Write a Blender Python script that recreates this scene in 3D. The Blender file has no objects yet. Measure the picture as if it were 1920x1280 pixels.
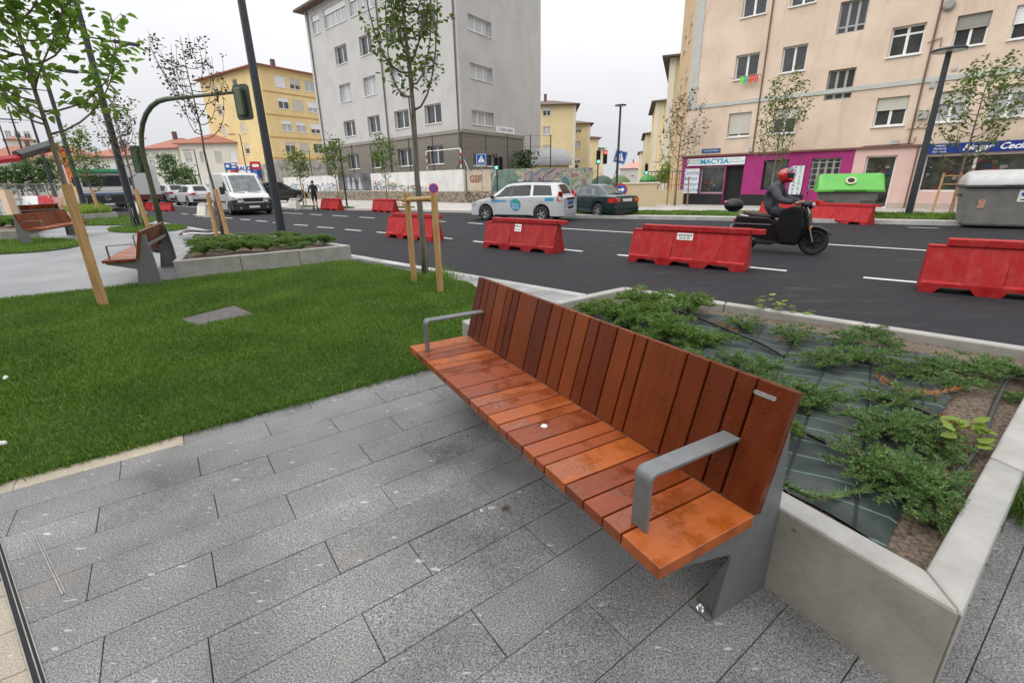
import bpy, bmesh, math, random
import numpy as np
from mathutils import Vector, Matrix
random.seed(7); rng = np.random.default_rng(7)
SC = bpy.context.scene; COL = SC.collection
R = math.radians
# ------------------------------------------------------------------ camera
CAM_H, FPX, PITCH, ROLL = 1.5, 872.36, R(18.97), R(-1.037)
_f = Vector((0, math.cos(PITCH), -math.sin(PITCH))); _u = Vector((0, math.sin(PITCH), math.cos(PITCH))); _x = Vector((1, 0, 0))
_c, _s = math.cos(ROLL), math.sin(ROLL)
CX = _c * _x + _s * _u; CU = -_s * _x + _c * _u; CF = _f
cam = bpy.data.cameras.new('camera'); camo = bpy.data.objects.new('camera', cam); COL.objects.link(camo)
cam.sensor_width = 36; cam.lens = FPX / 1920 * 36; cam.clip_start = .05; cam.clip_end = 2000
camo.matrix_world = Matrix(((CX.x, CU.x, -CF.x, 0), (CX.y, CU.y, -CF.y, 0), (CX.z, CU.z, -CF.z, CAM_H), (0, 0, 0, 1)))
SC.camera = camo
# ------------------------------------------------------------------ sky, sun, exposure
SUN_EL, SUN_AZ = R(50), R(-118)          # azimuth from +Y, clockwise
wd = bpy.data.worlds.new('World'); SC.world = wd; wd.use_nodes = True
nt = wd.node_tree; nt.nodes.clear(); N = nt.nodes.new; L = nt.links.new
out = N('ShaderNodeOutputWorld'); bg = N('ShaderNodeBackground'); sky = N('ShaderNodeTexSky')
sky.sky_type = 'NISHITA'; sky.sun_disc = False; sky.sun_elevation = SUN_EL; sky.sun_rotation = SUN_AZ
sky.air_density = 1.0; sky.dust_density = 6.0; sky.ozone_density = 1.0
hs = N('ShaderNodeHueSaturation'); hs.inputs['Saturation'].default_value = .12; hs.inputs['Value'].default_value = .1
L(sky.outputs[0], hs.inputs['Color'])
tc = N('ShaderNodeTexCoord'); mp = N('ShaderNodeMapping'); mp.inputs['Scale'].default_value = (1, 1, 2.5)
nz = N('ShaderNodeTexNoise'); nz.inputs['Scale'].default_value = 2.2; nz.inputs['Detail'].default_value = 5
L(tc.outputs['Generated'], mp.inputs[0]); L(mp.outputs[0], nz.inputs['Vector'])
cr = N('ShaderNodeValToRGB'); cr.color_ramp.elements[0].position = .3; cr.color_ramp.elements[1].position = .75
cr.color_ramp.elements[0].color = (8.6, 8.75, 9.2, 1); cr.color_ramp.elements[1].color = (9.9, 9.95, 10.1, 1)
L(nz.outputs[0], cr.inputs[0])
mx = N('ShaderNodeMix'); mx.data_type = 'RGBA'; mx.inputs[0].default_value = .9      # overcast: cloud deck over the clear-sky model
L(hs.outputs[0], mx.inputs[6]); L(cr.outputs[0], mx.inputs[7])
sz_ = N('ShaderNodeSeparateXYZ'); L(tc.outputs['Generated'], sz_.inputs[0])           # standard overcast sky: zenith three times the horizon
mr_ = N('ShaderNodeMapRange'); mr_.inputs[1].default_value = 0; mr_.inputs[2].default_value = 1; mr_.inputs[3].default_value = .53; mr_.inputs[4].default_value = 1.59; L(sz_.outputs[2], mr_.inputs[0])
vm_ = N('ShaderNodeVectorMath'); vm_.operation = 'SCALE'; L(mx.outputs[2], vm_.inputs[0]); L(mr_.outputs[0], vm_.inputs['Scale'])
L(vm_.outputs[0], bg.inputs['Color']); bg.inputs['Strength'].default_value = .108
L(bg.outputs[0], out.inputs['Surface'])
sl = bpy.data.lights.new('sun', 'SUN'); sl.energy = 1.4; sl.angle = R(65); sl.color = (1, .97, .93)
so = bpy.data.objects.new('sun', sl); COL.objects.link(so)
_d = Vector((math.sin(SUN_AZ) * math.cos(SUN_EL), math.cos(SUN_AZ) * math.cos(SUN_EL), math.sin(SUN_EL)))
so.rotation_euler = (-_d).to_track_quat('-Z', 'Y').to_euler(); so.location = (-20, 0, 30)
vs = SC.view_settings; vs.view_transform = 'Standard'; vs.look = 'None'; vs.exposure = .5; vs.gamma = 1; vs.use_curve_mapping = False
SC.render.engine = 'CYCLES'

# ------------------------------------------------------------------ helpers
def G(px, py, z=0.0):
    """photo pixel -> point on the horizontal plane at height z"""
    d = CX * ((px - 960) / FPX) + CU * ((640 - py) / FPX) + CF
    t = (z - CAM_H) / d.z
    return Vector((d.x * t, d.y * t, z))
def onray(px, py, dist):
    d = CX * ((px - 960) / FPX) + CU * ((640 - py) / FPX) + CF
    t = dist / math.hypot(d.x, d.y)
    return Vector((d.x * t, d.y * t, CAM_H + d.z * t))
def azv(deg): return Vector((math.sin(R(deg)), math.cos(R(deg)), 0))
def az2rz(deg): return R(90 - deg)       # rotation that turns local +X to azimuth deg
def T(x, y, z, rz=0.0, rx=0.0, ry=0.0, s=None):
    m = Matrix.Translation((x, y, z)) @ Matrix.Rotation(rz, 4, 'Z') @ Matrix.Rotation(ry, 4, 'Y') @ Matrix.Rotation(rx, 4, 'X')
    if s: m = m @ Matrix.Diagonal((*s, 1))
    return m
def frame(o, a_deg):
    """facade frame: x along azimuth a, y = outward normal pointing to the left-hand turned side, z up"""
    a = azv(a_deg); n = Vector((-a.y, a.x, 0))
    return Matrix(((a.x, n.x, 0, o[0]), (a.y, n.y, 0, o[1]), (0, 0, 1, o[2] if len(o) > 2 else 0), (0, 0, 0, 1)))

class MB:
    def __init__(s, M=None): s.v = []; s.f = []; s.mi = []; s.M = M; s.cur = 0
    def add(s, vs, fs, M=None):
        b = len(s.v); m = M
        if s.M is not None: m = s.M @ M if M is not None else s.M
        for p in vs:
            p = Vector(p); s.v.append(tuple(m @ p) if m is not None else tuple(p))
        for f in fs: s.f.append(tuple(b + i for i in f)); s.mi.append(s.cur)
        return s
    def box(s, x0, y0, z0, x1, y1, z1, M=None):
        return s.add([(x0, y0, z0), (x1, y0, z0), (x1, y1, z0), (x0, y1, z0), (x0, y0, z1), (x1, y0, z1), (x1, y1, z1), (x0, y1, z1)],
                     [(3, 2, 1, 0), (4, 5, 6, 7), (0, 1, 5, 4), (1, 2, 6, 5), (2, 3, 7, 6), (3, 0, 4, 7)], M)
    def cbox(s, c, d, M=None):
        return s.box(c[0] - d[0] / 2, c[1] - d[1] / 2, c[2] - d[2] / 2, c[0] + d[0] / 2, c[1] + d[1] / 2, c[2] + d[2] / 2, M)
    def prism(s, poly, z0, z1, M=None):
        n = len(poly); vs = [(p[0], p[1], z0) for p in poly] + [(p[0], p[1], z1) for p in poly]
        fs = [tuple(range(n - 1, -1, -1)), tuple(range(n, 2 * n))] + [(i, (i + 1) % n, n + (i + 1) % n, n + i) for i in range(n)]
        return s.add(vs, fs, M)
    def side(s, poly, y0, y1, M=None):
        """polygon in (x,z) extruded along y"""
        n = len(poly); vs = [(p[0], y0, p[1]) for p in poly] + [(p[0], y1, p[1]) for p in poly]
        fs = [tuple(range(n)), tuple(range(2 * n - 1, n - 1, -1))] + [(i, n + i, n + (i + 1) % n, (i + 1) % n) for i in range(n)]
        return s.add(vs, fs, M)
    def tube(s, pts, r, n=8, M=None, cap=True):
        pts = [Vector(p) for p in pts]; k = len(pts)
        rs = r if hasattr(r, '__len__') else [r] * k
        vs = []; ref = None
        for i, p in enumerate(pts):
            t = (pts[min(i + 1, k - 1)] - pts[max(i - 1, 0)])
            if t.length < 1e-9: t = Vector((0, 0, 1))
            t.normalize()
            if ref is None: ref = Vector((1, 0, 0)) if abs(t.x) < .8 else Vector((0, 1, 0))
            e = (ref - t * ref.dot(t)); e.normalize(); g = t.cross(e); ref = e
            for j in range(n):
                a = 2 * math.pi * j / n; vs.append(p + (e * math.cos(a) + g * math.sin(a)) * rs[i])
        fs = [(i * n + j, i * n + (j + 1) % n, (i + 1) * n + (j + 1) % n, (i + 1) * n + j) for i in range(k - 1) for j in range(n)]
        if cap: fs += [tuple(range(n - 1, -1, -1)), tuple(range((k - 1) * n, k * n))]
        return s.add(vs, fs, M)
    def lathe(s, prof, n=16, M=None):
        k = len(prof); vs = [(r * math.cos(2 * math.pi * j / n), r * math.sin(2 * math.pi * j / n), z) for r, z in prof for j in range(n)]
        fs = [(i * n + j, i * n + (j + 1) % n, (i + 1) * n + (j + 1) % n, (i + 1) * n + j) for i in range(k - 1) for j in range(n)]
        fs += [tuple(range(n - 1, -1, -1)), tuple(range((k - 1) * n, k * n))]
        return s.add(vs, fs, M)
    def loft(s, rings, M=None, cap=True, closed=True):
        n = len(rings[0]); k = len(rings); vs = [p for r in rings for p in r]
        fs = [(i * n + j, i * n + (j + 1) % n, (i + 1) * n + (j + 1) % n, (i + 1) * n + j) for i in range(k - 1) for j in range(n if closed else n - 1)]
        if cap: fs += [tuple(range(n - 1, -1, -1)), tuple(range((k - 1) * n, k * n))]
        return s.add(vs, fs, M)
    def quad(s, a, b, c, d, M=None): return s.add([a, b, c, d], [(0, 1, 2, 3)], M)
    def ball(s, c, r, n=10, M=None):
        rr = r if hasattr(r, '__len__') else (r, r, r)
        k = max(4, n // 2)
        vs = [(c[0] + rr[0] * math.sin(math.pi * i / k) * math.cos(2 * math.pi * j / n), c[1] + rr[1] * math.sin(math.pi * i / k) * math.sin(2 * math.pi * j / n), c[2] - rr[2] * math.cos(math.pi * i / k)) for i in range(k + 1) for j in range(n)]
        fs = [(i * n + j, i * n + (j + 1) % n, (i + 1) * n + (j + 1) % n, (i + 1) * n + j) for i in range(k) for j in range(n)]
        return s.add(vs, fs, M)
    def mesh(s, name, mats, smooth=False):
        me = bpy.data.meshes.new(name); me.from_pydata(s.v, [], s.f)
        for m in (mats if isinstance(mats, (list, tuple)) else [mats]): me.materials.append(m)
        if any(s.mi): me.polygons.foreach_set('material_index', s.mi)
        if smooth: me.polygons.foreach_set('use_smooth', [True] * len(s.f))
        me.update(); return me
    def build(s, name, mats, parent=None, smooth=False, bevel=0, seg=2, loc=None, rz=0, auto=None):
        me = s.mesh(name, mats, smooth or auto is not None)
        if auto is not None:
            bm = bmesh.new(); bm.from_mesh(me)
            bmesh.ops.remove_doubles(bm, verts=bm.verts, dist=1e-5)
            for e in bm.edges: e.smooth = not (len(e.link_faces) == 2 and e.calc_face_angle(0) > R(auto))
            bm.to_mesh(me); bm.free()
        return obj(name, me, parent, loc, rz, bevel, seg)
def obj(name, me, parent=None, loc=None, rz=0, bevel=0, seg=2):
    o = bpy.data.objects.new(name, me); COL.objects.link(o)
    if parent is not None: o.parent = parent
    if loc is not None: o.location = loc
    if rz: o.rotation_euler = (0, 0, rz)
    if bevel:
        b = o.modifiers.new('bevel', 'BEVEL'); b.width = bevel; b.segments = seg; b.limit_method = 'ANGLE'; b.angle_limit = R(40)
    return o
def tag(o, label=None, cat=None, group=None, kind=None):
    if label: o['label'] = label
    if cat: o['category'] = cat
    if group: o['group'] = group
    if kind: o['kind'] = kind
    return o
def thing(name, label, cat, loc=(0, 0, 0), rz=0, group=None, M=None):
    o = bpy.data.objects.new(name, None); COL.objects.link(o); o.empty_display_size = .2
    if M is not None: o.matrix_world = M
    else: o.location = loc; o.rotation_euler = (0, 0, rz)
    return tag(o, label, cat, group)
def dup(root, loc, rz=0, label=None, scale=None):
    def cp(o, par):
        c = o.copy(); COL.objects.link(c)
        c.parent = par
        if par is not None: c.matrix_parent_inverse = o.matrix_parent_inverse.copy()
        for ch in list(o.children): cp(ch, c)
        return c
    r = cp(root, None); r.location = loc; r.rotation_euler = (0, 0, rz)
    if scale: r.scale = (scale,) * 3
    if label: r['label'] = label
    return r
def text_mb(mb, s, size, M, ext=.002, shear=0.0, xs=1.0, bold=0.0):
    """adds flat lettering, centred on the origin of M (x right, z up, -y towards the reader)"""
    c = bpy.data.curves.new('lettering', 'FONT'); c.body = s; c.size = size; c.align_x = 'CENTER'; c.align_y = 'CENTER'
    c.extrude = ext; c.shear = shear; c.offset = bold; c.resolution_u = 2
    o = bpy.data.objects.new('lettering', c); me = bpy.data.meshes.new_from_object(o)
    mm = M @ Matrix.Rotation(R(90), 4, 'X') @ Matrix.Diagonal((xs, 1, 1, 1))
    mb.add([v.co for v in me.vertices], [tuple(p.vertices) for p in me.polygons], mm)
    bpy.data.objects.remove(o); bpy.data.curves.remove(c); bpy.data.meshes.remove(me)

# ------------------------------------------------------------------ materials
MATS = {}
def mat(name, c, c2=None, scale=8, rough=.6, bump=0, bscale=None, metal=0, spec=.5, detail=5, rough2=None, rand=0, coat=0, stretch=None, coord='Object', ramp=(.35, .65), emit=None, trans=0, subs=0):
    if name in MATS: return MATS[name]
    m = bpy.data.materials.new(name); m.use_nodes = True; nt = m.node_tree; b = nt.nodes['Principled BSDF']
    N = nt.nodes.new; L = nt.links.new
    b.inputs['Roughness'].default_value = rough; b.inputs['Metallic'].default_value = metal
    b.inputs['Specular IOR Level'].default_value = spec; b.inputs['Coat Weight'].default_value = coat
    if trans: b.inputs['Transmission Weight'].default_value = trans
    col = (*c, 1); b.inputs['Base Color'].default_value = col
    if c2 is not None or bump or rough2 is not None:
        tc = N('ShaderNodeTexCoord'); mp = N('ShaderNodeMapping'); L(tc.outputs[coord], mp.inputs[0])
        if stretch: mp.inputs['Scale'].default_value = stretch
        nz = N('ShaderNodeTexNoise'); nz.inputs['Scale'].default_value = scale; nz.inputs['Detail'].default_value = detail; nz.inputs['Roughness'].default_value = .62
        L(mp.outputs[0], nz.inputs['Vector'])
        if c2 is not None:
            cr = N('ShaderNodeValToRGB'); cr.color_ramp.elements[0].position = ramp[0]; cr.color_ramp.elements[1].position = ramp[1]
            cr.color_ramp.elements[0].color = col; cr.color_ramp.elements[1].color = (*c2, 1)
            L(nz.outputs[0], cr.inputs[0]); last = cr.outputs[0]
            if rand:
                oi = N('ShaderNodeObjectInfo'); h = N('ShaderNodeHueSaturation'); mr = N('ShaderNodeMapRange')
                mr.inputs[3].default_value = 1 - rand; mr.inputs[4].default_value = 1 + rand
                L(oi.outputs['Random'], mr.inputs[0]); L(mr.outputs[0], h.inputs['Value']); L(last, h.inputs['Color']); last = h.outputs[0]
            L(last, b.inputs['Base Color'])
        if rough2 is not None:
            mr = N('ShaderNodeMapRange'); mr.inputs[1].default_value = .35; mr.inputs[2].default_value = .65; mr.inputs[3].default_value = rough; mr.inputs[4].default_value = rough2
            L(nz.outputs[0], mr.inputs[0]); L(mr.outputs[0], b.inputs['Roughness'])
        if bump:
            n2 = nz
            if bscale:
                n2 = N('ShaderNodeTexNoise'); n2.inputs['Scale'].default_value = bscale; n2.inputs['Detail'].default_value = 4; L(mp.outputs[0], n2.inputs['Vector'])
            bp = N('ShaderNodeBump'); bp.inputs['Strength'].default_value = bump; bp.inputs['Distance'].default_value = .02
            L(n2.outputs[0], bp.inputs['Height']); L(bp.outputs[0], b.inputs['Normal'])
    if emit:
        b.inputs['Emission Color'].default_value = (*emit[:3], 1); b.inputs['Emission Strength'].default_value = emit[3]
    MATS[name] = m; return m
def leafmat(name, c, c2, scale=3, tr=.35):
    m = mat(name, c, c2, scale=scale, rough=.5, spec=.35, coord='Object', ramp=(.3, .7))
    nt = m.node_tree; b = nt.nodes['Principled BSDF']; N = nt.nodes.new; L = nt.links.new
    t = N('ShaderNodeBsdfTranslucent'); mxs = N('ShaderNodeMixShader'); mxs.inputs[0].default_value = tr
    src = b.inputs['Base Color'].links[0].from_socket; L(src, t.inputs[0])
    o = nt.nodes['Material Output']; L(b.outputs[0], mxs.inputs[1]); L(t.outputs[0], mxs.inputs[2]); L(mxs.outputs[0], o.inputs[0])
    return m
def granite(name, base, dark, lite, tint=None, wet=.55, blotch=True):
    """speckled, flame-finished granite with pale flecks and damp patches, in world coordinates"""
    m = bpy.data.materials.new(name); m.use_nodes = True; nt = m.node_tree; b = nt.nodes['Principled BSDF']; N = nt.nodes.new; L = nt.links.new
    ge = N('ShaderNodeNewGeometry')
    def noise(s, d=4, st=None):
        n = N('ShaderNodeTexNoise'); n.inputs['Scale'].default_value = s; n.inputs['Detail'].default_value = d
        if st:
            mp = N('ShaderNodeMapping'); mp.inputs['Rotation'].default_value = (0, 0, R(36)); mp.inputs['Scale'].default_value = st; L(ge.outputs['Position'], mp.inputs[0]); L(mp.outputs[0], n.inputs['Vector'])
        else: L(ge.outputs['Position'], n.inputs['Vector'])
        return n.outputs[0]
    def ramp(s, p0, p1, c0, c1):
        r = N('ShaderNodeValToRGB'); r.color_ramp.elements[0].position = p0; r.color_ramp.elements[1].position = p1
        r.color_ramp.elements[0].color = (*c0, 1); r.color_ramp.elements[1].color = (*c1, 1); L(s, r.inputs[0]); return r.outputs[0]
    def mix(f, a, c, mode='MIX'):
        x = N('ShaderNodeMix'); x.data_type = 'RGBA'; x.blend_type = mode
        if isinstance(f, float): x.inputs[0].default_value = f
        else: L(f, x.inputs[0])
        L(a, x.inputs[6])
        if isinstance(c, tuple): x.inputs[7].default_value = (*c, 1)
        else: L(c, x.inputs[7])
        return x.outputs[2]
    fine = noise(170, 2); col = ramp(fine, .36, .64, dark, lite)
    mid = noise(60, 3); col = mix(ramp(mid, .45, .6, (0, 0, 0), (.55, .55, .55)), col, base)
    if blotch:
        fl = noise(15, 1.5, (1, 2.6, 1)); col = mix(ramp(fl, .69, .74, (0, 0, 0), (.6, .6, .6)), col, tuple(min(.9, v * 1.75) for v in lite))
    big = noise(1.9, 5); col = mix(1.0, col, ramp(big, .33, .68, (wet * 1.0, wet * .985, wet * .96), (1.16, 1.15, 1.13)), 'MULTIPLY')
    oi = N('ShaderNodeObjectInfo'); h = N('ShaderNodeHueSaturation'); mr = N('ShaderNodeMapRange'); mr.inputs[3].default_value = .93; mr.inputs[4].default_value = 1.07
    L(oi.outputs['Random'], mr.inputs[0]); L(mr.outputs[0], h.inputs['Value']); L(col, h.inputs['Color']); col = h.outputs[0]
    if tint:
        sp = noise(2.3, 3); col = mix(ramp(sp, .62, .8, (0, 0, 0), (.5, .5, .5)), col, tint)
    L(col, b.inputs['Base Color'])
    r = N('ShaderNodeMapRange'); r.inputs[1].default_value = .35; r.inputs[2].default_value = .62; r.inputs[3].default_value = .26; r.inputs[4].default_value = .7
    L(big, r.inputs[0]); L(r.outputs[0], b.inputs['Roughness'])
    bp = N('ShaderNodeBump'); bp.inputs['Strength'].default_value = .25; bp.inputs['Distance'].default_value = .004; L(mid, bp.inputs['Height']); L(bp.outputs[0], b.inputs['Normal'])
    MATS[name] = m; return m
def wood(name, dark, mid, lite, rough=(.16, .5), coat=.15, spec=.5, wetdark=.1, grain=.55):
    """oiled tropical hardwood, wet in patches; tone varies from plank to plank, grain along local X"""
    m = bpy.data.materials.new(name); m.use_nodes = True; nt = m.node_tree; b = nt.nodes['Principled BSDF']; N = nt.nodes.new; L = nt.links.new
    tc = N('ShaderNodeTexCoord'); oi = N('ShaderNodeObjectInfo')
    ad = N('ShaderNodeVectorMath'); ad.operation = 'MULTIPLY_ADD'; ad.inputs[1].default_value = (1, 1, 1)
    cm = N('ShaderNodeCombineXYZ'); ml = N('ShaderNodeMath'); ml.operation = 'MULTIPLY'; ml.inputs[1].default_value = 37
    L(oi.outputs['Random'], ml.inputs[0]); L(ml.outputs[0], cm.inputs[0]); L(ml.outputs[0], cm.inputs[1])
    L(tc.outputs['Object'], ad.inputs[0]); L(cm.outputs[0], ad.inputs[2])
    mp = N('ShaderNodeMapping'); mp.inputs['Scale'].default_value = (2.2, 26, 26); L(ad.outputs[0], mp.inputs[0])
    g = N('ShaderNodeTexNoise'); g.inputs['Scale'].default_value = 1.6; g.inputs['Detail'].default_value = 6; g.inputs['Roughness'].default_value = .6; L(mp.outputs[0], g.inputs['Vector'])
    cr = N('ShaderNodeValToRGB'); cr.color_ramp.elements[0].color = (*dark, 1); cr.color_ramp.elements[1].color = (*lite, 1)
    e = cr.color_ramp.elements.new(.45); e.color = (*mid, 1)
    m1 = N('ShaderNodeMath'); m1.operation = 'MULTIPLY_ADD'; m1.inputs[1].default_value = grain; L(g.outputs[0], m1.inputs[0])
    m2 = N('ShaderNodeMath'); m2.operation = 'MULTIPLY_ADD'; m2.inputs[1].default_value = .66; m2.inputs[2].default_value = .17 - grain / 2; L(oi.outputs['Random'], m2.inputs[0]); L(m2.outputs[0], m1.inputs[2])
    L(m1.outputs[0], cr.inputs[0])
    w = N('ShaderNodeTexNoise'); w.inputs['Scale'].default_value = 7; w.inputs['Detail'].default_value = 5; L(ad.outputs[0], w.inputs['Vector'])
    wr = N('ShaderNodeMapRange'); wr.inputs[1].default_value = .47; wr.inputs[2].default_value = .56; wr.inputs[3].default_value = rough[1]; wr.inputs[4].default_value = rough[0]; L(w.outputs[0], wr.inputs[0]); L(wr.outputs[0], b.inputs['Roughness'])
    dk = N('ShaderNodeMapRange'); dk.inputs[1].default_value = .47; dk.inputs[2].default_value = .56; dk.inputs[3].default_value = 1 + wetdark; dk.inputs[4].default_value = 1 - wetdark * 1.6; L(w.outputs[0], dk.inputs[0])
    hv = N('ShaderNodeHueSaturation'); L(dk.outputs[0], hv.inputs['Value']); L(cr.outputs[0], hv.inputs['Color']); L(hv.outputs[0], b.inputs['Base Color'])
    dr = N('ShaderNodeTexNoise'); dr.inputs['Scale'].default_value = 55; dr.inputs['Detail'].default_value = 2; L(ad.outputs[0], dr.inputs['Vector'])
    drr = N('ShaderNodeMapRange'); drr.inputs[1].default_value = .55; drr.inputs[2].default_value = .7; L(dr.outputs[0], drr.inputs[0])
    sm = N('ShaderNodeMath'); sm.operation = 'MULTIPLY_ADD'; sm.inputs[1].default_value = .25; L(g.outputs[0], sm.inputs[0]); L(drr.outputs[0], sm.inputs[2])
    bp = N('ShaderNodeBump'); bp.inputs['Strength'].default_value = .22; bp.inputs['Distance'].default_value = .004; L(sm.outputs[0], bp.inputs['Height']); L(bp.outputs[0], b.inputs['Normal'])
    b.inputs['Coat Weight'].default_value = coat; b.inputs['Specular IOR Level'].default_value = spec; b.inputs['Coat Roughness'].default_value = .2
    MATS[name] = m; return m
# ------------------------------------------------------------------ shared materials
asphalt = mat('asphalt', (.016, .0168, .0205), (.024, .025, .0285), scale=2.2, rough=.7, rough2=.85, spec=.22, bump=.35, bscale=160, detail=8, coord='Object')
def _asph(m):
    # pale dust smears left by the works, and a fine speckle of the aggregate
    nt = m.node_tree; b = nt.nodes['Principled BSDF']; N = nt.nodes.new; L = nt.links.new
    tc = N('ShaderNodeTexCoord'); mp = N('ShaderNodeMapping'); mp.inputs['Rotation'].default_value = (0, 0, R(-43)); mp.inputs['Scale'].default_value = (.7, 2.6, 1); L(tc.outputs['Object'], mp.inputs[0])
    n = N('ShaderNodeTexNoise'); n.inputs['Scale'].default_value = 1.7; n.inputs['Detail'].default_value = 9; n.inputs['Roughness'].default_value = .72; L(mp.outputs[0], n.inputs['Vector'])
    r = N('ShaderNodeValToRGB'); r.color_ramp.elements[0].position = .55; r.color_ramp.elements[1].position = .74; r.color_ramp.elements[0].color = (0, 0, 0, 1); r.color_ramp.elements[1].color = (.5, .5, .5, 1); L(n.outputs[0], r.inputs[0])
    f = N('ShaderNodeTexNoise'); f.inputs['Scale'].default_value = 120; L(tc.outputs['Object'], f.inputs['Vector'])
    fr = N('ShaderNodeMapRange'); fr.inputs[1].default_value = .3; fr.inputs[2].default_value = .7; fr.inputs[3].default_value = .7; fr.inputs[4].default_value = 1.3; L(f.outputs[0], fr.inputs[0])
    src = b.inputs['Base Color'].links[0].from_socket
    h = N('ShaderNodeHueSaturation'); L(fr.outputs[0], h.inputs['Value']); L(src, h.inputs['Color'])
    x = N('ShaderNodeMix'); x.data_type = 'RGBA'; L(r.outputs[0], x.inputs[0]); L(h.outputs[0], x.inputs[6]); x.inputs[7].default_value = (.085, .082, .078, 1); L(x.outputs[2], b.inputs['Base Color'])
_asph(asphalt)
g_slab = granite('granite_slab', (.185, .185, .188), (.052, .052, .055), (.36, .36, .358), tint=(.30, .25, .19))
g_sand = granite('granite_sandy', (.42, .36, .28), (.25, .21, .16), (.52, .46, .37), wet=.75)
g_kerb = granite('granite_kerb', (.40, .395, .38), (.22, .22, .22), (.52, .51, .5), wet=.8, blotch=False)
g_pale = granite('granite_pale', (.27, .275, .28), (.15, .155, .16), (.38, .38, .38), tint=(.4, .37, .32), wet=.62, blotch=False)
m_pave2 = mat('pale_paving', (.14, .144, .148), (.25, .255, .26), scale=.8, rough=.35, rough2=.65, bump=.1, bscale=40, detail=8)
m_pavefar = mat('far_pavement', (.36, .34, .31), (.45, .43, .40), scale=1.2, rough=.7, detail=6)
m_concrete = mat('precast_concrete', (.29, .282, .258), (.385, .375, .345), scale=5, rough=.75, bump=.12, bscale=50, detail=9)
m_soil = mat('bark_soil', (.05, .035, .025), (.24, .18, .13), scale=55, rough=.95, bump=1.0, bscale=70, detail=6)
m_earth = mat('lawn_earth', (.02, .032, .008), (.045, .06, .014), scale=9, rough=.95, bump=.6, bscale=90)
m_paint = mat('road_paint', (.66, .66, .64), (.30, .30, .295), scale=9, rough=.6, ramp=(.52, .78), detail=9)
m_redlane = mat('red_lane', (.33, .085, .06), (.4, .13, .09), scale=4, rough=.7)
m_steel = mat('galvanised_steel', (.26, .25, .235), (.36, .35, .33), scale=12, rough=.45, metal=.5)
m_black = mat('black_void', (.012, .012, .013), rough=.8)
m_grass = leafmat('grass_blade', (.050, .132, .012), (.20, .335, .06), scale=34, tr=.3)
def _grassmat():
    nt = m_grass.node_tree; N = nt.nodes.new; L = nt.links.new; b = nt.nodes['Principled BSDF']
    b.inputs['Roughness'].default_value = .45
    src = b.inputs['Base Color'].links[0].from_socket
    tc = N('ShaderNodeTexCoord'); n = N('ShaderNodeTexNoise'); n.inputs['Scale'].default_value = 1.3; n.inputs['Detail'].default_value = 6; L(tc.outputs['Object'], n.inputs['Vector'])
    r = N('ShaderNodeValToRGB'); r.color_ramp.elements[0].position = .35; r.color_ramp.elements[1].position = .7; r.color_ramp.elements[0].color = (.72, .78, .7, 1); r.color_ramp.elements[1].color = (1.22, 1.12, 1.0, 1); L(n.outputs[0], r.inputs[0])
    x = N('ShaderNodeMix'); x.data_type = 'RGBA'; x.blend_type = 'MULTIPLY'; x.inputs[0].default_value = 1; L(src, x.inputs[6]); L(r.outputs[0], x.inputs[7]); L(x.outputs[2], b.inputs['Base Color'])
    n2 = N('ShaderNodeTexNoise'); n2.inputs['Scale'].default_value = 5.5; n2.inputs['Detail'].default_value = 7; n2.inputs['Roughness'].default_value = .75; L(tc.outputs['Object'], n2.inputs['Vector'])
    r2 = N('ShaderNodeMapRange'); r2.inputs[1].default_value = .6; r2.inputs[2].default_value = .74; r2.inputs[4].default_value = .7; L(n2.outputs[0], r2.inputs[0])
    y = N('ShaderNodeMix'); y.data_type = 'RGBA'; L(r2.outputs[0], y.inputs[0]); L(x.outputs[2], y.inputs[6]); y.inputs[7].default_value = (.22, .17, .06, 1); L(y.outputs[2], b.inputs['Base Color'])   # thin dry patches
    for n_ in nt.nodes:
        if n_.type == 'BSDF_TRANSLUCENT': L(y.outputs[2], n_.inputs[0])
_grassmat()

# ------------------------------------------------------------------ ground, road
ROAD = -.10; AZ_ROAD = 132.8
KU, KN = azv(AZ_ROAD), azv(AZ_ROAD - 90)
def rd(u, n, z=0.0): p = KU * u + KN * n; return (p.x, p.y, z)
N_KERB = 5.33
gb = MB(); gb.quad((-900, -900, -.25), (900, -900, -.25), (900, 900, -.25), (-900, 900, -.25))
tag(gb.build('ground', mat('far_ground', (.16, .155, .14), (.22, .21, .18), scale=.05, rough=.9)), kind='structure')
rb = MB(); rb.quad(rd(-130, N_KERB, ROAD), rd(60, N_KERB, ROAD), rd(60, 120, ROAD), rd(-130, 120, ROAD))
road = tag(rb.build('road', asphalt), kind='structure')
def dash(p, q, w=.12, z=ROAD + .004):
    a = G(*p, z); b = G(*q, z); d = (b - a); d.z = 0; d.normalize(); n = Vector((-d.y, d.x, 0)) * w / 2
    mb = MB(); mb.quad(a - n, b - n, b + n, a + n); mb.build('lane_marking', m_paint, road)
for p, q in [((1619, 520), (1800, 536)), ((1388, 499), (1475, 507.5)), ((1158, 477.5), (1235, 484.5)), ((1036, 465.5), (1092, 471)), ((888, 452), (908, 454)), ((810, 444), (848, 447.5)), ((706, 435), (727, 436.7)),
             ((647, 430), (677, 432.5)), ((594.6, 425.4), (625.7, 427.4)), ((551, 421), (577, 422.8)), ((512, 417), (532, 418.6)), ((480, 413.8), (501, 415.4)), ((450.8, 411), (469, 412.5)), ((408, 407), (435, 409.3)), ((362, 402.6), (380, 404)), ((340, 400.8), (352, 401.8)),
             ((673.6, 407), (702, 408.7)), ((623, 404), (652, 405.8)), ((581, 401.7), (604, 403.2)), ((528.7, 398.6), (567, 401)), ((805, 413.6), (836, 415.6)), ((878, 417.6), (905, 420)), ((310, 384), (372, 388.6))]:
    dash(p, q)
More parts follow.
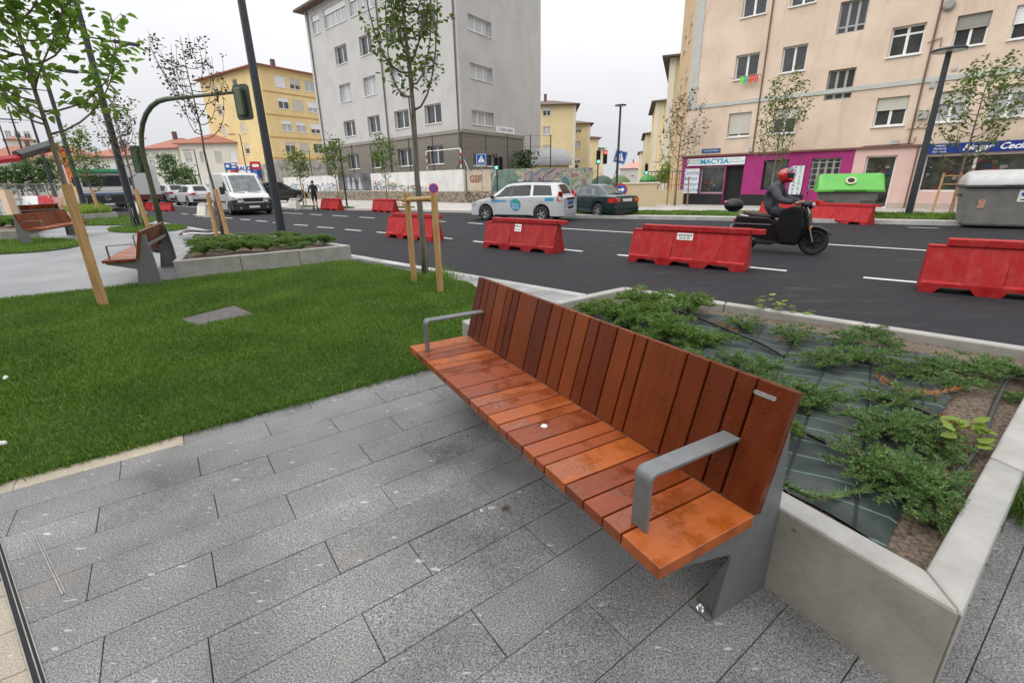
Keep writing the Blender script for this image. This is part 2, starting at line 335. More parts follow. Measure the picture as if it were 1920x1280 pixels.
for a in range(5): dash((1040 + a * 140, 427.3 + a * 8.4), (1179.5 + a * 140, 435.66 + a * 8.4))
dash((1702, 426), (1760, 428), .08)
tag(MB().quad(rd(-60, 20.4, ROAD + .006), rd(-19.5, 20.4, ROAD + .006), rd(-19.5, 22.1, ROAD + .006), rd(-60, 22.1, ROAD + .006)).build('cycle_lane', m_redlane), kind='structure')
# near pavement bed, one sheet; slabs are built on it where they can be told apart
pv = MB(); pv.prism([rd(-130, N_KERB - .16)[:2], rd(-130, -60)[:2], rd(30, -60)[:2], rd(30, N_KERB - .16)[:2]], -.2, -.03)
tag(pv.build('pavement_bed', mat('mortar', (.095, .093, .09), (.145, .14, .135), scale=30, rough=.9)), kind='structure')
LAWN_AZ = 53.6
LF = G(640, 735); LB = G(330, 525)                     # points on the lawn's near and far edges
# pale paving round the seats beyond the lawn
pp = MB(); e1 = azv(LAWN_AZ - 2)
q0 = LB - e1 * 40; q1 = LB + e1 * 3.2
pp.prism([(q0.x, q0.y), (q1.x, q1.y), rd(-6.2, N_KERB - .16)[:2], rd(-110, N_KERB - .16)[:2]], -.06, 0.0)
plaza = tag(pp.build('plaza_paving', m_pave2), kind='structure')
# kerbstones along the road
kerb = MB().prism([rd(-110, N_KERB - .155)[:2], rd(12, N_KERB - .155)[:2], rd(12, N_KERB)[:2], rd(-110, N_KERB)[:2]], -.2, -.02)
kerb = tag(kerb.build('kerb', mat('kerb_bed', (.12, .12, .115), rough=.9)), kind='structure')
ks = MB().box(-.4975, -.078, -.16, .4975, .078, .012).mesh('kerbstone', g_kerb)
for i in range(58):
    p = rd(-40 + i * 1.0, N_KERB - .076, 0)
    obj('kerbstone', ks, kerb, p, az2rz(AZ_ROAD), bevel=.012, seg=1)
# strip of pale paving between lawn and kerb
st = MB(); st.prism([rd(-6.0, N_KERB - .16)[:2], rd(-6.0, 3.9)[:2], rd(8, 3.2)[:2], rd(8, N_KERB - .16)[:2]], -.05, -.012)
strip = tag(st.build('pavement_strip', mat('strip_bed', (.10, .10, .1), rough=.9)), kind='structure')
sl_ = MB().box(-.298, -.148, -.03, .298, .148, .0).mesh('paving_slab', g_pale)
for j in range(6):
    for i in range(17):
        u = -6.1 + i * .6 + (j % 2) * .3 ; n = N_KERB - .16 - .152 - j * .3
        obj('paving_slab', sl_, strip, rd(u, n, 0), az2rz(AZ_ROAD))
# granite slabs round the camera
slabs = tag(MB().prism([(-3.6, -2.6), (4.2, -2.6), (4.2, 4.4), (-.2, 4.2), (-3.6, 1.4)], -.035, -.028).build('pavement', MATS['mortar']), kind='structure')
RA = 54.0; ra, rp = azv(RA), azv(RA + 90)             # rows run along ra, next row towards rp (to the camera's right)
so_ = G(407, 1100); SW, SLN = .232, .76
slab_me = [MB().box(-SLN / 2 + .0014, -SW / 2 + .0014, -.06, SLN / 2 - .0014, SW / 2 - .0014, 0).mesh('paving_slab', m) for m in (g_slab, g_sand)]
a53_ = azv(LAWN_AZ); d0, d1 = G(0, 1040), G(75, 1280); dd = (d1 - d0).normalized()
for k in range(-9, 18):
    for m in range(-8, 9):
        c = so_ + rp * ((k - .5) * SW) + ra * ((m + .5) * SLN + (k % 2) * .38 + .05 * math.sin(k * 2.4))
        lawn_side = (c - LF).dot(azv(LAWN_AZ - 90))
        if lawn_side > .12 or c.y < -2.2 or c.x < -3.4 or c.x > 3.9: continue
        if (c - Vector((.3, 1.2, 0))).length > 3.9: continue
        off_ = (c - d0).cross(dd).z; edge = lawn_side > -.11 and (c - LF).dot(a53_) < -.75; sandy = off_ > .45 or edge
        if not edge and abs(off_) <= .45:              # slab cut by the drain: grey on one side, sandy on the other
            hx, hy = ra * (SLN / 2 - .0014), rp * (SW / 2 - .0014); quad_ = [c - hx - hy, c + hx - hy, c + hx + hy, c - hx + hy]
            for sg, mi in ((1, 1), (-1, 0)):
                poly_ = []
                for i_ in range(4):
                    p_, q_ = quad_[i_], quad_[(i_ + 1) % 4]; a_ = sg * (p_ - d0).cross(dd).z - .012; b__ = sg * (q_ - d0).cross(dd).z - .012
                    if a_ >= 0: poly_.append(p_)
                    if a_ * b__ < 0: poly_.append(p_.lerp(q_, a_ / (a_ - b__)))
                if len(poly_) > 2:
                    ce_ = sum(poly_, Vector()) / len(poly_); MB().prism([(v.x - ce_.x, v.y - ce_.y) for v in poly_], -.06, 0).build('paving_slab', (g_slab, g_sand)[mi], slabs, loc=ce_, bevel=.002, seg=1)
            continue
        o = obj('paving_slab', slab_me[1 if sandy else 0], slabs, c + Vector((0, 0, random.uniform(-.0022, .0016))), az2rz(RA), bevel=.002, seg=1)
        o.rotation_euler.x = random.uniform(-.0025, .0025)
# slot drain at the left
dr = thing('slot_drain', 'dark slot drain with thin steel edges at the lower left paving', 'drain', d0, az2rz(math.degrees(math.atan2(dd.x, dd.y))))
MB().box(-1.2, -.0125, -.02, 1.6, .0125, .0045).build('slot', m_black, dr)
for y in (-.0145, .0145, .003): MB().box(-1.2, y - .0017, -.02, 1.6, y + .0017, .007).build('edge_strip', m_steel, dr)
e0, e1_ = G(65, 1003), G(118, 1115); ed = e1_ - e0
MB(T(e0.x, e0.y, 0, math.atan2(ed.y, ed.x))).box(0, -.0025, -.01, ed.length, .0025, .005).box(0, .006, -.01, ed.length, .0095, .005).build('service_cover_edge', m_steel, None)
tag(bpy.data.objects['service_cover_edge'], 'thin double steel edge of a paved cover beside the slot drain', 'cover edge')

# ------------------------------------------------------------------ grass
def in_poly(P, poly):
    x, y = P[:, 0], P[:, 1]; ins = np.zeros(len(P), bool); n = len(poly)
    for i in range(n):
        x0, y0 = poly[i]; x1, y1 = poly[(i + 1) % n]
        c = ((y0 > y) != (y1 > y)) & (x < (x1 - x0) * (y - y0) / (y1 - y0 + 1e-12) + x0)
        ins ^= c
    return ins
def blades(P, h, w, z, lean=.7, name='lawn_grass', parent=None):
    n = len(P); a = rng.uniform(0, 2 * np.pi, n); b = rng.uniform(0, 2 * np.pi, n); ln = rng.uniform(.15, lean, n); hh = h * rng.uniform(.5, 1.3, n) * (1 + .28 * np.sin(P[:, 0] * 3.1 + P[:, 1] * 1.7) * np.sin(P[:, 1] * 2.7 - P[:, 0] * 1.3)); ww = w * rng.uniform(.6, 1.3, n)
    base = np.column_stack([P, np.full(n, z)])
    side = np.column_stack([np.cos(a), np.sin(a), np.zeros(n)]) * ww[:, None] / 2
    tip = np.column_stack([np.cos(b) * ln * hh, np.sin(b) * ln * hh, hh * np.sqrt(np.clip(1 - ln ** 2 * .8, .1, 1))])
    mid = base + tip * np.array([.38, .38, .62])
    V = np.empty((n, 5, 3)); V[:, 0] = base - side; V[:, 1] = base + side; V[:, 2] = mid + side * .85; V[:, 3] = mid - side * .85; V[:, 4] = base + tip
    me = bpy.data.meshes.new(name); i = np.arange(n) * 5
    me.vertices.add(n * 5); me.vertices.foreach_set('co', V.reshape(-1))
    loops = np.column_stack([i, i + 1, i + 2, i + 3, i + 3, i + 2, i + 4]).reshape(-1)
    me.loops.add(n * 7); me.loops.foreach_set('vertex_index', loops)
    ls = np.column_stack([np.arange(n) * 7, np.arange(n) * 7 + 4]).reshape(-1)
    me.polygons.add(n * 2); me.polygons.foreach_set('loop_start', ls); me.polygons.foreach_set('loop_total', np.tile([4, 3], n))
    me.materials.append(m_grass); me.update(); me.validate()
    o = obj(name, me, parent); return tag(o, kind='stuff') if parent is not None else o
PL_LEFT = Vector((-.44, 3.9, 0))                        # near-left corner of the big planter (see below)
a53 = azv(LAWN_AZ); lf0 = LF - a53 * 9; lb0 = LB - azv(LAWN_AZ - 2) * 9; lbr = G(659, 489)
rr1 = rd(-3.2, 3.98); lpc = PL_LEFT + azv(54.2) * .9
lawn_poly = [(lf0.x, lf0.y), (LF.x, LF.y), (PL_LEFT.x - .05, PL_LEFT.y + .02), (lpc.x, lpc.y), (lbr.x, lbr.y), (LB.x, LB.y), (lb0.x, lb0.y)]
sd = G(880, 531); lawn_poly[4:4] = [(sd.x, sd.y)]
lawn = tag(MB().prism(lawn_poly, -.1, .006).build('lawn_soil', m_earth), kind='structure')
hole = [tuple(G(*p)[:2]) for p in [(337, 600), (372, 614), (479, 591), (440, 574)]]
def scatter(poly, dens):
    xs = [p[0] for p in poly]; ys = [p[1] for p in poly]; A = (max(xs) - min(xs)) * (max(ys) - min(ys)); n = int(A * dens)
    P = np.column_stack([rng.uniform(min(xs), max(xs), n), rng.uniform(min(ys), max(ys), n)]); return P[in_poly(P, poly)]
P = scatter(lawn_poly, 13500); D = np.hypot(P[:, 0], P[:, 1]); vis = (P[:, 0] > -1.32 * P[:, 1] - .6)
keep = vis & ~in_poly(P, hole) & (rng.uniform(0, 1, len(P)) < np.clip(1.35 - D / 9.5, .3, 1))
P = P[keep]; D = D[keep]
near = D < 4.6
lg = blades(P[near], .044, .0046, .004, .85); tag(lg, 'short green lawn grass in front of the bench', 'grass', kind='stuff')
lg = blades(P[~near], .046, .008, .004, .85); tag(lg, 'green lawn grass farther back by the planter', 'grass', kind='stuff')
# overhanging dry edge along the paving
ts = rng.uniform(0, 1, 5000); Pe = np.column_stack([LF.x + a53.x * (ts * 5 - 3.6) + rng.normal(0, .022, 5000), LF.y + a53.y * (ts * 5 - 3.6) + rng.normal(0, .022, 5000)])
tag(blades(Pe[Pe[:, 0] < PL_LEFT.x], .045, .006, .004, .95), 'ragged grass fringe along the paving edge', 'grass', kind='stuff')
# inspection cover sunk into the lawn
hc = G(408, 593); h0, h1 = Vector((*hole[0], 0)), Vector((*hole[3], 0))
mh = MB().prism(hole, -.05, .012).build('inspection_cover', mat('weathered_cover', (.07, .063, .06), (.12, .108, .1), scale=9, rough=.7, bump=.2)); tag(mh, 'flat grey rectangular cover sunk into the lawn', 'cover')
# ------------------------------------------------------------------ bench
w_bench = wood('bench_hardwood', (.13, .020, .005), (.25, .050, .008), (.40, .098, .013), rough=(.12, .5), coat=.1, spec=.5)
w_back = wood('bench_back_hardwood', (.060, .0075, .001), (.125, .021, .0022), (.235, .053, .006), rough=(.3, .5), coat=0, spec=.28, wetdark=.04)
m_benchmetal = mat('grey_powder_coat', (.15, .158, .162), (.18, .188, .192), scale=30, rough=.45, bump=.04, bscale=200, metal=.15)
m_chrome = mat('bolt_chrome', (.75, .75, .76), rough=.18, metal=1)
m_plate = mat('plate_alu', (.55, .55, .55), (.4, .4, .4), scale=60, rough=.35, metal=.8)
def flatbar(mb, path, w, t):
    """rectangular bar of width w (x) and thickness t bent along path in (y,z), rounded corners"""
    n = len(path); rings = []
    for i, (y, z) in enumerate(path):
        p0 = path[max(0, i - 1)]; p1 = path[min(n - 1, i + 1)]; dy, dz = p1[0] - p0[0], p1[1] - p0[1]; l = math.hypot(dy, dz); ny, nz = -dz / l, dy / l
        rings.append([(-w / 2, y, z), (w / 2, y, z), (w / 2, y - ny * t, z - nz * t), (-w / 2, y - ny * t, z - nz * t)])
    mb.loft(rings)
def bench(label, o, az, Lb, sbound, bbound, detail=True):
    root = thing('park_bench', label, 'bench', M=frame((o[0], o[1], 0), az))
    for a, b in zip(sbound, sbound[1:]):
        w = b - a - .0075; me = MB().box(-.215, -w / 2, -.0215, .215, w / 2, .0215).mesh('seat_plank', w_bench)
        p = obj('seat_plank', me, root, bevel=.003); p.matrix_basis = T((a + b) / 2, .215, .4285 + random.uniform(-.001, .001), R(90))
    tilt = math.atan2(.115, .419); ln = .43
    for a, b in zip(bbound, bbound[1:]):
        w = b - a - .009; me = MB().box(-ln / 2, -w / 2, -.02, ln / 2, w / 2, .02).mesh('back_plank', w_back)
        p = obj('back_plank', me, root, bevel=.003)
        # local X up the back, local Y along the bench, local Z towards the rear
        ux = Vector((0, math.sin(tilt), math.cos(tilt))); uy = Vector((1, 0, 0)); uz = ux.cross(uy)
        c = Vector(((a + b) / 2, .428, .452)) + ux * ln / 2 + (-uz if uz.y < 0 else uz) * .02
        if uz.y < 0: uy = -uy; uz = -uz
        p.matrix_basis = Matrix(((ux.x, uy.x, uz.x, c.x), (ux.y, uy.y, uz.y, c.y), (ux.z, uy.z, uz.z, c.z), (0, 0, 0, 1)))
    prof = [(.035, .405), (.035, .383), (.385, .283), (.402, .262), (.355, .0), (.662, .0), (.650, .40), (.612, .80), (.566, .80), (.462, .452), (.43, .405)]
    for x, s in ((Lb - .045, -1), (.045, 1)):
        mb = MB(); n = len(prof)
        vs = [(x - .004, y, z) for y, z in prof] + [(x + .004, y, z) for y, z in prof]
        mb.add(vs, [tuple(range(n)), tuple(range(2 * n - 1, n - 1, -1))] + [(i, n + i, n + (i + 1) % n, (i + 1) % n) for i in range(n)])
        def fl(y0, z0, y1, z1, w=.085, t=.008):        # folded flange turned inwards
            dy, dz = y1 - y0, z1 - z0; l = math.hypot(dy, dz); ny, nz = -dz / l * t, dy / l * t
            xa, xb = (x, x + s * w)
            mb.add([(xa, y0, z0), (xb, y0, z0), (xb, y1, z1), (xa, y1, z1), (xa, y0 + ny, z0 + nz), (xb, y0 + ny, z0 + nz), (xb, y1 + ny, z1 + nz), (xa, y1 + ny, z1 + nz)],
                   [(0, 1, 2, 3), (7, 6, 5, 4), (0, 4, 5, 1), (1, 5, 6, 2), (2, 6, 7, 3), (3, 7, 4, 0)])
        fl2 = MB(); xa = x; mb.add([(x, .402, .262), (x, .372, .006), (x + s * .085, .372, .006), (x, .410, .262), (x, .380, .006), (x + s * .085, .380, .006)], [(0, 1, 2), (5, 4, 3), (0, 3, 4, 1), (1, 4, 5, 2), (2, 5, 3, 0)]); fl(.662, .0, .650, .40); fl(.650, .40, .612, .80); fl(.04, .385, .39, .285)
        sup = mb.build('end_support', m_benchmetal, root)
        MB().prism([(x, .335), (x + s * .085, .335), (x + s * .085, .62), (x, .62)], .001, .009).build('base_plate', m_benchmetal, sup)
        if detail:
            MB(T(x + s * .045, .353, .009)).lathe([(.017, 0), (.017, .003), (.011, .0035), (.011, .016), (.0095, .018), (.006, .018), (.006, .02)], 8).build('bolt', m_chrome, sup)
    MB().box(.05, .08, .372, Lb - .05, .13, .402).box(.05, .36, .372, Lb - .05, .41, .402).build('seat_rail', m_benchmetal, root)
    MB().box(.05, .552, .60, Lb - .05, .59, .64).build('back_rail', m_benchmetal, root)
    pr = []
    for a in np.linspace(180, 90, 7): pr.append((.095 + .03 * math.cos(R(a)), .632 + .03 * math.sin(R(a))))
    path = [(.065, .45), (.065, .55)] + pr + [(.28, .662), (.484, .662)]
    for x in (.158, Lb - .158):
        mb = MB(T(x, 0, 0)); flatbar(mb, path, .066, .012); mb.build('armrest', m_benchmetal, root, bevel=.002)
    if detail:
        mb = MB()
        for k in range(20):
            pass
        st = [(.031 * (1 if math.cos(t) > 0 else -1) + .008 * math.cos(t), .008 * math.sin(t)) for t in np.linspace(-math.pi / 2, 1.5 * math.pi, 24, endpoint=False)]
        uz = Vector((0, -math.cos(tilt), math.sin(tilt))); c = Vector((Lb - .095, .428, .452)) + Vector((0, math.sin(tilt), math.cos(tilt))) * .385 + uz * .0005
        MM = Matrix(((1, 0, 0, c.x), (0, math.sin(tilt), uz.y, c.y), (0, math.cos(tilt), uz.z, c.z), (0, 0, 0, 1)))
        mb.M = MM; mb.prism(st, 0, .0015).build('name_plate', m_plate, root)
        mb = MB(MM); mb.box(-.026, -.003, .0015, .026, .003, .0021).build('plate_engraving', mat('engraving', (.08, .08, .085), (.4, .4, .4), scale=300, rough=.6), root)
    return root
BO = G(768, 648, .45); BAZ = 150.5; BL = 2.26
SB = [0, .148, .235, .333, .436, .518, .636, .824, .964, 1.071, 1.174, 1.281, 1.358, 1.495, 1.592, 1.66, 1.80, 1.905, 2.005, 2.095, 2.26]
ba = azv(BAZ)
BBp = [893, 905, 915, 929, 947, 958, 970, 1003, 1029, 1049, 1072, 1097, 1116, 1148, 1179, 1202, 1274, 1315, 1363, 1400, 1472]
_b = [(G(x, 514 + (x - 893) * 206 / 579, .874) - G(893, 514, .874)).dot(ba) for x in BBp]
BB = [v / _b[-1] * BL for v in _b]
bench('long wet reddish hardwood bench with grey metal arms in the foreground', BO, BAZ, BL, SB, BB)
def even(L_, n):
    r = [random.uniform(.7, 1.4) for _ in range(n)]; t = sum(r); o = [0]
    for v in r: o.append(o[-1] + v / t * L_)
    return o
# litter on bench and paving
cap = frame((BO[0], BO[1], 0), BAZ) @ Vector(((G(995, 807, .45) - BO).dot(ba), .17, .45))
tag(MB(T(*cap)).lathe([(.0, .0005), (.016, .0005), (.016, .003), (.013, .006), (0, .0062)], 14).build('litter_disc', mat('cap_white', (.7, .7, .68), rough=.35), auto=30), 'small pale bottle cap lying on the seat of the wet hardwood bench', 'bottle cap')
lp = G(947, 955); mb = MB(T(lp.x, lp.y, .004, .5))
mb.add([(-.022, 0, 0), (-.005, .011, .008), (.012, .009, .002), (.022, 0, .012), (.008, -.01, .004), (-.008, -.008, .01)], [(0, 1, 4, 5), (1, 2, 3, 4)])
tag(mb.build('dead_leaf', mat('dead_leaf', (.06, .03, .015), (.11, .05, .02), scale=60, rough=.8)), 'curled brown dead leaf on the granite paving before the bench', 'leaf')
lp = G(903, 959); tag(MB(T(lp.x, lp.y, .0055, 2.0)).tube([(-.008, 0, 0), (.008, 0, 0)], .0045, 8).build('cigarette_butt', mat('paper_white', (.75, .74, .7), rough=.7)), 'tiny white cigarette butt on the paving near the brown leaf', 'cigarette butt')
lp = G(772, 792); mb = MB(T(lp.x, lp.y, .003, 1.2)); mb.add([(-.014, 0, 0), (0, .008, .003), (.014, 0, .005), (0, -.007, .002)], [(0, 1, 2, 3)])
tag(mb.build('dead_leaf', mat('dead_leaf_tan', (.3, .14, .05), rough=.7)), 'small tan leaf on the paving left of the bench seat edge', 'leaf')
for px, py, lab in ((11, 711, 'white crumpled paper scrap in the lawn at the left edge'), (3, 833, 'small white scrap in the lawn nearest the left frame edge')):
    lp = G(px + 1, py, .03); mb = MB(T(lp.x, lp.y, .04))
    for k in range(5): mb.ball((random.uniform(-.014, .014), random.uniform(-.014, .014), random.uniform(-.004, .01)), random.uniform(.008, .016), 6)
    tag(mb.build('paper_scrap', MATS['paper_white']), lab, 'paper')

# ------------------------------------------------------------------ planters
def lineX(p, d, q, e):
    den = d.x * e.y - d.y * e.x; t = ((q.x - p.x) * e.y - (q.y - p.y) * e.x) / den; return p + d * t
def inset(pts, t):
    n = len(pts); ctr = sum(pts, Vector()) / n; L_ = []
    for i in range(n):
        a, b = pts[i], pts[(i + 1) % n]; d = (b - a).normalized(); nn = Vector((-d.y, d.x, 0))
        if (ctr - a).dot(nn) < 0: nn = -nn
        L_.append((a + nn * t, d))
    return [lineX(*L_[i - 1], *L_[i]) for i in range(n)]
def planter(label, pts, h, t=.105, panel=1.02, soil=.30):
    root = thing('planter', label, 'planter', (0, 0, 0))
    o = [Vector((p[0], p[1], 0)) for p in pts]; inn = inset(o, t); n = len(o)
    for i in range(n):
        a, b, c, d = o[i], o[(i + 1) % n], inn[(i + 1) % n], inn[i]; k = max(1, round((b - a).length / panel))
        for j in range(k):
            g = .004 / (b - a).length; t0, t1 = j / k + (g if j else g * .5), (j + 1) / k - (g if j < k - 1 else g * .5)
            q = [a.lerp(b, t0), a.lerp(b, t1), d.lerp(c, t1), d.lerp(c, t0)]
            ce = sum(q, Vector()) / 4
            MB().prism([(v.x - ce.x, v.y - ce.y) for v in q], -.12, h).build('wall_panel', m_concrete, root, loc=ce, bevel=.012, seg=2)
    ip = [(v.x, v.y) for v in inset(o, t * .55)]
    grid(ip, .05, lambda x, y: soil + .012 * math.sin(x * 9 + y * 4) + random.uniform(-.006, .006)).build('soil', m_soil, root, smooth=True)
    return root, inn
def grid(poly, st, zf, M=None):
    xs = [p[0] for p in poly]; ys = [p[1] for p in poly]; nx = int((max(xs) - min(xs)) / st) + 2; ny = int((max(ys) - min(ys)) / st) + 2
    P = np.array([(min(xs) + i * st, min(ys) + j * st) for i in range(nx) for j in range(ny)]); ins = in_poly(P, poly)
    mb = MB(); idx = {}
    def vid(k):
        if k not in idx: idx[k] = len(mb.v); x, y = P[k]; mb.v.append((x, y, zf(x, y)))
        return idx[k]
    for i in range(nx - 1):
        for j in range(ny - 1):
            q = (i * ny + j, (i + 1) * ny + j, (i + 1) * ny + j + 1, i * ny + j + 1)
            if ins[q[0]] or ins[q[1]] or ins[q[2]] or ins[q[3]]: mb.f.append(tuple(vid(k) for k in q)); mb.mi.append(0)
    return mb
PH = .365
pNL = G(865, 600, PH); pNR = G(1806, 1152, PH); pFL = G(1170, 537, PH); pFR = lineX(pNR, azv(52.6), pFL, azv(132.9))
plR, pin = planter('big pale concrete planter of low junipers behind the foreground bench', [pNL, pNR, pFR, pFL], PH)
m_liner = bpy.data.materials.new('weed_fabric'); m_liner.use_nodes = True
def _liner():
    nt = m_liner.node_tree; b = nt.nodes['Principled BSDF']; N = nt.nodes.new; L = nt.links.new
    tc = N('ShaderNodeTexCoord'); mp = N('ShaderNodeMapping'); mp.inputs['Rotation'].default_value = (0, 0, R(-52)); L(tc.outputs['Object'], mp.inputs[0])
    def wave(ax, s, p0, p1):
        w = N('ShaderNodeTexWave'); w.bands_direction = ax; w.inputs['Scale'].default_value = s; w.inputs['Distortion'].default_value = .3; w.inputs['Detail'].default_value = 1; L(mp.outputs[0], w.inputs['Vector'])
        r = N('ShaderNodeMapRange'); r.inputs[1].default_value = p0; r.inputs[2].default_value = p1; L(w.outputs['Fac'], r.inputs[0]); return r.outputs[0]
    base = N('ShaderNodeTexNoise'); base.inputs['Scale'].default_value = 5; base.inputs['Detail'].default_value = 6; L(tc.outputs['Object'], base.inputs['Vector'])
    cr = N('ShaderNodeValToRGB'); cr.color_ramp.elements[0].position = .35; cr.color_ramp.elements[1].position = .7; cr.color_ramp.elements[0].color = (.018, .028, .026, 1); cr.color_ramp.elements[1].color = (.07, .084, .074, 1); L(base.outputs[0], cr.inputs[0])
    def mixc(f, a, c, k):
        m = N('ShaderNodeMath'); m.operation = 'MULTIPLY'; m.inputs[1].default_value = k; L(f, m.inputs[0])
        x = N('ShaderNodeMix'); x.data_type = 'RGBA'; L(m.outputs[0], x.inputs[0]); L(a, x.inputs[6]); x.inputs[7].default_value = (*c, 1); return x.outputs[2]
    c = mixc(wave('X', 2.2, .985, .998), cr.outputs[0], (.16, .27, .23), .7)
    c = mixc(wave('Y', 1.3, .985, .997), c, (.012, .014, .014), .9)
    c = mixc(wave('X', 40, .5, .9), c, (.02, .03, .03), .35)
    L(c, b.inputs['Base Color']); b.inputs['Roughness'].default_value = .6; b.inputs['Specular IOR Level'].default_value = .22
    n = N('ShaderNodeTexNoise'); n.inputs['Scale'].default_value = 9; L(mp.outputs[0], n.inputs['Vector'])
    bp = N('ShaderNodeBump'); bp.inputs['Strength'].default_value = .8; bp.inputs['Distance'].default_value = .03; L(n.outputs[0], bp.inputs['Height']); L(bp.outputs[0], b.inputs['Normal'])
_liner()
li = inset([Vector(p) for p in (pNL, pNR, pFR, pFL)], .17); A_, D_, C_ = li[0], inset([Vector(p) for p in (pNL, pNR, pFR, pFL)], .3)[3], inset([Vector(p) for p in (pNL, pNR, pFR, pFL)], .42)[2]; B_ = G(1655, 1022, .3)
lm = MB(); NU, NV = 110, 70; V_ = []
for i in range(NU + 1):
    for j in range(NV + 1):
        u, v = i / NU, j / NV; p = A_.lerp(B_, u).lerp(D_.lerp(C_, u), v); eu = (1 if 0 < i < NU else 0)
        x, y = p.x + .018 * math.sin(v * 19) * (u > .98), p.y + .012 * math.sin(u * 23) * (v < .02)
        V_.append((x, y, .318 + .011 * math.sin(x * 5 + y * 7) * math.sin(x * 3 - y * 4) + .005 * math.sin(x * 17 - y * 9) - (.012 if i in (0, NU) or j in (0, NV) else 0)))
lm.add(V_, [(i * (NV + 1) + j, (i + 1) * (NV + 1) + j, (i + 1) * (NV + 1) + j + 1, i * (NV + 1) + j + 1) for i in range(NU) for j in range(NV)])
lm.build('weed_fabric', m_liner, plR, smooth=True)

m_jun = leafmat('juniper_green', (.045, .11, .028), (.18, .29, .085), scale=14, tr=.2)
m_jun2 = leafmat('juniper_bright', (.06, .14, .022), (.18, .29, .06), scale=14, tr=.25)
m_dry = mat('juniper_dry', (.30, .11, .03), (.42, .19, .06), scale=20, rough=.8)
m_twig = mat('twig', (.10, .06, .035), (.18, .11, .06), scale=30, rough=.8)
m_leafy = leafmat('weed_leaf', (.16, .26, .03), (.30, .38, .07), scale=9, tr=.4)
def juniper_mesh(seed, spread=.30, rise=.10, nst=13, needles=m_jun, dense=1.0, dryp=.014):
    r = random.Random(seed); mb = MB()
    def tri(p, d, ln, w):
        up = Vector((r.uniform(-1, 1), r.uniform(-1, 1), r.uniform(-1, 1))); s = d.cross(up)
        if s.length < 1e-4: return
        s = s.normalized() * w; b = len(mb.v)
        mb.v += [tuple(p - s), tuple(p + s), tuple(p + d * ln * .6 + s * .8), tuple(p + d * ln), tuple(p + d * ln * .6 - s * .8)]; mb.f.append((b, b + 1, b + 2, b + 3, b + 4)); mb.mi.append(2 if r.random() < dryp else 0)
    for k in range(nst):
        a = 2 * math.pi * k / nst + r.uniform(-.3, .3); ln = spread * r.uniform(.55, 1.15); h = rise * r.uniform(.5, 1.5)
        bend = r.uniform(-.5, .5); pts = []
        for t in np.linspace(0, 1, 9):
            aa = a + bend * t; pts.append(Vector((math.cos(aa) * ln * t, math.sin(aa) * ln * t, h * math.sin(min(1, t * 1.25) * math.pi * .62) + .01)))
        mb.cur = 1; mb.tube(pts, [.004 * (1 - .75 * i / 8) + .0008 for i in range(9)], 4); mb.cur = 0
        ns = int(15 * dense)
        for i in range(ns):
            t = (i + r.random()) / ns * .92 + .08; x = t * 8; j = min(7, int(x)); p = pts[j].lerp(pts[j + 1], x - j); fw = (pts[j + 1] - pts[j]).normalized()
            for q in range(3):
                sd_ = Vector((-fw.y, fw.x, 0)).normalized() * r.choice((-1, 1)) * r.uniform(.2, 1.1)
                d = (fw * r.uniform(.5, 1.1) + sd_ + Vector((0, 0, r.uniform(-.15, .75)))).normalized(); tl = r.uniform(.035, .075) * (1.15 - .5 * t)
                for m in range(6):
                    pp_ = p + d * tl * m / 5.5
                    nd = (d * r.uniform(.5, 1.1) + Vector((r.uniform(-1, 1), r.uniform(-1, 1), r.uniform(-.5, .9))) * .75).normalized()
                    tri(pp_, nd, r.uniform(.016, .03), r.uniform(.0022, .0042))
    me = mb.mesh('juniper_shrub', [needles, m_twig, m_dry]); return me
jv = [juniper_mesh(s, spread=.30, rise=.085, nst=15) for s in range(4)] + [juniper_mesh(s + 9, spread=.24, rise=.105, nst=18, needles=m_jun2, dense=1.0) for s in range(3)]
JL = 'low spreading dark green juniper in the big planter behind the foreground bench'; JB = 'compact bright green juniper at the far left end of the big planter'
def jun(px, py, k, s=1.0, lab=JL, grp='junipers in the big planter', sx=1.0, rz=None, nm='juniper_shrub', z=.31):
    p = G(px, py, .36 if z == .31 else z); o = obj(nm, jv[k], None, (p.x, p.y, z), rz if rz is not None else random.uniform(0, 6.28)); o.scale = (s * sx, s / sx ** .5, s)
    return tag(o, lab, 'shrub', grp)
for px, py, s in [(1200, 572, 1.0), (1150, 592, .85), (1232, 598, .95), (1292, 578, .95), (1108, 580, .6), (1180, 606, .8), (1248, 628, .9), (1300, 640, .7)]:
    jun(px, py, random.choice((4, 5, 6)), s * 1.12, JB, 'bright junipers in the big planter')
for px, py, s in [(1080, 628, .7), (1165, 660, .8), (1240, 690, .75), (1320, 715, .8), (1385, 755, .7), (1300, 670, .7), (1392, 607, .8), (1340, 632, .75), (1485, 628, .85), (1430, 690, .8), (1375, 668, .6), (1592, 632, .8), (1640, 622, .7), (1668, 640, .55), (1552, 672, .85), (1620, 668, .85), (1455, 722, .75),
                  (1700, 690, .7), (1775, 690, .8), (1845, 690, .85), (1905, 695, .8), (1795, 715, .65), (1530, 745, .85), (1680, 745, .75), (1500, 738, .6), (1650, 800, .9), (1720, 805, .8), (1765, 830, .65), (1640, 872, .85), (1700, 905, .8), (1742, 918, .7), (1772, 890, .55), (1690, 860, .6), (1755, 962, .4), (1905, 735, .4)]:
    jun(px, py, random.choice((0, 1, 2, 3)), s * .78, sx=random.uniform(1.0, 1.45))
p = G(1466, 818, .33); o = obj('juniper_shrub', jv[4], None, (p.x, p.y, .31)); o.scale = (.42, .42, .62); tag(o, 'small bright juniper tuft right behind the near end of the foreground bench', 'shrub')
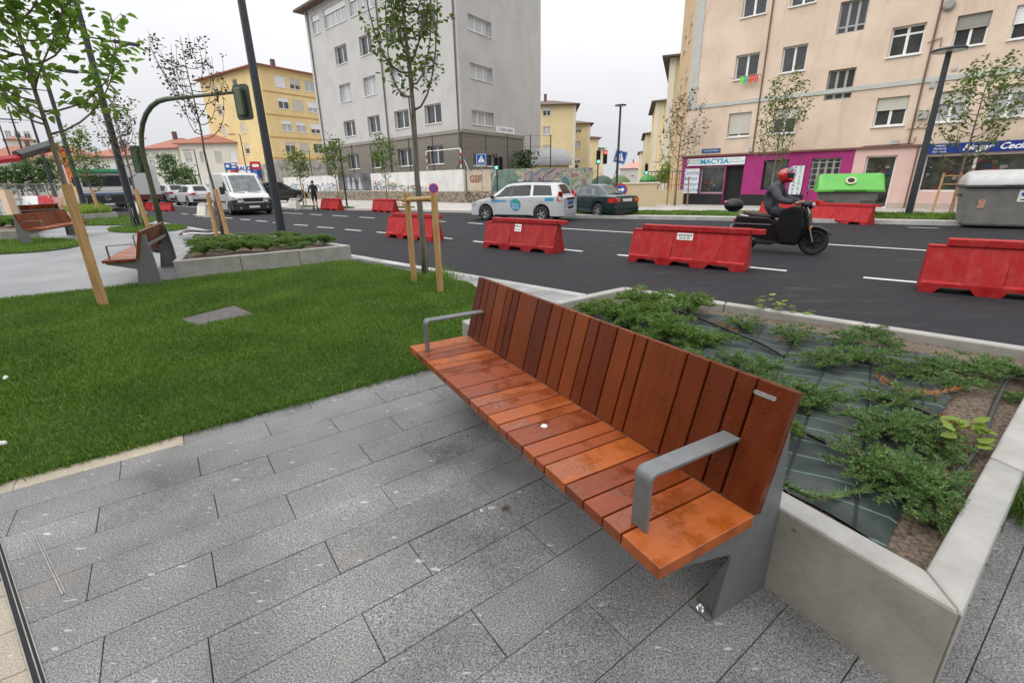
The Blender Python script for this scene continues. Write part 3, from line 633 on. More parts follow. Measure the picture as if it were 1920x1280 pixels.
def trail(pts, name, label, m_need, n=260, w=.0035):
    mb = MB(); P = [G(*q[:2], q[2]) for q in pts]; mb.cur = 1; mb.tube(P, [.0045] * len(P), 5); mb.cur = 0; r = random.Random(len(pts))
    for i in range(n):
        x = r.random() * (len(P) - 1.001); j = int(x); p = P[j].lerp(P[j + 1], x - j); fw = (P[j + 1] - P[j]).normalized()
        d = (fw * .8 + Vector((r.uniform(-1, 1), r.uniform(-1, 1), r.uniform(-.3, 1)))).normalized(); s = d.cross(Vector((r.uniform(-1, 1), r.uniform(-1, 1), 1))).normalized() * w; ln = r.uniform(.02, .05)
        b = len(mb.v); mb.v += [tuple(p - s), tuple(p + s), tuple(p + d * ln)]; mb.f.append((b, b + 1, b + 2)); mb.mi.append(0)
    return tag(mb.build(name, [m_need, m_twig]), label, 'branch')
trail([(1640, 700, .34), (1665, 720, .35), (1700, 735, .345), (1750, 737, .34), (1800, 728, .35)], 'dry_juniper_branch', 'orange dried juniper branch lying across the planter fabric', m_dry, 300)
trail([(1340, 600, .34), (1360, 612, .35), (1385, 625, .345)], 'dry_juniper_branch', 'short dry juniper branch among the bright shrubs at the planter back', m_dry, 120)
trail([(1760, 775, .36), (1790, 795, .37), (1815, 800, .36)], 'dry_juniper_branch', 'brown dried juniper tips near the right planter wall', m_dry, 170)
trail([(1455, 888, .345), (1480, 915, .345), (1515, 930, .345), (1560, 932, .345), (1610, 922, .345), (1650, 905, .345)], 'juniper_runner', 'long bare juniper runner curving over the near planter corner', m_jun, 420)
m_hose = mat('black_hose', (.012, .012, .013), rough=.42)
def hose(px, label, z=.345):
    P = [G(*q, z) for q in px]; Q = []
    for i in range(len(P) - 1):
        for t in np.linspace(0, 1, 6)[: 6 if i == len(P) - 2 else 5]:
            p0, p1, p2, p3 = P[max(0, i - 1)], P[i], P[i + 1], P[min(len(P) - 1, i + 2)]
            Q.append(.5 * ((2 * p1) + (p2 - p0) * t + (2 * p0 - 5 * p1 + 4 * p2 - p3) * t * t + (3 * p1 - p0 - 3 * p2 + p3) * t ** 3))
    tag(MB().tube(Q, .0115, 8).build('irrigation_hose', m_hose, smooth=True), label, 'hose')
hose([(1260, 580), (1310, 596), (1370, 620), (1430, 645), (1470, 668)], 'black irrigation hose running back through the bright junipers')
hose([(1888, 712), (1860, 770), (1845, 815), (1810, 870), (1770, 900), (1700, 895)], 'black irrigation hose curving along the right planter wall')
hose([(1470, 790), (1530, 820), (1590, 848), (1650, 858)], 'black irrigation hose crossing the bare fabric by the bench')
hose([(1640, 742), (1720, 765), (1790, 795), (1840, 800)], 'black irrigation hose crossing beneath the orange branch')
def weed(px, py, label, n=11, h=.16, z=.31):
    p = G(px, py, z + .04); r = random.Random(px); mb = MB()
    for k in range(n):
        a = r.uniform(0, 6.28); hh = h * r.uniform(.5, 1.1); q = Vector((math.cos(a) * hh * .6, math.sin(a) * hh * .6, hh)); mb.cur = 1; mb.tube([(0, 0, 0), q * .55, q], .002, 4); mb.cur = 0
        for m in range(2):
            b2 = a + r.uniform(-1, 1); d = Vector((math.cos(b2), math.sin(b2), r.uniform(-.3, .5))).normalized(); s = Vector((-d.y, d.x, r.uniform(-.2, .2))).normalized() * .024; l = r.uniform(.055, .085); c = q * (1 - .25 * m)
            mb.add([c, c + d * l * .35 + s, c + d * l * .75 + s * .7, c + d * l, c + d * l * .75 - s * .7, c + d * l * .35 - s], [(0, 1, 2, 3), (0, 3, 4, 5)])
    tag(mb.build('weed_plant', [m_leafy, m_twig], loc=(p.x, p.y, z)), label, 'weed')
weed(1440, 583, 'yellow-green broadleaf weed at the far edge of the big planter'); weed(1500, 588, 'smaller pale weed to the right of the broadleaf weed at the planter back', 5, .09); weed(1810, 832, 'yellow-green weed leaning on the right wall of the big planter', 9, .12)
# grass tuft right of the planter
c = G(1912, 965); Pt = np.column_stack([rng.normal(c.x + .08, .09, 900), rng.normal(c.y, .1, 900)])
tag(blades(Pt, .16, .006, 0, .9, 'grass_tuft'), 'tall grass tuft at the right frame edge outside the planter', 'grass', kind='stuff')
# second planter beyond the lawn
P2 = [G(323, 490, .3), G(657, 460, .3), G(525, 441, .3), G(362, 455, .3)]
pl2, pin2 = planter('concrete planter with green junipers at the far side of the lawn', P2, .30, soil=.25)
J2 = 'low green juniper in the concrete planter across the lawn'
for px, py, k in [(372, 464, 4), (385, 478, 5), (402, 470, 6), (420, 463, 4), (440, 473, 5), (455, 462, 6), (470, 470, 4), (490, 462, 5), (500, 470, 6), (520, 463, 4), (545, 464, 5), (560, 458, 6), (590, 459, 4), (612, 457, 5), (480, 453, 0), (440, 452, 1), (530, 450, 6), (400, 456, 2), (565, 468, 3), (545, 452, 4)]:
    jun(px, py, k, random.uniform(1.0, 1.35), J2, 'junipers in the planter across the lawn', z=.27)
# bench beside it, seen from its end
b2o = G(232, 475, .45) ; B2AZ = 152.4
b2 = bench('reddish bench seen end-on beside the planter across the lawn', G(249, 460, .45), B2AZ, 2.26, even(2.26, 19), even(2.26, 20), detail=False)
# ------------------------------------------------------------------ far pavements, strips of grass
def pxpoly(pts, z): return [tuple(G(x, y, z)[:2]) for x, y in pts]
def onplane(o, az, px, py):
    """pixel -> point on the vertical plane through o along azimuth az"""
    d = CX * ((px - 960) / FPX) + CU * ((640 - py) / FPX) + CF; a = azv(az); n = Vector((a.y, -a.x, 0)); t = (Vector((o[0], o[1], 0)).dot(n)) / d.dot(n)
    return Vector((d.x * t, d.y * t, CAM_H + d.z * t))
def vh(base, top, z0=0.0):
    g = G(*base, z0); d = CX * ((top[0] - 960) / FPX) + CU * ((640 - top[1]) / FPX) + CF
    return CAM_H + math.hypot(g.x, g.y) / math.hypot(d.x, d.y) * d.z
far_r = pxpoly([(990, 402), (1060, 402.5), (1300, 406), (1560, 410.5), (1920, 417.5)], .02); fr_end = Vector((*far_r[-1], 0))
FA = Vector((17.59, 22.42, 0)); FAZ = 133                 # shop front of the pink block
e = azv(118); far_r += [(fr_end.x + e.x * 14, fr_end.y + e.y * 14)]
fe = FA + azv(FAZ) * 22; fl = FA - azv(FAZ) * 10.6
far_r += [(fe.x, fe.y), (fe.x + 6, fe.y + 6), (fl.x + 34, fl.y + 60), (fl.x + 8, fl.y + 62), (fl.x - 1, fl.y + 10)]
tag(MB().prism(far_r, -.2, .02).build('far_pavement', m_pavefar), kind='structure')
k = [G(x, y, .02) for x, y in [(990, 402.6), (1060, 403), (1300, 406.6), (1560, 411), (1920, 418)]]
for a, b in zip(k, k[1:]):
    d = (b - a).normalized(); n = Vector((-d.y, d.x, 0)) * .16
    MB().prism([(a - n).to_tuple()[:2], (b - n).to_tuple()[:2], b.to_tuple()[:2], a.to_tuple()[:2]], -.2, .035).build('kerb', g_kerb); tag(bpy.data.objects[-1] if False else COL.objects[-1], kind='structure')
gs = pxpoly([(1000, 400), (1300, 403.5), (1800, 412), (1920, 414.5), (1920, 404.5), (1780, 402), (1300, 396.5), (1010, 396)], .03)
tag(MB().prism(gs, -.05, .03).build('verge', m_earth), kind='structure')
tag(blades(scatter(gs, 700), .09, .03, .03, .8, 'verge_grass'), 'green grass verge in front of the pink block', 'grass', kind='stuff')
far_l = pxpoly([(300, 381), (430, 385), (560, 389.5), (700, 391.5), (900, 395.5), (960, 393)], .02)
q = Vector((*far_l[0], 0)); far_l += [(2.5, 45), (3.5, 110), (-40, 130), (q.x - 30, q.y + 40)]
tag(MB().prism(far_l, -.2, .02).build('far_pavement', m_pavefar), kind='structure')
bpy.data.objects.remove(bpy.data.objects['cycle_lane'])
cl = pxpoly([(430, 386), (560, 390.2), (700, 392.2), (900, 396.4), (900, 399), (700, 395.2), (560, 392.6), (430, 388)], ROAD + .006)
tag(MB().add([(x, y, ROAD + .006) for x, y in cl], [(7, 6, 5, 4, 3, 2, 1, 0)]).build('cycle_lane', m_redlane), kind='structure')
def turf(px, py, rx, ry, az, label, z=.0, dens=500, h=.07, w=.02):
    c = G(px, py, z); a = azv(az); b = azv(az + 90)
    poly = [tuple((c + a * rx * math.cos(t) + b * ry * math.sin(t))[:2]) for t in np.linspace(0, 2 * math.pi, 20, endpoint=False)]
    tag(MB().prism(poly, -.05, z + .025).build('turf_bed', m_earth), kind='structure')
    tag(blades(scatter(poly, dens), h, w, z + .02, .8, 'turf'), label, 'grass', kind='stuff')
turf(278, 429, 2.2, 1.2, AZ_ROAD, 'green turf patch round the tree beside the curved traffic pole', dens=900)
turf(200, 413, 5.0, 1.9, AZ_ROAD, 'green turf patch beyond the wooden bench at left', dens=500, w=.03)
turf(20, 462, 2.6, 1.4, 120, 'green turf corner at the left edge before the hedge planter', dens=900)
for px, py, lab in ((572, 387.5, 'turf patch under the leftmost young tree at the mural wall'), (641, 389.5, 'turf patch under the young tree by the small angled lamp'), (752, 389, 'low turf patch by the far red barrier')):
    turf(px, py, 1.3, .6, AZ_ROAD, lab, z=.02, dens=150, w=.04)

# ------------------------------------------------------------------ trees
m_bark = mat('bark_grey', (.10, .085, .065), (.22, .19, .15), scale=18, rough=.9, bump=.6, bscale=40, stretch=(1, 1, .3))
m_bark2 = mat('bark_dark', (.06, .045, .035), (.15, .12, .085), scale=18, rough=.9, bump=.6, bscale=40, stretch=(1, 1, .3))
m_stake = mat('peeled_stake', (.38, .22, .08), (.52, .33, .14), scale=9, rough=.75, bump=.25, bscale=30, stretch=(3, 3, .4))
m_stakeR = mat('brown_stake', (.26, .12, .05), (.36, .18, .08), scale=9, rough=.8)
lf_big = leafmat('leaf_fresh', (.09, .20, .02), (.30, .46, .08), scale=4, tr=.62)
lf_olive = leafmat('leaf_olive', (.065, .12, .022), (.19, .27, .055), scale=5, tr=.45)
lf_dark = leafmat('leaf_dark', (.022, .06, .014), (.07, .13, .03), scale=3, tr=.3)
lf_mid = leafmat('leaf_mid', (.05, .11, .03), (.13, .22, .06), scale=3, tr=.35)
lf_purple = leafmat('leaf_purple', (.045, .02, .018), (.11, .05, .035), scale=5, tr=.3)
lf_brown = leafmat('leaf_brownish', (.055, .05, .02), (.13, .11, .05), scale=5, tr=.3)
def leaf(mb, c, d, up, l, w):
    s = d.cross(up)
    if s.length < 1e-3: s = Vector((1, 0, 0))
    s.normalize(); nn = s.cross(d).normalized(); k = l * .16
    b = len(mb.v); mb.v += [tuple(c), tuple(c + d * l * .32 + s * w * .5 + nn * k), tuple(c + d * l * .72 + s * w * .38 + nn * k * .6), tuple(c + d * l - nn * k * .6), tuple(c + d * l * .72 - s * w * .38 + nn * k * .6), tuple(c + d * l * .32 - s * w * .5 + nn * k)]
    mb.f += [(b, b + 1, b + 2, b + 3), (b, b + 3, b + 4, b + 5)]; mb.mi += [mb.cur] * 2
def tree(label, base, h, clear, width, nbr, per, lsize, leafm, seed, r0=.05, bark=None, up=.75, group=None, low=.0, clump=3, name='young_tree', curve=.5, stemleaf=True):
    """slim street tree: tapered trunk, ascending limbs with side twigs, leaves set in small clusters on the twigs"""
    r = random.Random(seed); root = thing(name, label, 'tree', base, 0, group); bark = bark or m_bark
    tb = MB(); lb = MB(); wob = [(r.uniform(-.03, .03), r.uniform(-.03, .03)) for _ in range(8)]
    def tp(t):
        x = t * 7; j = min(6, int(x)); f = x - j; return Vector((wob[j][0] * (1 - f) + wob[j + 1][0] * f, wob[j][1] * (1 - f) + wob[j + 1][1] * f, t * h)) * 1.0
    wob[0] = (0, 0)
    tb.tube([tp(t) for t in np.linspace(0, 1, 12)], [r0 * (1 - .93 * t ** .8) + .003 for t in np.linspace(0, 1, 12)], 8)
    def cluster(p, n, s):
        for _ in range(n):
            d = Vector((r.uniform(-1, 1), r.uniform(-1, 1), r.uniform(-.8, .5))).normalized(); u = Vector((r.uniform(-.6, .6), r.uniform(-.6, .6), 1))
            leaf(lb, p + d * s * .35, d, u, s * r.uniform(.65, 1.2), s * r.uniform(.5, .75))
    for i in range(nbr):
        t0 = (clear + (h * .93 - clear) * (i + r.random() * .8) / nbr) / h; o = tp(t0); a = i * 2.4 + r.uniform(-.4, .4)
        env = math.sin(min(1, (1 - (t0 * h - clear) / (h - clear) * .82)) * math.pi * .62) ; ln = (h - t0 * h) * up * r.uniform(.75, 1.1) + width * .35; out_ = width * env * r.uniform(.6, 1.1)
        n = 8; pts = []
        for k_ in range(n + 1):
            s = k_ / n; rad = out_ * (1 - (1 - s) ** (1 + curve * 2)); zz = ln * (s ** (1 + curve)) * .92 - low * math.sin(s * math.pi) ; aa = a + .25 * math.sin(s * 3 + i)
            pts.append(o + Vector((math.cos(aa) * rad, math.sin(aa) * rad, zz)))
        rb = r0 * .36 * (1 - t0 * .6); tb.tube(pts, [rb * (1 - .85 * k_ / n) + .0025 for k_ in range(n + 1)], 5)
        for _ in range(per):
            x = (r.random() ** .8) * (n - .01); j = int(x); p = pts[j].lerp(pts[j + 1], x - j)
            if x < n * .18: continue
            d = Vector((r.uniform(-1, 1), r.uniform(-1, 1), r.uniform(-.1, .9))).normalized(); tl = r.uniform(.4, 1.5) * lsize * 1.6; q = p + d * tl
            tb.tube([p, q], [.0028, .0012], 3, cap=False); cluster(q, clump, lsize)
            if stemleaf and r.random() < .5: cluster(p, 1, lsize)
    tb.build('trunk', bark, root, smooth=True); lb.build('crown', leafm, root)
    return root
def stake(label, base, top, r=.045, m=None, name='tree_stake'):
    b, t = Vector(base), Vector(top); tag(MB(T(*b)).tube([(0, 0, -.05), (t - b) * .5, t - b], [r * 1.05, r, r * .97], 10).build(name, m or m_stake, smooth=False, auto=40), label, 'tree stake')
g = G(186, 572)
tree('fresh green large-leaved young tree at the left edge of the lawn', g + Vector((-.03, .1, 0)), 4.9, 2.1, 1.05, 26, 21, .128, lf_big, 3, r0=.042, up=.42, curve=.25, clump=4, low=.12)
stake('thick peeled timber stake tied to the large-leaved tree on the lawn', G(195, 574), G(195, 574) + Vector((0, 0, 1.56)), .056)
g = G(418, 443); tree('sparse purple-leaved young tree behind the second planter', g, 5.5, 2.85, .95, 20, 11, .10, lf_purple, 5, r0=.05, bark=m_bark2, up=.7, clump=2, low=.15)
stake('left peeled stake of the purple-leaved tree', G(407, 445), G(407, 445) + Vector((0, 0, 1.3)), .055); stake('right peeled stake of the purple-leaved tree', G(428, 444), G(428, 444) + Vector((-.12, .05, 1.42)), .06)
g = G(272, 427); tree('slim brownish-leaved tree between dark lamp post and curved traffic pole', g, 4.75, 1.9, .7, 20, 9, .11, lf_brown, 8, r0=.05, up=.6, clump=3)
stake('peeled stake at the brownish tree by the curved traffic pole', G(279, 429), G(279, 429) + Vector((-.1, 0, 1.45)), .07)
g = G(187, 408); tree('small olive-leaved tree in turf before the lorry', g, 4.4, 1.3, 1.0, 22, 15, .15, lf_olive, 12, r0=.05, up=.5, clump=3)
stake('peeled stake of the small olive tree before the lorry', G(191, 410), G(191, 410) + Vector((-.1, 0, 1.5)), .08)
g = G(798, 522); tree('tall young tree with upswept limbs in the lawn corner before the grey school', g, 5.6, 2.5, .56, 24, 36, .085, lf_olive, 21, r0=.058, bark=m_bark, up=.8, clump=3, low=.16, curve=.55)
Pm = np.column_stack([rng.normal(g.x + .02, .22, 1500), rng.normal(g.y - .05, .2, 1500)]); tag(blades(Pm, .13, .008, .004, .8, 'grass_tuft'), 'taller dark grass tuft round the foot of the lawn corner tree', 'grass', kind='stuff')
sf = thing('tree_support', 'timber support frame of two posts and a rail round the lawn corner tree', 'tree support', g)
pa, pb = G(777, 531) - g, G(826, 549) - g
for p in (pa, pb): MB(T(*p)).tube([(0, 0, -.05), (0, 0, .7), (0, 0, 1.36)], .045, 12).build('post', m_stake, sf, auto=40)
dv = (pb - pa).normalized(); MB().tube([pa - dv * .14 + Vector((0, 0, 1.26)), pb + dv * .02 + Vector((0, 0, 1.30))], .036, 10).build('rail', m_stake, sf, auto=40)
MB().tube([(0.06, -.12, -.02), (.02, -.08, 1.3), (-.03, -.06, 2.7)], .012, 6).build('guide_cane', mat('cane_grey', (.13, .125, .12), rough=.7), sf)
for px, py, h, cl_, wd_, n, per, ls, lm, sd, lab in [(1265, 385, 5.9, 1.7, 1.15, 22, 9, .14, lf_brown, 31, 'sparse brownish young tree at the left corner of the pink block'), (1440, 391, 5.8, 1.5, 1.0, 24, 15, .15, lf_olive, 33, 'green young tree before the magenta shop front'), (1782, 400, 5.2, 1.5, 1.35, 24, 18, .16, lf_olive, 35, 'green young tree before the blue shop sign')]:
    g = G(px, py, .02); tree(lab, g, h, cl_, wd_, n, per, ls, lm, sd, r0=.06, up=.5, clump=2)
def stakes3(g, r, h, lab, cols, rails=True):
    s = thing('tree_support', lab, 'tree support', g)
    for i, (dx, dy) in enumerate(r):
        b = azv(FAZ) * dx + azv(43) * dy; MB(T(*b)).tube([(0, 0, -.03), (-b.x * .1, -b.y * .1, h)], .04, 8).build('post', cols[i % len(cols)], s)
    if rails:
        for zz in (h * .72, h * .93):
            b0 = azv(FAZ) * r[0][0] * .92; b1 = azv(FAZ) * r[-1][0] * .92; MB().tube([b0 + Vector((0, 0, zz)), b1 + Vector((0, 0, zz))], .022, 6).build('rail', cols[0], s)
stakes3(G(1268, 385, .02), [(-.6, 0), (0, -.35), (.65, 0)], 1.55, 'brown three-legged tree support at the left corner of the pink block', [m_stakeR])
stakes3(G(1782, 400, .02), [(-.55, -.1), (0, -.25), (.6, 0)], 1.5, 'brown and yellow tree support before the blue shop sign', [m_stake, m_stakeR])
for px, py, h, sd, lab in [(570, 387, 3.7, 41, 'leftmost young street tree before the mural wall'), (637, 389, 4.2, 43, 'young street tree beside the small angled lamp at the mural wall'), (728, 384, 4.6, 45, 'young street tree before the coloured brick mural')]:
    g = G(px, py, .02); tree(lab, g, h, 1.6, .85, 16, 10, .2, lf_olive, sd, r0=.05, up=.55, clump=3)
    stake('thin stake of the ' + lab, g + Vector((.15, .1, 0)), g + Vector((.1, .1, 1.6)), .04)
for px, d_, h, w, sd, lab in [(18, 70, 3.4, 1.3, 51, 'bushy green tree at the far left edge behind the works fence'), (62, 70, 3.9, 1.2, 52, 'bushy green tree between the far left lamp posts'), (98, 68, 4.6, 1.0, 53, 'tall narrow green tree behind the works fence'), (326, 66, 4.8, 1.2, 54, 'thin bare tree before the white houses'), (352, 72, 3.6, 1.5, 55, 'round green bush-like tree left of the white van')]:
    g = onray(px, 360, d_); g.z = 0; tree(lab, g, h, .9, w, 22, 12, .26, lf_mid, sd, r0=.07, up=.4, clump=4, curve=.3)

# ------------------------------------------------------------------ posts, lamps, signals
m_post = mat('anthracite_post', (.028, .032, .040), (.036, .041, .05), scale=6, rough=.42, metal=.2)
m_green_post = mat('olive_green_post', (.05, .075, .035), (.07, .095, .05), scale=8, rough=.45)
m_blackpl = mat('black_plastic', (.015, .015, .016), rough=.4)
m_lens = mat('lamp_lens', (.55, .55, .52), rough=.3)
def post(root, h, r0, r1, m, base=True):
    MB().tube([(0, 0, 0), (0, 0, h * .5), (0, 0, h)], [r0, (r0 + r1) / 2, r1], 16).build('pole', m, root, smooth=False, auto=50)
    if base: MB().lathe([(r0 * 1.9, 0), (r0 * 1.9, .012), (r0 * 1.15, .016), (r0 * 1.12, .05), (r0, .055)], 16).build('base_flange', m, root, auto=30)
p = thing('lamp_post', 'tall dark lamp post rising out of frame behind the second planter', 'lamp post', G(529, 441)); post(p, 10.5, .128, .085, m_post)
MB().box(-.06, -.1, 10.4, 1.3, .1, 10.48).build('luminaire', m_post, p)
lamps = [((257, 425), 9.5, .14, 'dark lamp post with a leaning bicycle, nearest at the left', [(6.75, 1.6, 1), (5.55, 1.0, -1)]), ((163, 402), 8.4, .15, 'dark lamp post before the lorry cab, second at the left', [(6.3, 1.5, 1), (6.9, 1.5, -1)])]
def lamp_arm(p, z, ln, az, w=.14):
    d = azv(az); MB(T(0, 0, z, az2rz(az))).box(0, -.03, -.02, ln * .55, .03, .02).box(ln * .5, -w, -.045, ln, w, .03).build('luminaire', m_post, p)
for (px, py), h, r0, lab, arms in lamps:
    p = thing('lamp_post', lab, 'lamp post', G(px, py)); post(p, h, r0, r0 * .6, m_post)
    for z, ln, s in arms: lamp_arm(p, z, ln, AZ_ROAD - 90 if s > 0 else AZ_ROAD + 90)
for px, d_, h, lab in [(104, 62, 8.6, 'slim dark lamp post, third at the left, behind the crane boom'), (70, 82, 10.5, 'slim dark lamp post, fourth at the left, with two arms'), (44, 100, 11, 'slim dark lamp post, farthest at the left edge')]:
    g = onray(px, 366, d_); g.z = 0; p = thing('lamp_post', lab, 'lamp post', g); post(p, h, .13, .08, m_post, False); lamp_arm(p, h - .5, 2.0, 43); lamp_arm(p, h - 1.3, 2.0, 223)
def disc_lamp(px, py, h, r, lab, z=.02, pr=.085):
    p = thing('lamp_post', lab, 'lamp post', G(px, py, z)); post(p, h, pr, pr * .72, m_post)
    MB(T(0, 0, h)).lathe([(.0, -.02), (r * .2, -.02), (r * .98, .0), (r, .03), (r * .96, .07), (r * .3, .10), (0, .10)], 28).build('lamp_head', m_post, p, auto=35)
    MB(T(0, 0, h)).lathe([(r * .22, -.024), (r * .9, -.006), (r * .9, -.003), (r * .22, -.02)], 28).build('lamp_lens', m_lens, p, auto=35)
disc_lamp(1703, 402.5, 5.5, .5, 'dark lamp post with flat disc head before the pink block', pr=.12)
disc_lamp(1154, 382, 5.68, .34, 'dark lamp post with flat disc head at the side street mouth', pr=.085)
def l_lamp(g, h, lab, az, ln=.9):
    p = thing('lamp_post', lab, 'lamp post', g); post(p, h, .06, .05, m_post, False); lamp_arm(p, h, ln, az, .1)
l_lamp(G(651, 388, .02), 4.35, 'small angled lamp post before the mural wall', 313, .85)
g = onray(470, 360, 62); g.z = 0; l_lamp(g, 6.8, 'small angled lamp post behind the white van by the red shop', 270, 1.2)
g = onray(381, 360, 66); g.z = 0; l_lamp(g, 5.4, 'small angled lamp post before the white house', 270, 1.2)
# bent green signal pole with the back of a signal board
gp = G(302, 421); gt = thing('signal_gantry', 'bent olive-green traffic signal pole arching over the road', 'traffic signal', gp)
gz = 4.72; ge_ = G(452, 172, gz) - gp; ge_.z = 0; gl_ = ge_.length; gd_ = ge_.normalized(); GAZ = math.degrees(math.atan2(gd_.x, gd_.y)); gr0 = 2.0
gpts = [Vector((0, 0, z)) for z in (0, 1.2, 2.4, gz - gr0)] + [gd_ * gr0 * (1 - math.cos(t)) + Vector((0, 0, gz - gr0 + gr0 * math.sin(t))) for t in np.linspace(.2, math.pi / 2, 7)] + [gd_ * (gl_ * .6) + Vector((0, 0, gz)), gd_ * gl_ + Vector((0, 0, gz))]
MB().tube(gpts, [.115, .105, .1, .095] + [.09] * 7 + [.065, .05], 12).build('pole', m_green_post, gt, smooth=True)
bp_ = gpts[-1]; MM = Matrix.Translation(bp_) @ Matrix.Rotation(az2rz(GAZ), 4, 'Z')
bb = []
for cx, cz, a0 in ((.24, .46, 0), (-.24, .46, 90), (-.24, -.46, 180), (.24, -.46, 270)):
    bb += [(cx + .12 * math.cos(R(a0 + t)), cz + .12 * math.sin(R(a0 + t))) for t in (0, 30, 60, 90)]
MB(MM @ T(0, .0, -.35)).side(bb, -.03, .02).build('back_board', mat('board_black', (.03, .038, .03), rough=.5), gt)
MB(MM @ T(0, -.08, -.35)).box(-.14, -.12, -.45, .14, .05, .45).build('signal_head', m_green_post, gt, bevel=.03)
sx = MB(T(gp.x * 0, 0, 0)); sh = thing('signal_box', 'leafy-green lower signal head fixed to the bent traffic pole', 'traffic signal', gp + Vector((0, 0, 0)))
MB().box(-.42, -.16, 2.1, -.14, .16, 3.15).build('housing', mat('housing_green', (.03, .075, .03), (.05, .1, .04), scale=9, rough=.5), sh, bevel=.04)
MB().box(-.2, -.02, 2.3, -.08, .02, 2.36).box(-.2, -.02, 2.9, -.08, .02, 2.96).build('bracket', m_green_post, sh)
m_gon = mat('signal_green_on', (.05, .5, .35), rough=.3, emit=(.12, 1, .72, 2.2)); m_ron = mat('signal_red_on', (.5, .03, .03), rough=.3, emit=(1, .09, .06, 2.0)); m_off = mat('signal_lens_off', (.02, .018, .015), rough=.25)
def signal(g, lab, zc, lit, s=1.0, az=180, pole_h=None, yellow=False):
    """traffic signal on a pole: three lenses with visors, facing azimuth az"""
    root = thing('traffic_light', lab, 'traffic light', g, az2rz(az) + R(90))
    MB().tube([(0, 0, 0), (0, 0, pole_h or zc + .6 * s)], .05, 10).build('pole', m_blackpl, root)
    for hx, col in lit:
        hd = MB(T(hx, -.16, zc)).box(-.13 * s, -.1 * s, -.42 * s, .13 * s, .1 * s, .42 * s).build('signal_head', m_blackpl, root, bevel=.03)
        for i, zz in enumerate((.27, 0, -.27)):
            on = (col == 'g' and i == 2) or (col == 'r' and i == 0)
            mm = (m_gon if col == 'g' else m_ron) if on else m_off
            MB(T(hx, -.16 - .1 * s, zc + zz * s, 0, R(90))).lathe([(.0, 0), (.095 * s, 0), (.095 * s, .012), (.05 * s, .02), (0, .021)], 16).build('lens', mm, hd)
            MB(T(hx, -.16 - .1 * s, zc + zz * s)).tube([(0, .0, 0), (0, -.14 * s, .0)], .11 * s, 14, cap=False).build('visor', m_blackpl, hd)
g = onray(933, 370, 33); g.z = .02; signal(g, 'traffic light showing green before the graffiti wall', 2.62, [(0, 'g'), (.3, 'x')], 1.0, 185)
g = onray(1119, 370, 40); g.z = .02; signal(g, 'twin traffic light with green and red lamps left of the tilted crossing sign', 3.15, [(-.02, 'g'), (.5, 'r')], 1.2, 183)
g = onray(1079, 370, 56); g.z = .02; signal(g, 'small far traffic light showing green before the first yellow block', 2.5, [(0, 'g')], 1.3, 183)
g = onray(1208, 365, 58); g.z = .02; signal(g, 'small far traffic light showing green by the green-lidded bin', 2.5, [(0, 'g')], 1.3, 187)
m_blue = mat('sign_blue', (.01, .07, .33), rough=.4); m_white = mat('sign_white', (.78, .78, .78), rough=.45); m_signred = mat('sign_red', (.5, .015, .02), rough=.4)
def crossing_sign(g, z, s, lab, tilt=0, az=180, lean=0):
    root = thing('crossing_sign', lab, 'road sign', g, az2rz(az) + R(90)); root.rotation_euler.y = lean
    MB().tube([(0, .03, 0), (0, .03, z + s * .4)], .03, 8).build('post', m_steel, root)
    M0 = T(0, 0, z, 0, 0, tilt)
    MB(M0).box(-s / 2, -.012, -s / 2, s / 2, .012, s / 2).build('panel', m_blue, root, bevel=.01)
    e_ = s * .475; fr = MB(M0)
    for a in ((-e_, -.016, -e_, e_, -.012, -e_ + .02), (-e_, -.016, e_ - .02, e_, -.012, e_), (-e_, -.016, -e_ + .02, -e_ + .02, -.012, e_ - .02), (e_ - .02, -.016, -e_ + .02, e_, -.012, e_ - .02)): fr.box(*a)
    fr.build('border', m_white, root)
    MB(M0).side([(-s * .37, -s * .3), (s * .37, -s * .3), (0, s * .36)], -.017, -.0125).build('triangle', m_white, root)
    fg = MB(M0)                                                  # walking figure over the stripes
    fg.side([(-.02 * s, .2 * s), (.03 * s, .2 * s), (.03 * s, .15 * s), (-.02 * s, .15 * s)], -.022, -.0175)
    fg.side([(-.035 * s, .14 * s), (.035 * s, .13 * s), (.03 * s, -.02 * s), (-.03 * s, -.02 * s)], -.022, -.0175)
    fg.side([(-.03 * s, -.025 * s), (.01 * s, -.025 * s), (-.07 * s, -.19 * s), (-.11 * s, -.19 * s)], -.022, -.0175)
    fg.side([(.012 * s, -.025 * s), (.04 * s, -.025 * s), (.11 * s, -.19 * s), (.07 * s, -.19 * s)], -.022, -.0175)
    fg.side([(-.05 * s, .11 * s), (-.038 * s, .13 * s), (-.11 * s, .02 * s), (-.13 * s, .03 * s)], -.022, -.0175)
    for k_ in range(5): x = (-.3 + k_ * .135) * s; fg.side([(x, -.29 * s), (x + .06 * s, -.29 * s), (x + .075 * s, -.22 * s), (x + .015 * s, -.22 * s)], -.022, -.0175)
    fg.build('symbol', m_blackpl, root)
g = onray(905, 372, 33.4); g.z = .02; crossing_sign(g, 2.9, .68, 'upright blue pedestrian crossing sign before the graffiti wall', az=184)
g = onray(1136, 370, 34); g.z = .02; crossing_sign(g, 3.0, .8, 'tilted blue pedestrian crossing sign leaning beside the disc lamp', tilt=R(-2), az=186, lean=R(16))
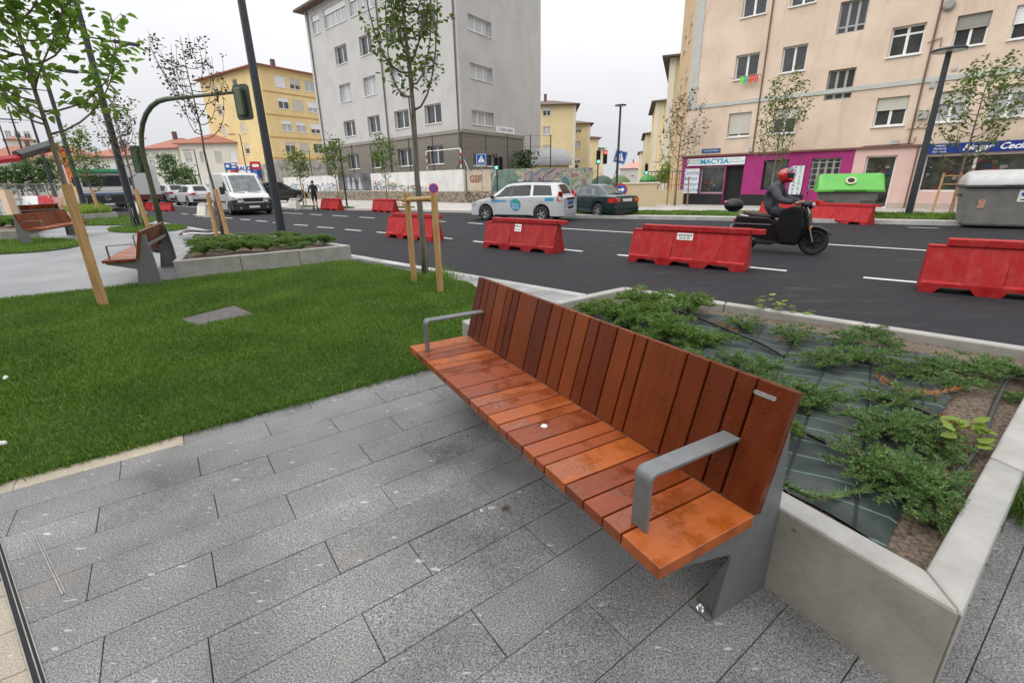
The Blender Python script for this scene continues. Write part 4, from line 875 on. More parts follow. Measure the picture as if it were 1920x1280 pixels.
def round_sign(g, z, r, lab, arrow, az=180):
    root = thing('round_sign', lab, 'road sign', g, az2rz(az) + R(90)); MB().tube([(0, .03, 0), (0, .03, z)], .03, 8).build('post', m_steel, root)
    M0 = T(0, 0, z, 0, R(90)); MB(M0).lathe([(0, 0), (r, 0), (r, .01), (0, .011)], 28).build('panel', m_signred, root); MB(M0 @ T(0, 0, .004)).lathe([(0, 0), (r * .78, 0), (r * .78, .01), (0, .011)], 28).build('disc', m_blue, root)
    sy = MB(T(0, -.017, z))
    if arrow: sy.side([(-r * .5, -.05 * r), (r * .15, -.05 * r), (r * .15, -.3 * r), (r * .55, .08 * r), (r * .15, .45 * r), (r * .15, .2 * r), (-r * .5, .2 * r)], -.004, 0)
    else:
        for a in (45, 135): sy.box(-r * .78, -.004 - a * 1e-5, -.07 * r, r * .78, 0, .07 * r, T(0, 0, 0, 0, 0, R(a)))
    sy.build('symbol', m_white if arrow else m_signred, root)
g = onray(815, 383, 30.5); g.z = .02; round_sign(g, 1.15, .30, 'round blue and red no-parking sign low by the stone wall', False, 182)
g = onray(1163, 380, 27); g.z = ROAD; round_sign(g, 1.05, .34, 'round blue sign with white arrow behind the dark green saloon', True, 186)

# ------------------------------------------------------------------ water-filled barriers
m_barr = mat('barrier_red', (.33, .010, .014), (.40, .020, .024), scale=7, spec=.2, rough=.42, rough2=.6, bump=.05, bscale=30, detail=8, rand=.16)
def _dust(m):
    nt = m.node_tree; b = nt.nodes['Principled BSDF']; N = nt.nodes.new; L = nt.links.new; src = b.inputs['Base Color'].links[0].from_socket
    tc = N('ShaderNodeTexCoord'); mp = N('ShaderNodeMapping'); mp.inputs['Scale'].default_value = (2.5, 2.5, 1.0); L(tc.outputs['Object'], mp.inputs[0])
    n = N('ShaderNodeTexNoise'); n.inputs['Scale'].default_value = 3; n.inputs['Detail'].default_value = 9; n.inputs['Roughness'].default_value = .7; L(mp.outputs[0], n.inputs['Vector'])
    r = N('ShaderNodeMapRange'); r.inputs[1].default_value = .46; r.inputs[2].default_value = .72; r.inputs[4].default_value = .5; L(n.outputs[0], r.inputs[0])
    x = N('ShaderNodeMix'); x.data_type = 'RGBA'; L(r.outputs[0], x.inputs[0]); L(src, x.inputs[6]); x.inputs[7].default_value = (.36, .09, .075, 1); L(x.outputs[2], b.inputs['Base Color'])
_dust(m_barr)
m_barrw = mat('barrier_white', (.55, .52, .46), (.68, .66, .6), scale=6, rough=.6)
def barrier_proto(name, m, L_=2.2, h=.74):
    """profile: splayed skirt with feet, fluted body, overhanging top rail with a tongue at one end"""
    root = bpy.data.objects.new(name, None); COL.objects.link(root)
    st = []; F = [(-1.0, 0), (-.86, 0), (-.80, 1), (-.52, 1), (-.46, 0), (-.24, 0), (-.18, 1), (.10, 1), (.16, 0), (.38, 0), (.44, 1), (.74, 1), (.80, 0), (1.0, 0)]
    mb = MB(); half = L_ / 2
    def ring(x, lift, w):
        zb = .085 if lift else 0.0
        y0 = .235; y1 = .225 if lift else .225
        return [(x, -y0, zb), (x, -y0, .135), (x, -w, .165), (x, -.085, .60), (x, -.075, h - .1), (x, .075, h - .1), (x, .085, .60), (x, w, .165), (x, y0, .135), (x, y0, zb), (x, y0 - .06, zb + .001), (x, -y0 + .06, zb + .001)]
    FL = [(-1.0, .2), (-.62, .2), (-.60, .225), (-.24, .225), (-.22, .19), (.18, .19), (.20, .225), (.56, .225), (.58, .2), (1.0, .2)]
    xs = sorted(set([a for a, _ in F] + [a for a, _ in FL]))
    def at(tab, x):
        for (a, va), (b, vb) in zip(tab, tab[1:]):
            if a <= x <= b: return va + (vb - va) * (x - a) / max(1e-9, b - a)
    rings = [ring(x * half, at(F, x) > .5, at(FL, x)) for x in xs]
    mb.loft(rings); mb.build('body', m, root)
    MB().box(-half + .2, -.10, h - .1, half, .10, h).build('top_rail', m, root, bevel=.012)
    MB().box(half, -.06, h - .095, half + .22, .06, h - .005).build('tongue', m, root, bevel=.01)
    MB().box(-half, -.088, h - .12, -half + .198, .088, h - .095).build('notch_shelf', m, root, bevel=.008)
    return root
bpr = barrier_proto('plastic_barrier', m_barr); bpw = barrier_proto('plastic_barrier', m_barrw, 1.0, .75)
BG = 'red plastic road barriers'
def place(pr, p, az, label, first, group=BG, s=None):
    o = pr if first else dup(pr, p, az2rz(az), label)
    o.location = p; o.rotation_euler = (0, 0, az2rz(az)); tag(o, label, 'barrier', group)
    if s: o.scale = (s, s, s)
    return o
def bar(p1, p2, label, first=False, L_=2.2, off=.235, az=None):
    a, b = G(*p1, ROAD), G(*p2, ROAD); d = (b - a).normalized(); n = Vector((-d.y, d.x, 0)); c = (a + b) / 2 + n * off
    return place(bpr, c, az or math.degrees(math.atan2(d.x, d.y)), label, first)
b3 = bar((1177, 490), (1393, 511), 'red barrier with a wide white sticker in front of the moped', True)
b2_ = bar((902, 463), (1042, 477), 'red barrier with a square sticker in front of the white taxi')
b1 = bar((722, 444), (812, 453), 'red barrier behind the timber tree frame')
a4 = G(1722, 546, ROAD); d4 = azv(126); place(bpr, a4 + d4 * 1.1 + Vector((-d4.y, d4.x, 0)) * .235, 126, 'largest red barrier, cut off by the right frame edge', False)
place(bpr, (G(1532, 416, ROAD) + G(1620, 420, ROAD)) / 2, 154, 'red barrier in front of the green-lidded container', False, s=.9)
place(bpr, G(1474, 411, ROAD), 152, 'red barrier half hidden behind the moped handlebars', False)
bar((692, 396.5), (742, 399), 'far red barrier tied with striped tape at the cycle lane'); bar((600, 393.5), (634, 395), 'far red barrier beside the kick-scooter rider')
g = G(505, 391, ROAD); place(bpr, g, 150, 'far red barrier showing just behind the white van nose', False)
g = G(282, 394, ROAD); place(bpr, g, 132, 'far red barrier on the road left of the bent green pole', False, s=.8); g = G(307, 396, ROAD); place(bpr, g, 105, 'far red barrier fallen askew right of the bent green pole', False, s=.8)
g = G(385, 407, ROAD); place(bpw, g, 125, 'dirty white barrier block left of the van front', True, 'white barrier blocks'); g = G(553, 393, ROAD); place(bpw, g, 125, 'dirty white barrier block before the leftmost mural tree', False, 'white barrier blocks'); g = G(262, 401, ROAD); place(bpw, g, 125, 'dirty white barrier block beside the dark lamp post', False, 'white barrier blocks')
# stickers on two barriers
def sticker(b, x, z, w, h, lines, y=-.0):
    sl_ = math.atan2(.14, .435)
    yy = -(.19 - (z - .165) / .435 * .105) - .006
    MM = T(x, yy, z, 0, -sl_ * .75)
    st_ = MB(MM).box(-w / 2, -.002, -h / 2, w / 2, .002, h / 2).build('sticker', m_white, b)
    for i, (t, s, m) in enumerate(lines):
        mb = MB(); text_mb(mb, t, s, MM @ T(0, -.0035, h * (.2 - .45 * i)), .0008, bold=.001); mb.build('lettering', m, st_)
m_blk = mat('ink_black', (.02, .02, .02), rough=.6); m_inkred = mat('ink_red', (.5, .05, .03), rough=.6)
sticker(b3, -.03, .55, .3, .13, [('emersad', .075, m_blk), ('902 204 004', .04, m_blk)]); sticker(b2_, -.03, .53, .2, .17, [('EMR sad', .05, m_blk), ('902 204 004', .03, m_blk)])
tp_ = G(745, 396, ROAD); mb = MB(T(tp_.x, tp_.y, ROAD)); rr_ = random.Random(4)
pts = [Vector((0, 0, .75))]
for _ in range(14): pts.append(pts[-1] + Vector((rr_.uniform(-.16, .2), rr_.uniform(-.12, .12), rr_.uniform(-.14, .08))))
for i, (a, b) in enumerate(zip(pts, pts[1:])): mb.cur = i % 2; mb.quad(a, b, b + Vector((0, 0, -.09)), a + Vector((0, 0, -.09)))
tag(mb.build('warning_tape', [m_white, m_signred]), 'tangled red and white warning tape on the far barrier', 'tape')
# ------------------------------------------------------------------ buildings
m_frame = mat('window_frame_white', (.72, .72, .71), rough=.5); m_frameg = mat('window_frame_grey', (.35, .35, .34), rough=.5)
m_shut = mat('roller_shutter', (.48, .46, .40), (.52, .50, .44), scale=3, rough=.7); m_shutg = mat('roller_shutter_grey', (.26, .25, .22), (.3, .29, .26), scale=3, rough=.7); m_shutw = mat('roller_shutter_white', (.68, .68, .68), (.74, .74, .74), scale=3, rough=.6)
m_glass = mat('window_glass', (.022, .025, .028), (.06, .065, .07), scale=.9, rough=.06, spec=.8, coord='Object'); m_curt = mat('curtained_glass', (.30, .31, .32), (.48, .49, .5), scale=6, rough=.12, spec=.7, stretch=(8, 8, .4))
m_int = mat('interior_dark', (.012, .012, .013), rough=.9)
m_clay = mat('clay_roof', (.24, .085, .055), (.36, .15, .10), scale=14, rough=.85, bump=.4, bscale=30); m_brroof = mat('brown_roof', (.10, .065, .05), (.15, .10, .08), scale=10, rough=.9)
def wall_holes(mb, s0, s1, z0, z1, holes, depth):
    """wall sheet in the (x,z) plane with real openings and their reveals"""
    xs = sorted(set([s0, s1] + [v for h in holes for v in h[:2]])); zs = sorted(set([z0, z1] + [v for h in holes for v in h[2:4]]))
    xs = [x for x in xs if s0 <= x <= s1]; zs = [z for z in zs if z0 <= z <= z1]
    for i in range(len(xs) - 1):
        j = 0
        while j < len(zs) - 1:
            cx = (xs[i] + xs[i + 1]) / 2; k = j
            def free(q): return not any(h[0] < cx < h[1] and h[2] < (zs[q] + zs[q + 1]) / 2 < h[3] for h in holes)
            if not free(j): j += 1; continue
            while k + 1 < len(zs) - 1 and free(k + 1): k += 1
            mb.quad((xs[i], 0, zs[j]), (xs[i + 1], 0, zs[j]), (xs[i + 1], 0, zs[k + 1]), (xs[i], 0, zs[k + 1])); j = k + 1
    for a, b, c, d in [h[:4] for h in holes]:
        mb.quad((a, 0, c), (a, 0, d), (a, depth, d), (a, depth, c)); mb.quad((b, 0, d), (b, 0, c), (b, depth, c), (b, depth, d))
        mb.quad((a, 0, d), (b, 0, d), (b, depth, d), (a, depth, d)); mb.quad((b, 0, c), (a, 0, c), (a, depth, c), (b, depth, c))
def window(root, M, a, b, c, d, depth, kind='two', shut=0, sm=None, fm=None, glass=None, sill=True, cut=.0):
    fm = fm or m_frame; w = b - a; h = d - c; f = min(.07, w * .06); y0, y1 = depth - .07, depth - .01
    fr = MB(M); fr.box(a, y0, c, a + f, y1, d).box(b - f, y0, c, b, y1, d).box(a + f, y0, c, b - f, y1, c + f).box(a + f, y0, d - f, b - f, y1, d)
    mids = {'two': [.5], 'three': [.34, .67], 'one': [], 'four': [.25, .5, .75]}[kind]
    for t in mids: x = a + w * t; fr.box(x - f * .75, y0 + .005, c + f, x + f * .75, y1, d - f)
    if cut: fr.box(a + f, y0 + .008, c + h * cut - f / 2, b - f, y1 - .002, c + h * cut + f / 2)
    o = fr.build('window', fm, root)
    MB(M).quad((a + f * .5, y1 - .02, c + f * .5), (b - f * .5, y1 - .02, c + f * .5), (b - f * .5, y1 - .02, d - f * .5), (a + f * .5, y1 - .02, d - f * .5)).build('pane', glass or m_glass, o)
    if shut:
        sb = MB(M); zt = d - .003; n = max(3, int(h * shut / .09)); zb = d - h * shut
        for i in range(n): z_ = zb + (zt - zb) * i / n; sb.box(a + .02, y0 - .05, z_ + .006, b - .02, y0 - .02, z_ + (zt - zb) / n)
        sb.build('shutter', sm or m_shut, o)
    if sill: MB(M).box(a - .05, -.07, c - .05, b + .05, depth - .02, c - .002).build('sill', fm, o)
    return o
def pane_row(*a): pass
# --- pink block with shops
m_pink = mat('pink_render', (.54, .42, .32), (.67, .54, .43), scale=.55, rough=.85, detail=9, bump=.05, bscale=25, ramp=(.3, .62), coord='Object')
def _stain(m, c, a=.5, sx=2.2, sz=.35, p=(.56, .78)):
    nt = m.node_tree; b = nt.nodes['Principled BSDF']; N = nt.nodes.new; L = nt.links.new; src = b.inputs['Base Color'].links[0].from_socket
    tc = N('ShaderNodeTexCoord'); mp = N('ShaderNodeMapping'); mp.inputs['Scale'].default_value = (sx, sx, sz); L(tc.outputs['Object'], mp.inputs[0])
    n = N('ShaderNodeTexNoise'); n.inputs['Scale'].default_value = 1.0; n.inputs['Detail'].default_value = 8; n.inputs['Roughness'].default_value = .65; L(mp.outputs[0], n.inputs['Vector'])
    r = N('ShaderNodeMapRange'); r.inputs[1].default_value = p[0]; r.inputs[2].default_value = p[1]; r.inputs[4].default_value = a; L(n.outputs[0], r.inputs[0])
    x = N('ShaderNodeMix'); x.data_type = 'RGBA'; L(r.outputs[0], x.inputs[0]); L(src, x.inputs[6]); x.inputs[7].default_value = (*c, 1); L(x.outputs[2], b.inputs['Base Color'])
_stain(m_pink, (.36, .26, .19), .6)
m_shoppink = mat('shop_pink', (.60, .40, .36), (.66, .45, .40), scale=2, rough=.75); m_mag = mat('magenta_render', (.29, .012, .13), (.34, .02, .16), scale=3, rough=.65); m_trimg = mat('grey_trim', (.40, .41, .38), (.47, .48, .45), scale=3, rough=.8)
m_peach = mat('peach_render', (.52, .36, .19), (.60, .43, .25), scale=1.0, rough=.85); m_brown = mat('brown_ledge', (.16, .07, .05), rough=.7); m_blackbase = mat('black_tiles', (.012, .013, .014), rough=.3)
K = 1.1; zz = lambda z: 1.5 + K * (z - 1.5)
pk = thing('pink_apartment_block', 'pale pink rendered apartment block with shops at street level', 'building', M=frame((FA.x, FA.y, 0), FAZ))
FLR = [(3.38, 4.45), (5.9, 6.93), (8.44, 9.5)]; COLS = [(-7.0, -5.95), (-5.0, -4.02), (-1.14, -.1), (.76, 1.67), (2.27, 3.25), (4.3, 5.3), (6.4, 7.4)]
holes = []
for c, d in FLR:
    for a, b in COLS: holes.append((a * K, b * K, zz(c), zz(d)))
ST = [(-3.07 * K, -2.08 * K, zz(4.57), zz(5.73)), (-3.07 * K, -2.08 * K, zz(7.04), zz(8.2))]
SH0 = zz(2.56); sL, sR = -9.15 * K, 12.0
w = MB(); wall_holes(w, sL, sR, SH0, 13.2, holes + ST, .22); w.build('wall', m_pink, pk)
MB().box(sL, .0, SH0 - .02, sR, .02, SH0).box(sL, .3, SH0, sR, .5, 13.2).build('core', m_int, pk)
rs = random.Random(11); shs = {0: [.88, .42, .45, .4, .25, 0, .5], 1: [0, 0, .0, .45, .55, .6, 0], 2: [0, 0, .5, .0, .4, 0, .3]}
for fi, (c, d) in enumerate(FLR):
    for ci, (a, b) in enumerate(COLS):
        s = shs[fi][ci]; o = window(pk, Matrix(), a * K, b * K, zz(c), zz(d), .22, 'two', s, (m_shutw if ci >= 4 and fi == 1 else m_shutg if (fi, ci) == (1, 3) else m_shut), glass=m_curt if (fi, ci) in ((0, 3), (0, 4)) else None, cut=.72 if (fi, ci) == (1, 2) else 0)
for h in ST: window(pk, Matrix(), *h, .22, 'three', 0, fm=m_frameg, cut=.22, sill=False)
MB().box(sL - .03, -.05, zz(4.83), sR, 0, zz(5.0)).build('cornice', m_trimg, pk)
MB().box(sL - .03, -.035, zz(5.0), sL + .46, -.002, 13.2).build('corner_trim', m_trimg, pk)
MB().box(sL - .05, -.10, SH0 - .03, .62 * K, 0, SH0 + .06).build('ledge', m_brown, pk)
# side wall along the lane, roof
sd_ang = R(90 - 13) - R(90 - FAZ)                      # lane runs at azimuth 13
SM = T(sL, 0, 0, sd_ang) ; sw = MB(SM @ Matrix.Diagonal((1, -1, 1, 1)))
side_l = 7.2; shole = [(1.6, 2.6, z, z + 1.25) for z in (3.6, 6.3, 9.1)] + [(4.2, 5.2, z, z + 1.25) for z in (3.6, 6.3, 9.1)]
wall_holes(sw, 0, side_l, 0, 13.2, shole, .14); sw.build('wall', m_peach, pk)
for h in shole: window(pk, SM @ Matrix.Diagonal((1, -1, 1, 1)), *h, .14, 'two', .3, m_shut)
bx = math.cos(sd_ang) * side_l; by = math.sin(sd_ang) * side_l
MB().prism([(sL - .5, -.5), (sR + .5, -.5), (sR + .5, by + .5), (sL + bx - .6, by + .5)], 13.2, 13.45).build('roof', m_clay, pk)
MB().quad((sR, 0, 0), (sR, by, 0), (sR, by, 13.2), (sR, 0, 13.2)).quad((sR, by, 0), (sL + bx, by, 0), (sL + bx, by, 13.2), (sR, by, 13.2)).build('wall', m_peach, pk)
# street level
def zone(name, m, a, b, hs, z0=0.0, y=0.0, dep=.25):
    mb = MB(T(0, y, 0)); wall_holes(mb, a * K, b * K, z0, SH0 - .03, [(p * K, q * K, max(z0, zz(r)), zz(s)) for p, q, r, s in hs], dep); return mb.build(name, m, pk)
zone('shop_front', m_mag, -9.15, -5.95, [(-8.14, -6.88, .72, 2.05), (-6.83, -5.98, .10, 2.05)]); zone('shop_front', m_mag, -5.95, -1.52, [(-5.1, -4.02, .9, 2.24), (-3.1, -1.97, .9, 2.24)]); zone('shop_front', m_shoppink, -1.52, .72, [(-1.1, -.05, .14, 2.25)]); zone('shop_front', m_shoppink, .72, 12.0 / K, [(.84, 5.2, .82, 2.2), (6.0, 7.2, .14, 2.2), (7.8, 10.4, .82, 2.2)])
MB().box(-9.15 * K, -.03, .0, -6.86 * K, -.003, zz(.7)).box(-5.95 * K, -.03, 0, -3.2 * K, -.003, zz(.68)).build('black_plinth', m_blackbase, pk)
MB().box(-.05 * K, -.012, 0, 12, -.002, .26).build('plinth', mat('plinth_beige', (.42, .36, .3), rough=.8), pk)
m_shopglass = mat('shop_glass', (.018, .022, .022), (.07, .075, .06), scale=2.6, rough=.05, spec=.8, detail=8)
def shopwin(a, b, c, d, kind='one', fm=None, glass=None): return window(pk, Matrix(), a * K, b * K, zz(c), zz(d), .25, kind, 0, fm=fm, glass=glass or m_shopglass, sill=False)
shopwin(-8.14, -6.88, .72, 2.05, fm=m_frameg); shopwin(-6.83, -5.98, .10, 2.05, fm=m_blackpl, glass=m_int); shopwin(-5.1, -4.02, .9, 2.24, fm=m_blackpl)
o = shopwin(-3.1, -1.97, .9, 2.24, 'four', fm=m_frameg, glass=m_glass)
gr = MB()
for i in range(5): gr.box(-3.1 * K, .02, zz(1.05 + i * .25), -1.97 * K, .04, zz(1.05 + i * .25) + .03)
gr.build('grille', m_frameg, o)
d_ = shopwin(-1.1, -.05, .14, 2.25, 'one', fm=m_frame); shopwin(.84, 5.2, .82, 2.2, 'three', fm=m_frame); shopwin(6.0, 7.2, .14, 2.2, 'two'); shopwin(7.8, 10.4, .82, 2.2, 'two')
# goods in the windows
gm = [mat('goods_red', (.14, .012, .01), rough=.5), mat('goods_green', (.012, .05, .035), rough=.5), mat('goods_white', (.2, .2, .19), rough=.5), mat('goods_blue', (.015, .03, .09), rough=.5), mat('goods_tan', (.1, .075, .045), rough=.6)]
gd = MB(); rg = random.Random(6)
for a, b, c, d, n in ((-1.0, -.15, .4, 2.1, 22), (.95, 5.1, .86, 2.0, 60), (-8.0, -7.0, .75, 1.3, 7)):
    for _ in range(n): x = rg.uniform(a, b) * K; z_ = zz(rg.uniform(c, d)); s = rg.uniform(.05, .16); gd.cur = rg.randrange(5); gd.cbox((x, .20, z_), (s * 1.4, .03, s))
tag(gd.build('shop_goods', gm, pk), kind='stuff')
def signboard(name, a, b, c, d, m, lines, y=-.09, t=.06):
    o = MB().box(a * K, y, zz(c), b * K, y + t, zz(d)).build(name, m, pk, bevel=.008); W = (b - a) * K; Hh = zz(d) - zz(c)
    for tx, fx, fz, s, mm, kw in lines:
        mb = MB(); text_mb(mb, tx, s * Hh, T(a * K + W * fx, y - .004, zz(c) + Hh * fz), .002, **kw); mb.build('lettering', mm, o)
    return o
m_cyan = mat('letter_cyan', (.01, .28, .45), rough=.5); m_navy = mat('sign_navy', (.008, .03, .22), rough=.4); m_pale = mat('sign_pale', (.66, .7, .7), rough=.5); m_letw = mat('letter_white', (.85, .86, .88), rough=.5); m_letb = mat('letter_blue', (.02, .1, .36), rough=.5); m_letg = mat('letter_grey', (.25, .32, .36), rough=.5); m_letgr = mat('letter_green', (.03, .22, .12), rough=.5)
signboard('shop_sign', -8.85, -5.96, 2.1, 2.45, m_pale, [('MACYSA', .49, .5, .95, m_cyan, dict(bold=.012, xs=1.1)), ('MATERIALES', .14, .72, .3, m_letg, dict(xs=1.2)), ('CONSTRUCCION', .14, .36, .34, m_letg, dict(xs=1.1)), ('COCINAS', .84, .74, .3, m_letg, dict(xs=1.2)), ('Y ARMARIOS', .84, .36, .36, m_letg, dict(xs=1.2))])
signboard('poster', -8.94, -8.16, .73, 1.96, m_pale, [('Cocinas', .5, .84, .25, m_letb, {}), ('Baños', .42, .61, .25, m_letb, {}), ('Mamparas', .5, .38, .22, m_letb, {}), ('y Duchas', .46, .15, .25, m_letb, {})], y=-.05, t=.03)
vp = signboard('banner', -3.83, -3.33, .69, 1.95, m_pale, [], y=-.06, t=.02)
for tx, fx, mm in (('VENTANAS', .3, m_letb), ('PVC ALUMINIO', .72, m_letgr)):
    Hh = zz(1.95) - zz(.69)
    for i, ch in enumerate(tx):
        if ch == ' ': continue
        mb = MB(); text_mb(mb, ch, Hh / len(tx) * .98, T(-3.83 * K + .5 * K * fx, -.0645, zz(1.95) - Hh * (i + .5) / len(tx)), .002, bold=.004); mb.build('lettering', mm, vp)
signboard('shop_sign', .8, 5.3, 2.23, 2.6, m_navy, [('Limpieza', .09, .8, .28, m_letw, dict(shear=.25)), ('Papelería', .09, .5, .28, m_letw, dict(shear=.25)), ('Ferretería', .09, .2, .28, m_letw, dict(shear=.25)), ('Hogar  Cecilia', .44, .5, .82, m_letw, dict(shear=.4, bold=.008, xs=1.05))])
signboard('street_plate', -8.17, -7.22, 2.7, 2.9, mat('plate_blue', (.02, .09, .22), rough=.4), [('CALLE DE LOS CASTROS', .5, .5, .38, m_letw, dict(xs=.9))], y=-.03, t=.02)
pipes = MB()
for s in (-5.68, .2): pipes.tube([(s * K, -.06, zz(2.68)), (s * K, -.06, 13.1)], .035, 6)
pipes.tube([(.55 * K, -.06, .05), (.55 * K, -.06, SH0)], .03, 6).tube([(.05 * K, -.05, zz(6.2)), (.45 * K, -.05, zz(6.3)), (.45 * K, -.05, zz(6.0))], .02, 5).tube([(.05 * K, -.04, zz(3.2)), (.8 * K, -.04, zz(3.22)), (.82 * K, -.04, zz(3.38))], .015, 5).tube([(-1.3 * K, -.04, zz(2.64)), (.35 * K, -.04, zz(2.66)), (.38 * K, -.04, zz(2.9))], .02, 5)
pipes.build('service_pipes', mat('pipe_brown', (.13, .08, .06), rough=.6), pk)
MB().box(.3 * K, -.16, zz(3.55), .58 * K, 0, zz(3.85)).box(-5.85 * K, -.12, zz(2.66), -5.68 * K, 0, zz(2.85)).box(-.35 * K, -.1, zz(2.66), -.15 * K, 0, zz(2.82)).box(.42 * K, -.08, zz(4.62), .58 * K, 0, zz(4.85)).box(.95 * K, -.03, zz(5.12), 1.12 * K, 0, zz(5.22)).build('meter_boxes', m_frameg, pk)
MB(T(.42 * K, -.06, zz(7.35), 0, R(90))).lathe([(.06, -.1), (.2, -.1), (.2, .06), (.14, .1), (.06, .1)], 14).build('extractor', mat('extractor_grey', (.3, .28, .26), rough=.6), pk)
cl = MB(T(-6.6 * K, -.35, zz(5.95)))
for i in range(9): cl.cur = (i // 2) % 3 if i < 6 else 2; x = i * .1; cl.quad((x, 0, 0), (x + .09, .01, 0), (x + .085, .02, -.28 - .1 * (i % 2)), (x + .01, .01, -.26 - .08 * (i % 3)))
lo = cl.build('laundry', [mat('cloth_lime', (.2, .6, .05), rough=.8), mat('cloth_teal', (.05, .4, .25), rough=.8), mat('cloth_coral', (.6, .1, .07), rough=.8)]); lo.matrix_world = frame((FA.x, FA.y, 0), FAZ); tag(lo, 'lime and coral washing on a line under a pink block window', 'laundry')
ln_ = MB()
for z_ in (0, .12): ln_.tube([(-7.3 * K, -.32, zz(5.95) + z_ * .4), (-5.7 * K, -.32, zz(5.95) + z_ * .4)], .006, 4)
ln_.box(-7.0 * K, -.34, zz(5.95) - .01, -6.98 * K, 0, zz(5.95) + .01).box(-5.8 * K, -.34, zz(5.95) - .01, -5.78 * K, 0, zz(5.95) + .01).build('clothes_line', m_frameg, pk)

# --- grey school
m_school = mat('school_render', (.42, .41, .395), (.48, .47, .455), scale=.5, rough=.85, detail=8); _stain(m_school, (.33, .315, .29), .5, 1.6, .3)
m_taupe = bpy.data.materials.new('taupe_siding'); m_taupe.use_nodes = True
def _siding():
    nt = m_taupe.node_tree; b = nt.nodes['Principled BSDF']; N = nt.nodes.new; L = nt.links.new
    tc = N('ShaderNodeTexCoord'); w = N('ShaderNodeTexWave'); w.bands_direction = 'Z'; w.wave_profile = 'SAW'; w.inputs['Scale'].default_value = 1.9; L(tc.outputs['Object'], w.inputs['Vector'])
    cr = N('ShaderNodeValToRGB'); cr.color_ramp.elements[0].position = .0; cr.color_ramp.elements[1].position = .18; cr.color_ramp.elements[0].color = (.12, .105, .085, 1); cr.color_ramp.elements[1].color = (.20, .18, .15, 1); L(w.outputs['Fac'], cr.inputs[0]); L(cr.outputs[0], b.inputs['Base Color']); b.inputs['Roughness'].default_value = .75
    bp = N('ShaderNodeBump'); bp.inputs['Strength'].default_value = .5; bp.inputs['Distance'].default_value = .03; L(w.outputs['Fac'], bp.inputs['Height']); L(bp.outputs[0], b.inputs['Normal'])
_siding()
m_band = mat('school_band', (.24, .22, .195), rough=.8)
SCc = onray(866, 248, 40); SAZ = 133.7; SAZ2 = 34.4
sch = thing('school_building', 'tall grey five-storey school with taupe boarded base', 'building', M=frame((SCc.x, SCc.y, 0), SAZ))
rows = [(6.13, 7.57), (9.3, 10.85), (12.6, 14.15)]; cols = [(-18.3, -16.05), (-13.66, -11.53), (-9.07, -6.9), (-4.6, -2.4)]
hl = [(a, b, c, d) for a, b in cols for c, d in rows]; tops = [(-22.2, -20.6, 15.9, 17.55), (-19.6, -15.4, 15.9, 17.55), (-14.6, -10.4, 15.9, 17.55), (-9.6, -5.4, 15.9, 17.55), (-4.6, -1.0, 15.9, 17.55)]
w = MB(); wall_holes(w, -23.6, 0, 5.3, 18.2, hl + tops, .3); w.build('wall', m_school, sch)
hg = [(a, b, 2.98, 4.45) for a, b in cols]; w = MB(); wall_holes(w, -23.6, 0, 0, 5.3, hg, .35); w.build('base_wall', m_taupe, sch)
S2 = T(0, 0, 0, R(90 - SAZ2) - R(90 - SAZ)); rh = [(1.33, 4.3, c, d) for c, d in ((5.9, 6.94), (9.2, 10.24), (12.42, 13.46), (15.7, 16.75))]
w = MB(S2); wall_holes(w, 0, 8.97, 5.3, 18.2, rh, .3); w.build('wall', m_school, sch); rg2 = [(1.3, 4.32, 2.75, 3.74)]; w = MB(S2); wall_holes(w, 0, 8.97, 0, 5.3, rg2, .35); w.build('base_wall', m_taupe, sch)
for i, h in enumerate(hl): window(sch, Matrix(), *h, .3, 'two', 0, glass=m_curt if i % 3 == 1 else None)
for h in hg: window(sch, Matrix(), *h, .35, 'two', 0)
for i, h in enumerate(tops): window(sch, Matrix(), *h, .2, 'four' if h[1] - h[0] > 2 else 'two', .3, m_shutw, glass=m_curt)
for h in rh: window(sch, S2, *h, .3, 'three', 0, glass=m_curt)
window(sch, S2, *rg2[0], .35, 'three', 0)
MB().box(-23.63, -.08, 5.2, .06, -.003, 5.45).build('band', m_band, sch); MB(S2).box(-.06, -.08, 5.2, 9.0, -.003, 5.45).build('band', m_band, sch)
cx_, cy_ = (S2 @ Vector((8.97, 0, 0)))[:2]
MB().prism([(-24.4, -.8), (-.3, -.8), (.0, .0), (cx_ - .1, cy_ + .05), (cx_ - 3, cy_ + 6), (-24.4, 14)], 18.2, 18.4).build('eaves', m_brroof, sch)
MB().quad((-23.6, 12, 0), (-23.6, 0, 0), (-23.6, 0, 18.2), (-23.6, 12, 18.2)).build('wall', m_school, sch); MB().quad((cx_, cy_, 0), (cx_ - 3, cy_ + 6, 0), (cx_ - 3, cy_ + 6, 18.2), (cx_, cy_, 18.2)).build('wall', m_school, sch)
for s in (-22.9, -10.2, -.25): MB().tube([(s, -.1, .5), (s, -.1, 18.1)], .06, 6).build('downpipe', mat('downpipe', (.11, .10, .095), rough=.6), sch)
MB().box(-21.9, 1, 18.4, -21.2, 1.8, 19.6).build('chimney', m_band, sch)
so2 = MB(S2).box(4.58, -.06, 5.5, 7.35, -.01, 5.99).build('name_sign', m_white, sch); mb = MB(); text_mb(mb, 'C.P. QUINTA PORRUA', .36, S2 @ T(5.96, -.063, 5.745), .002, xs=.62, bold=.004); mb.build('lettering', mat('letter_darkblue', (.02, .03, .12), rough=.5), so2)
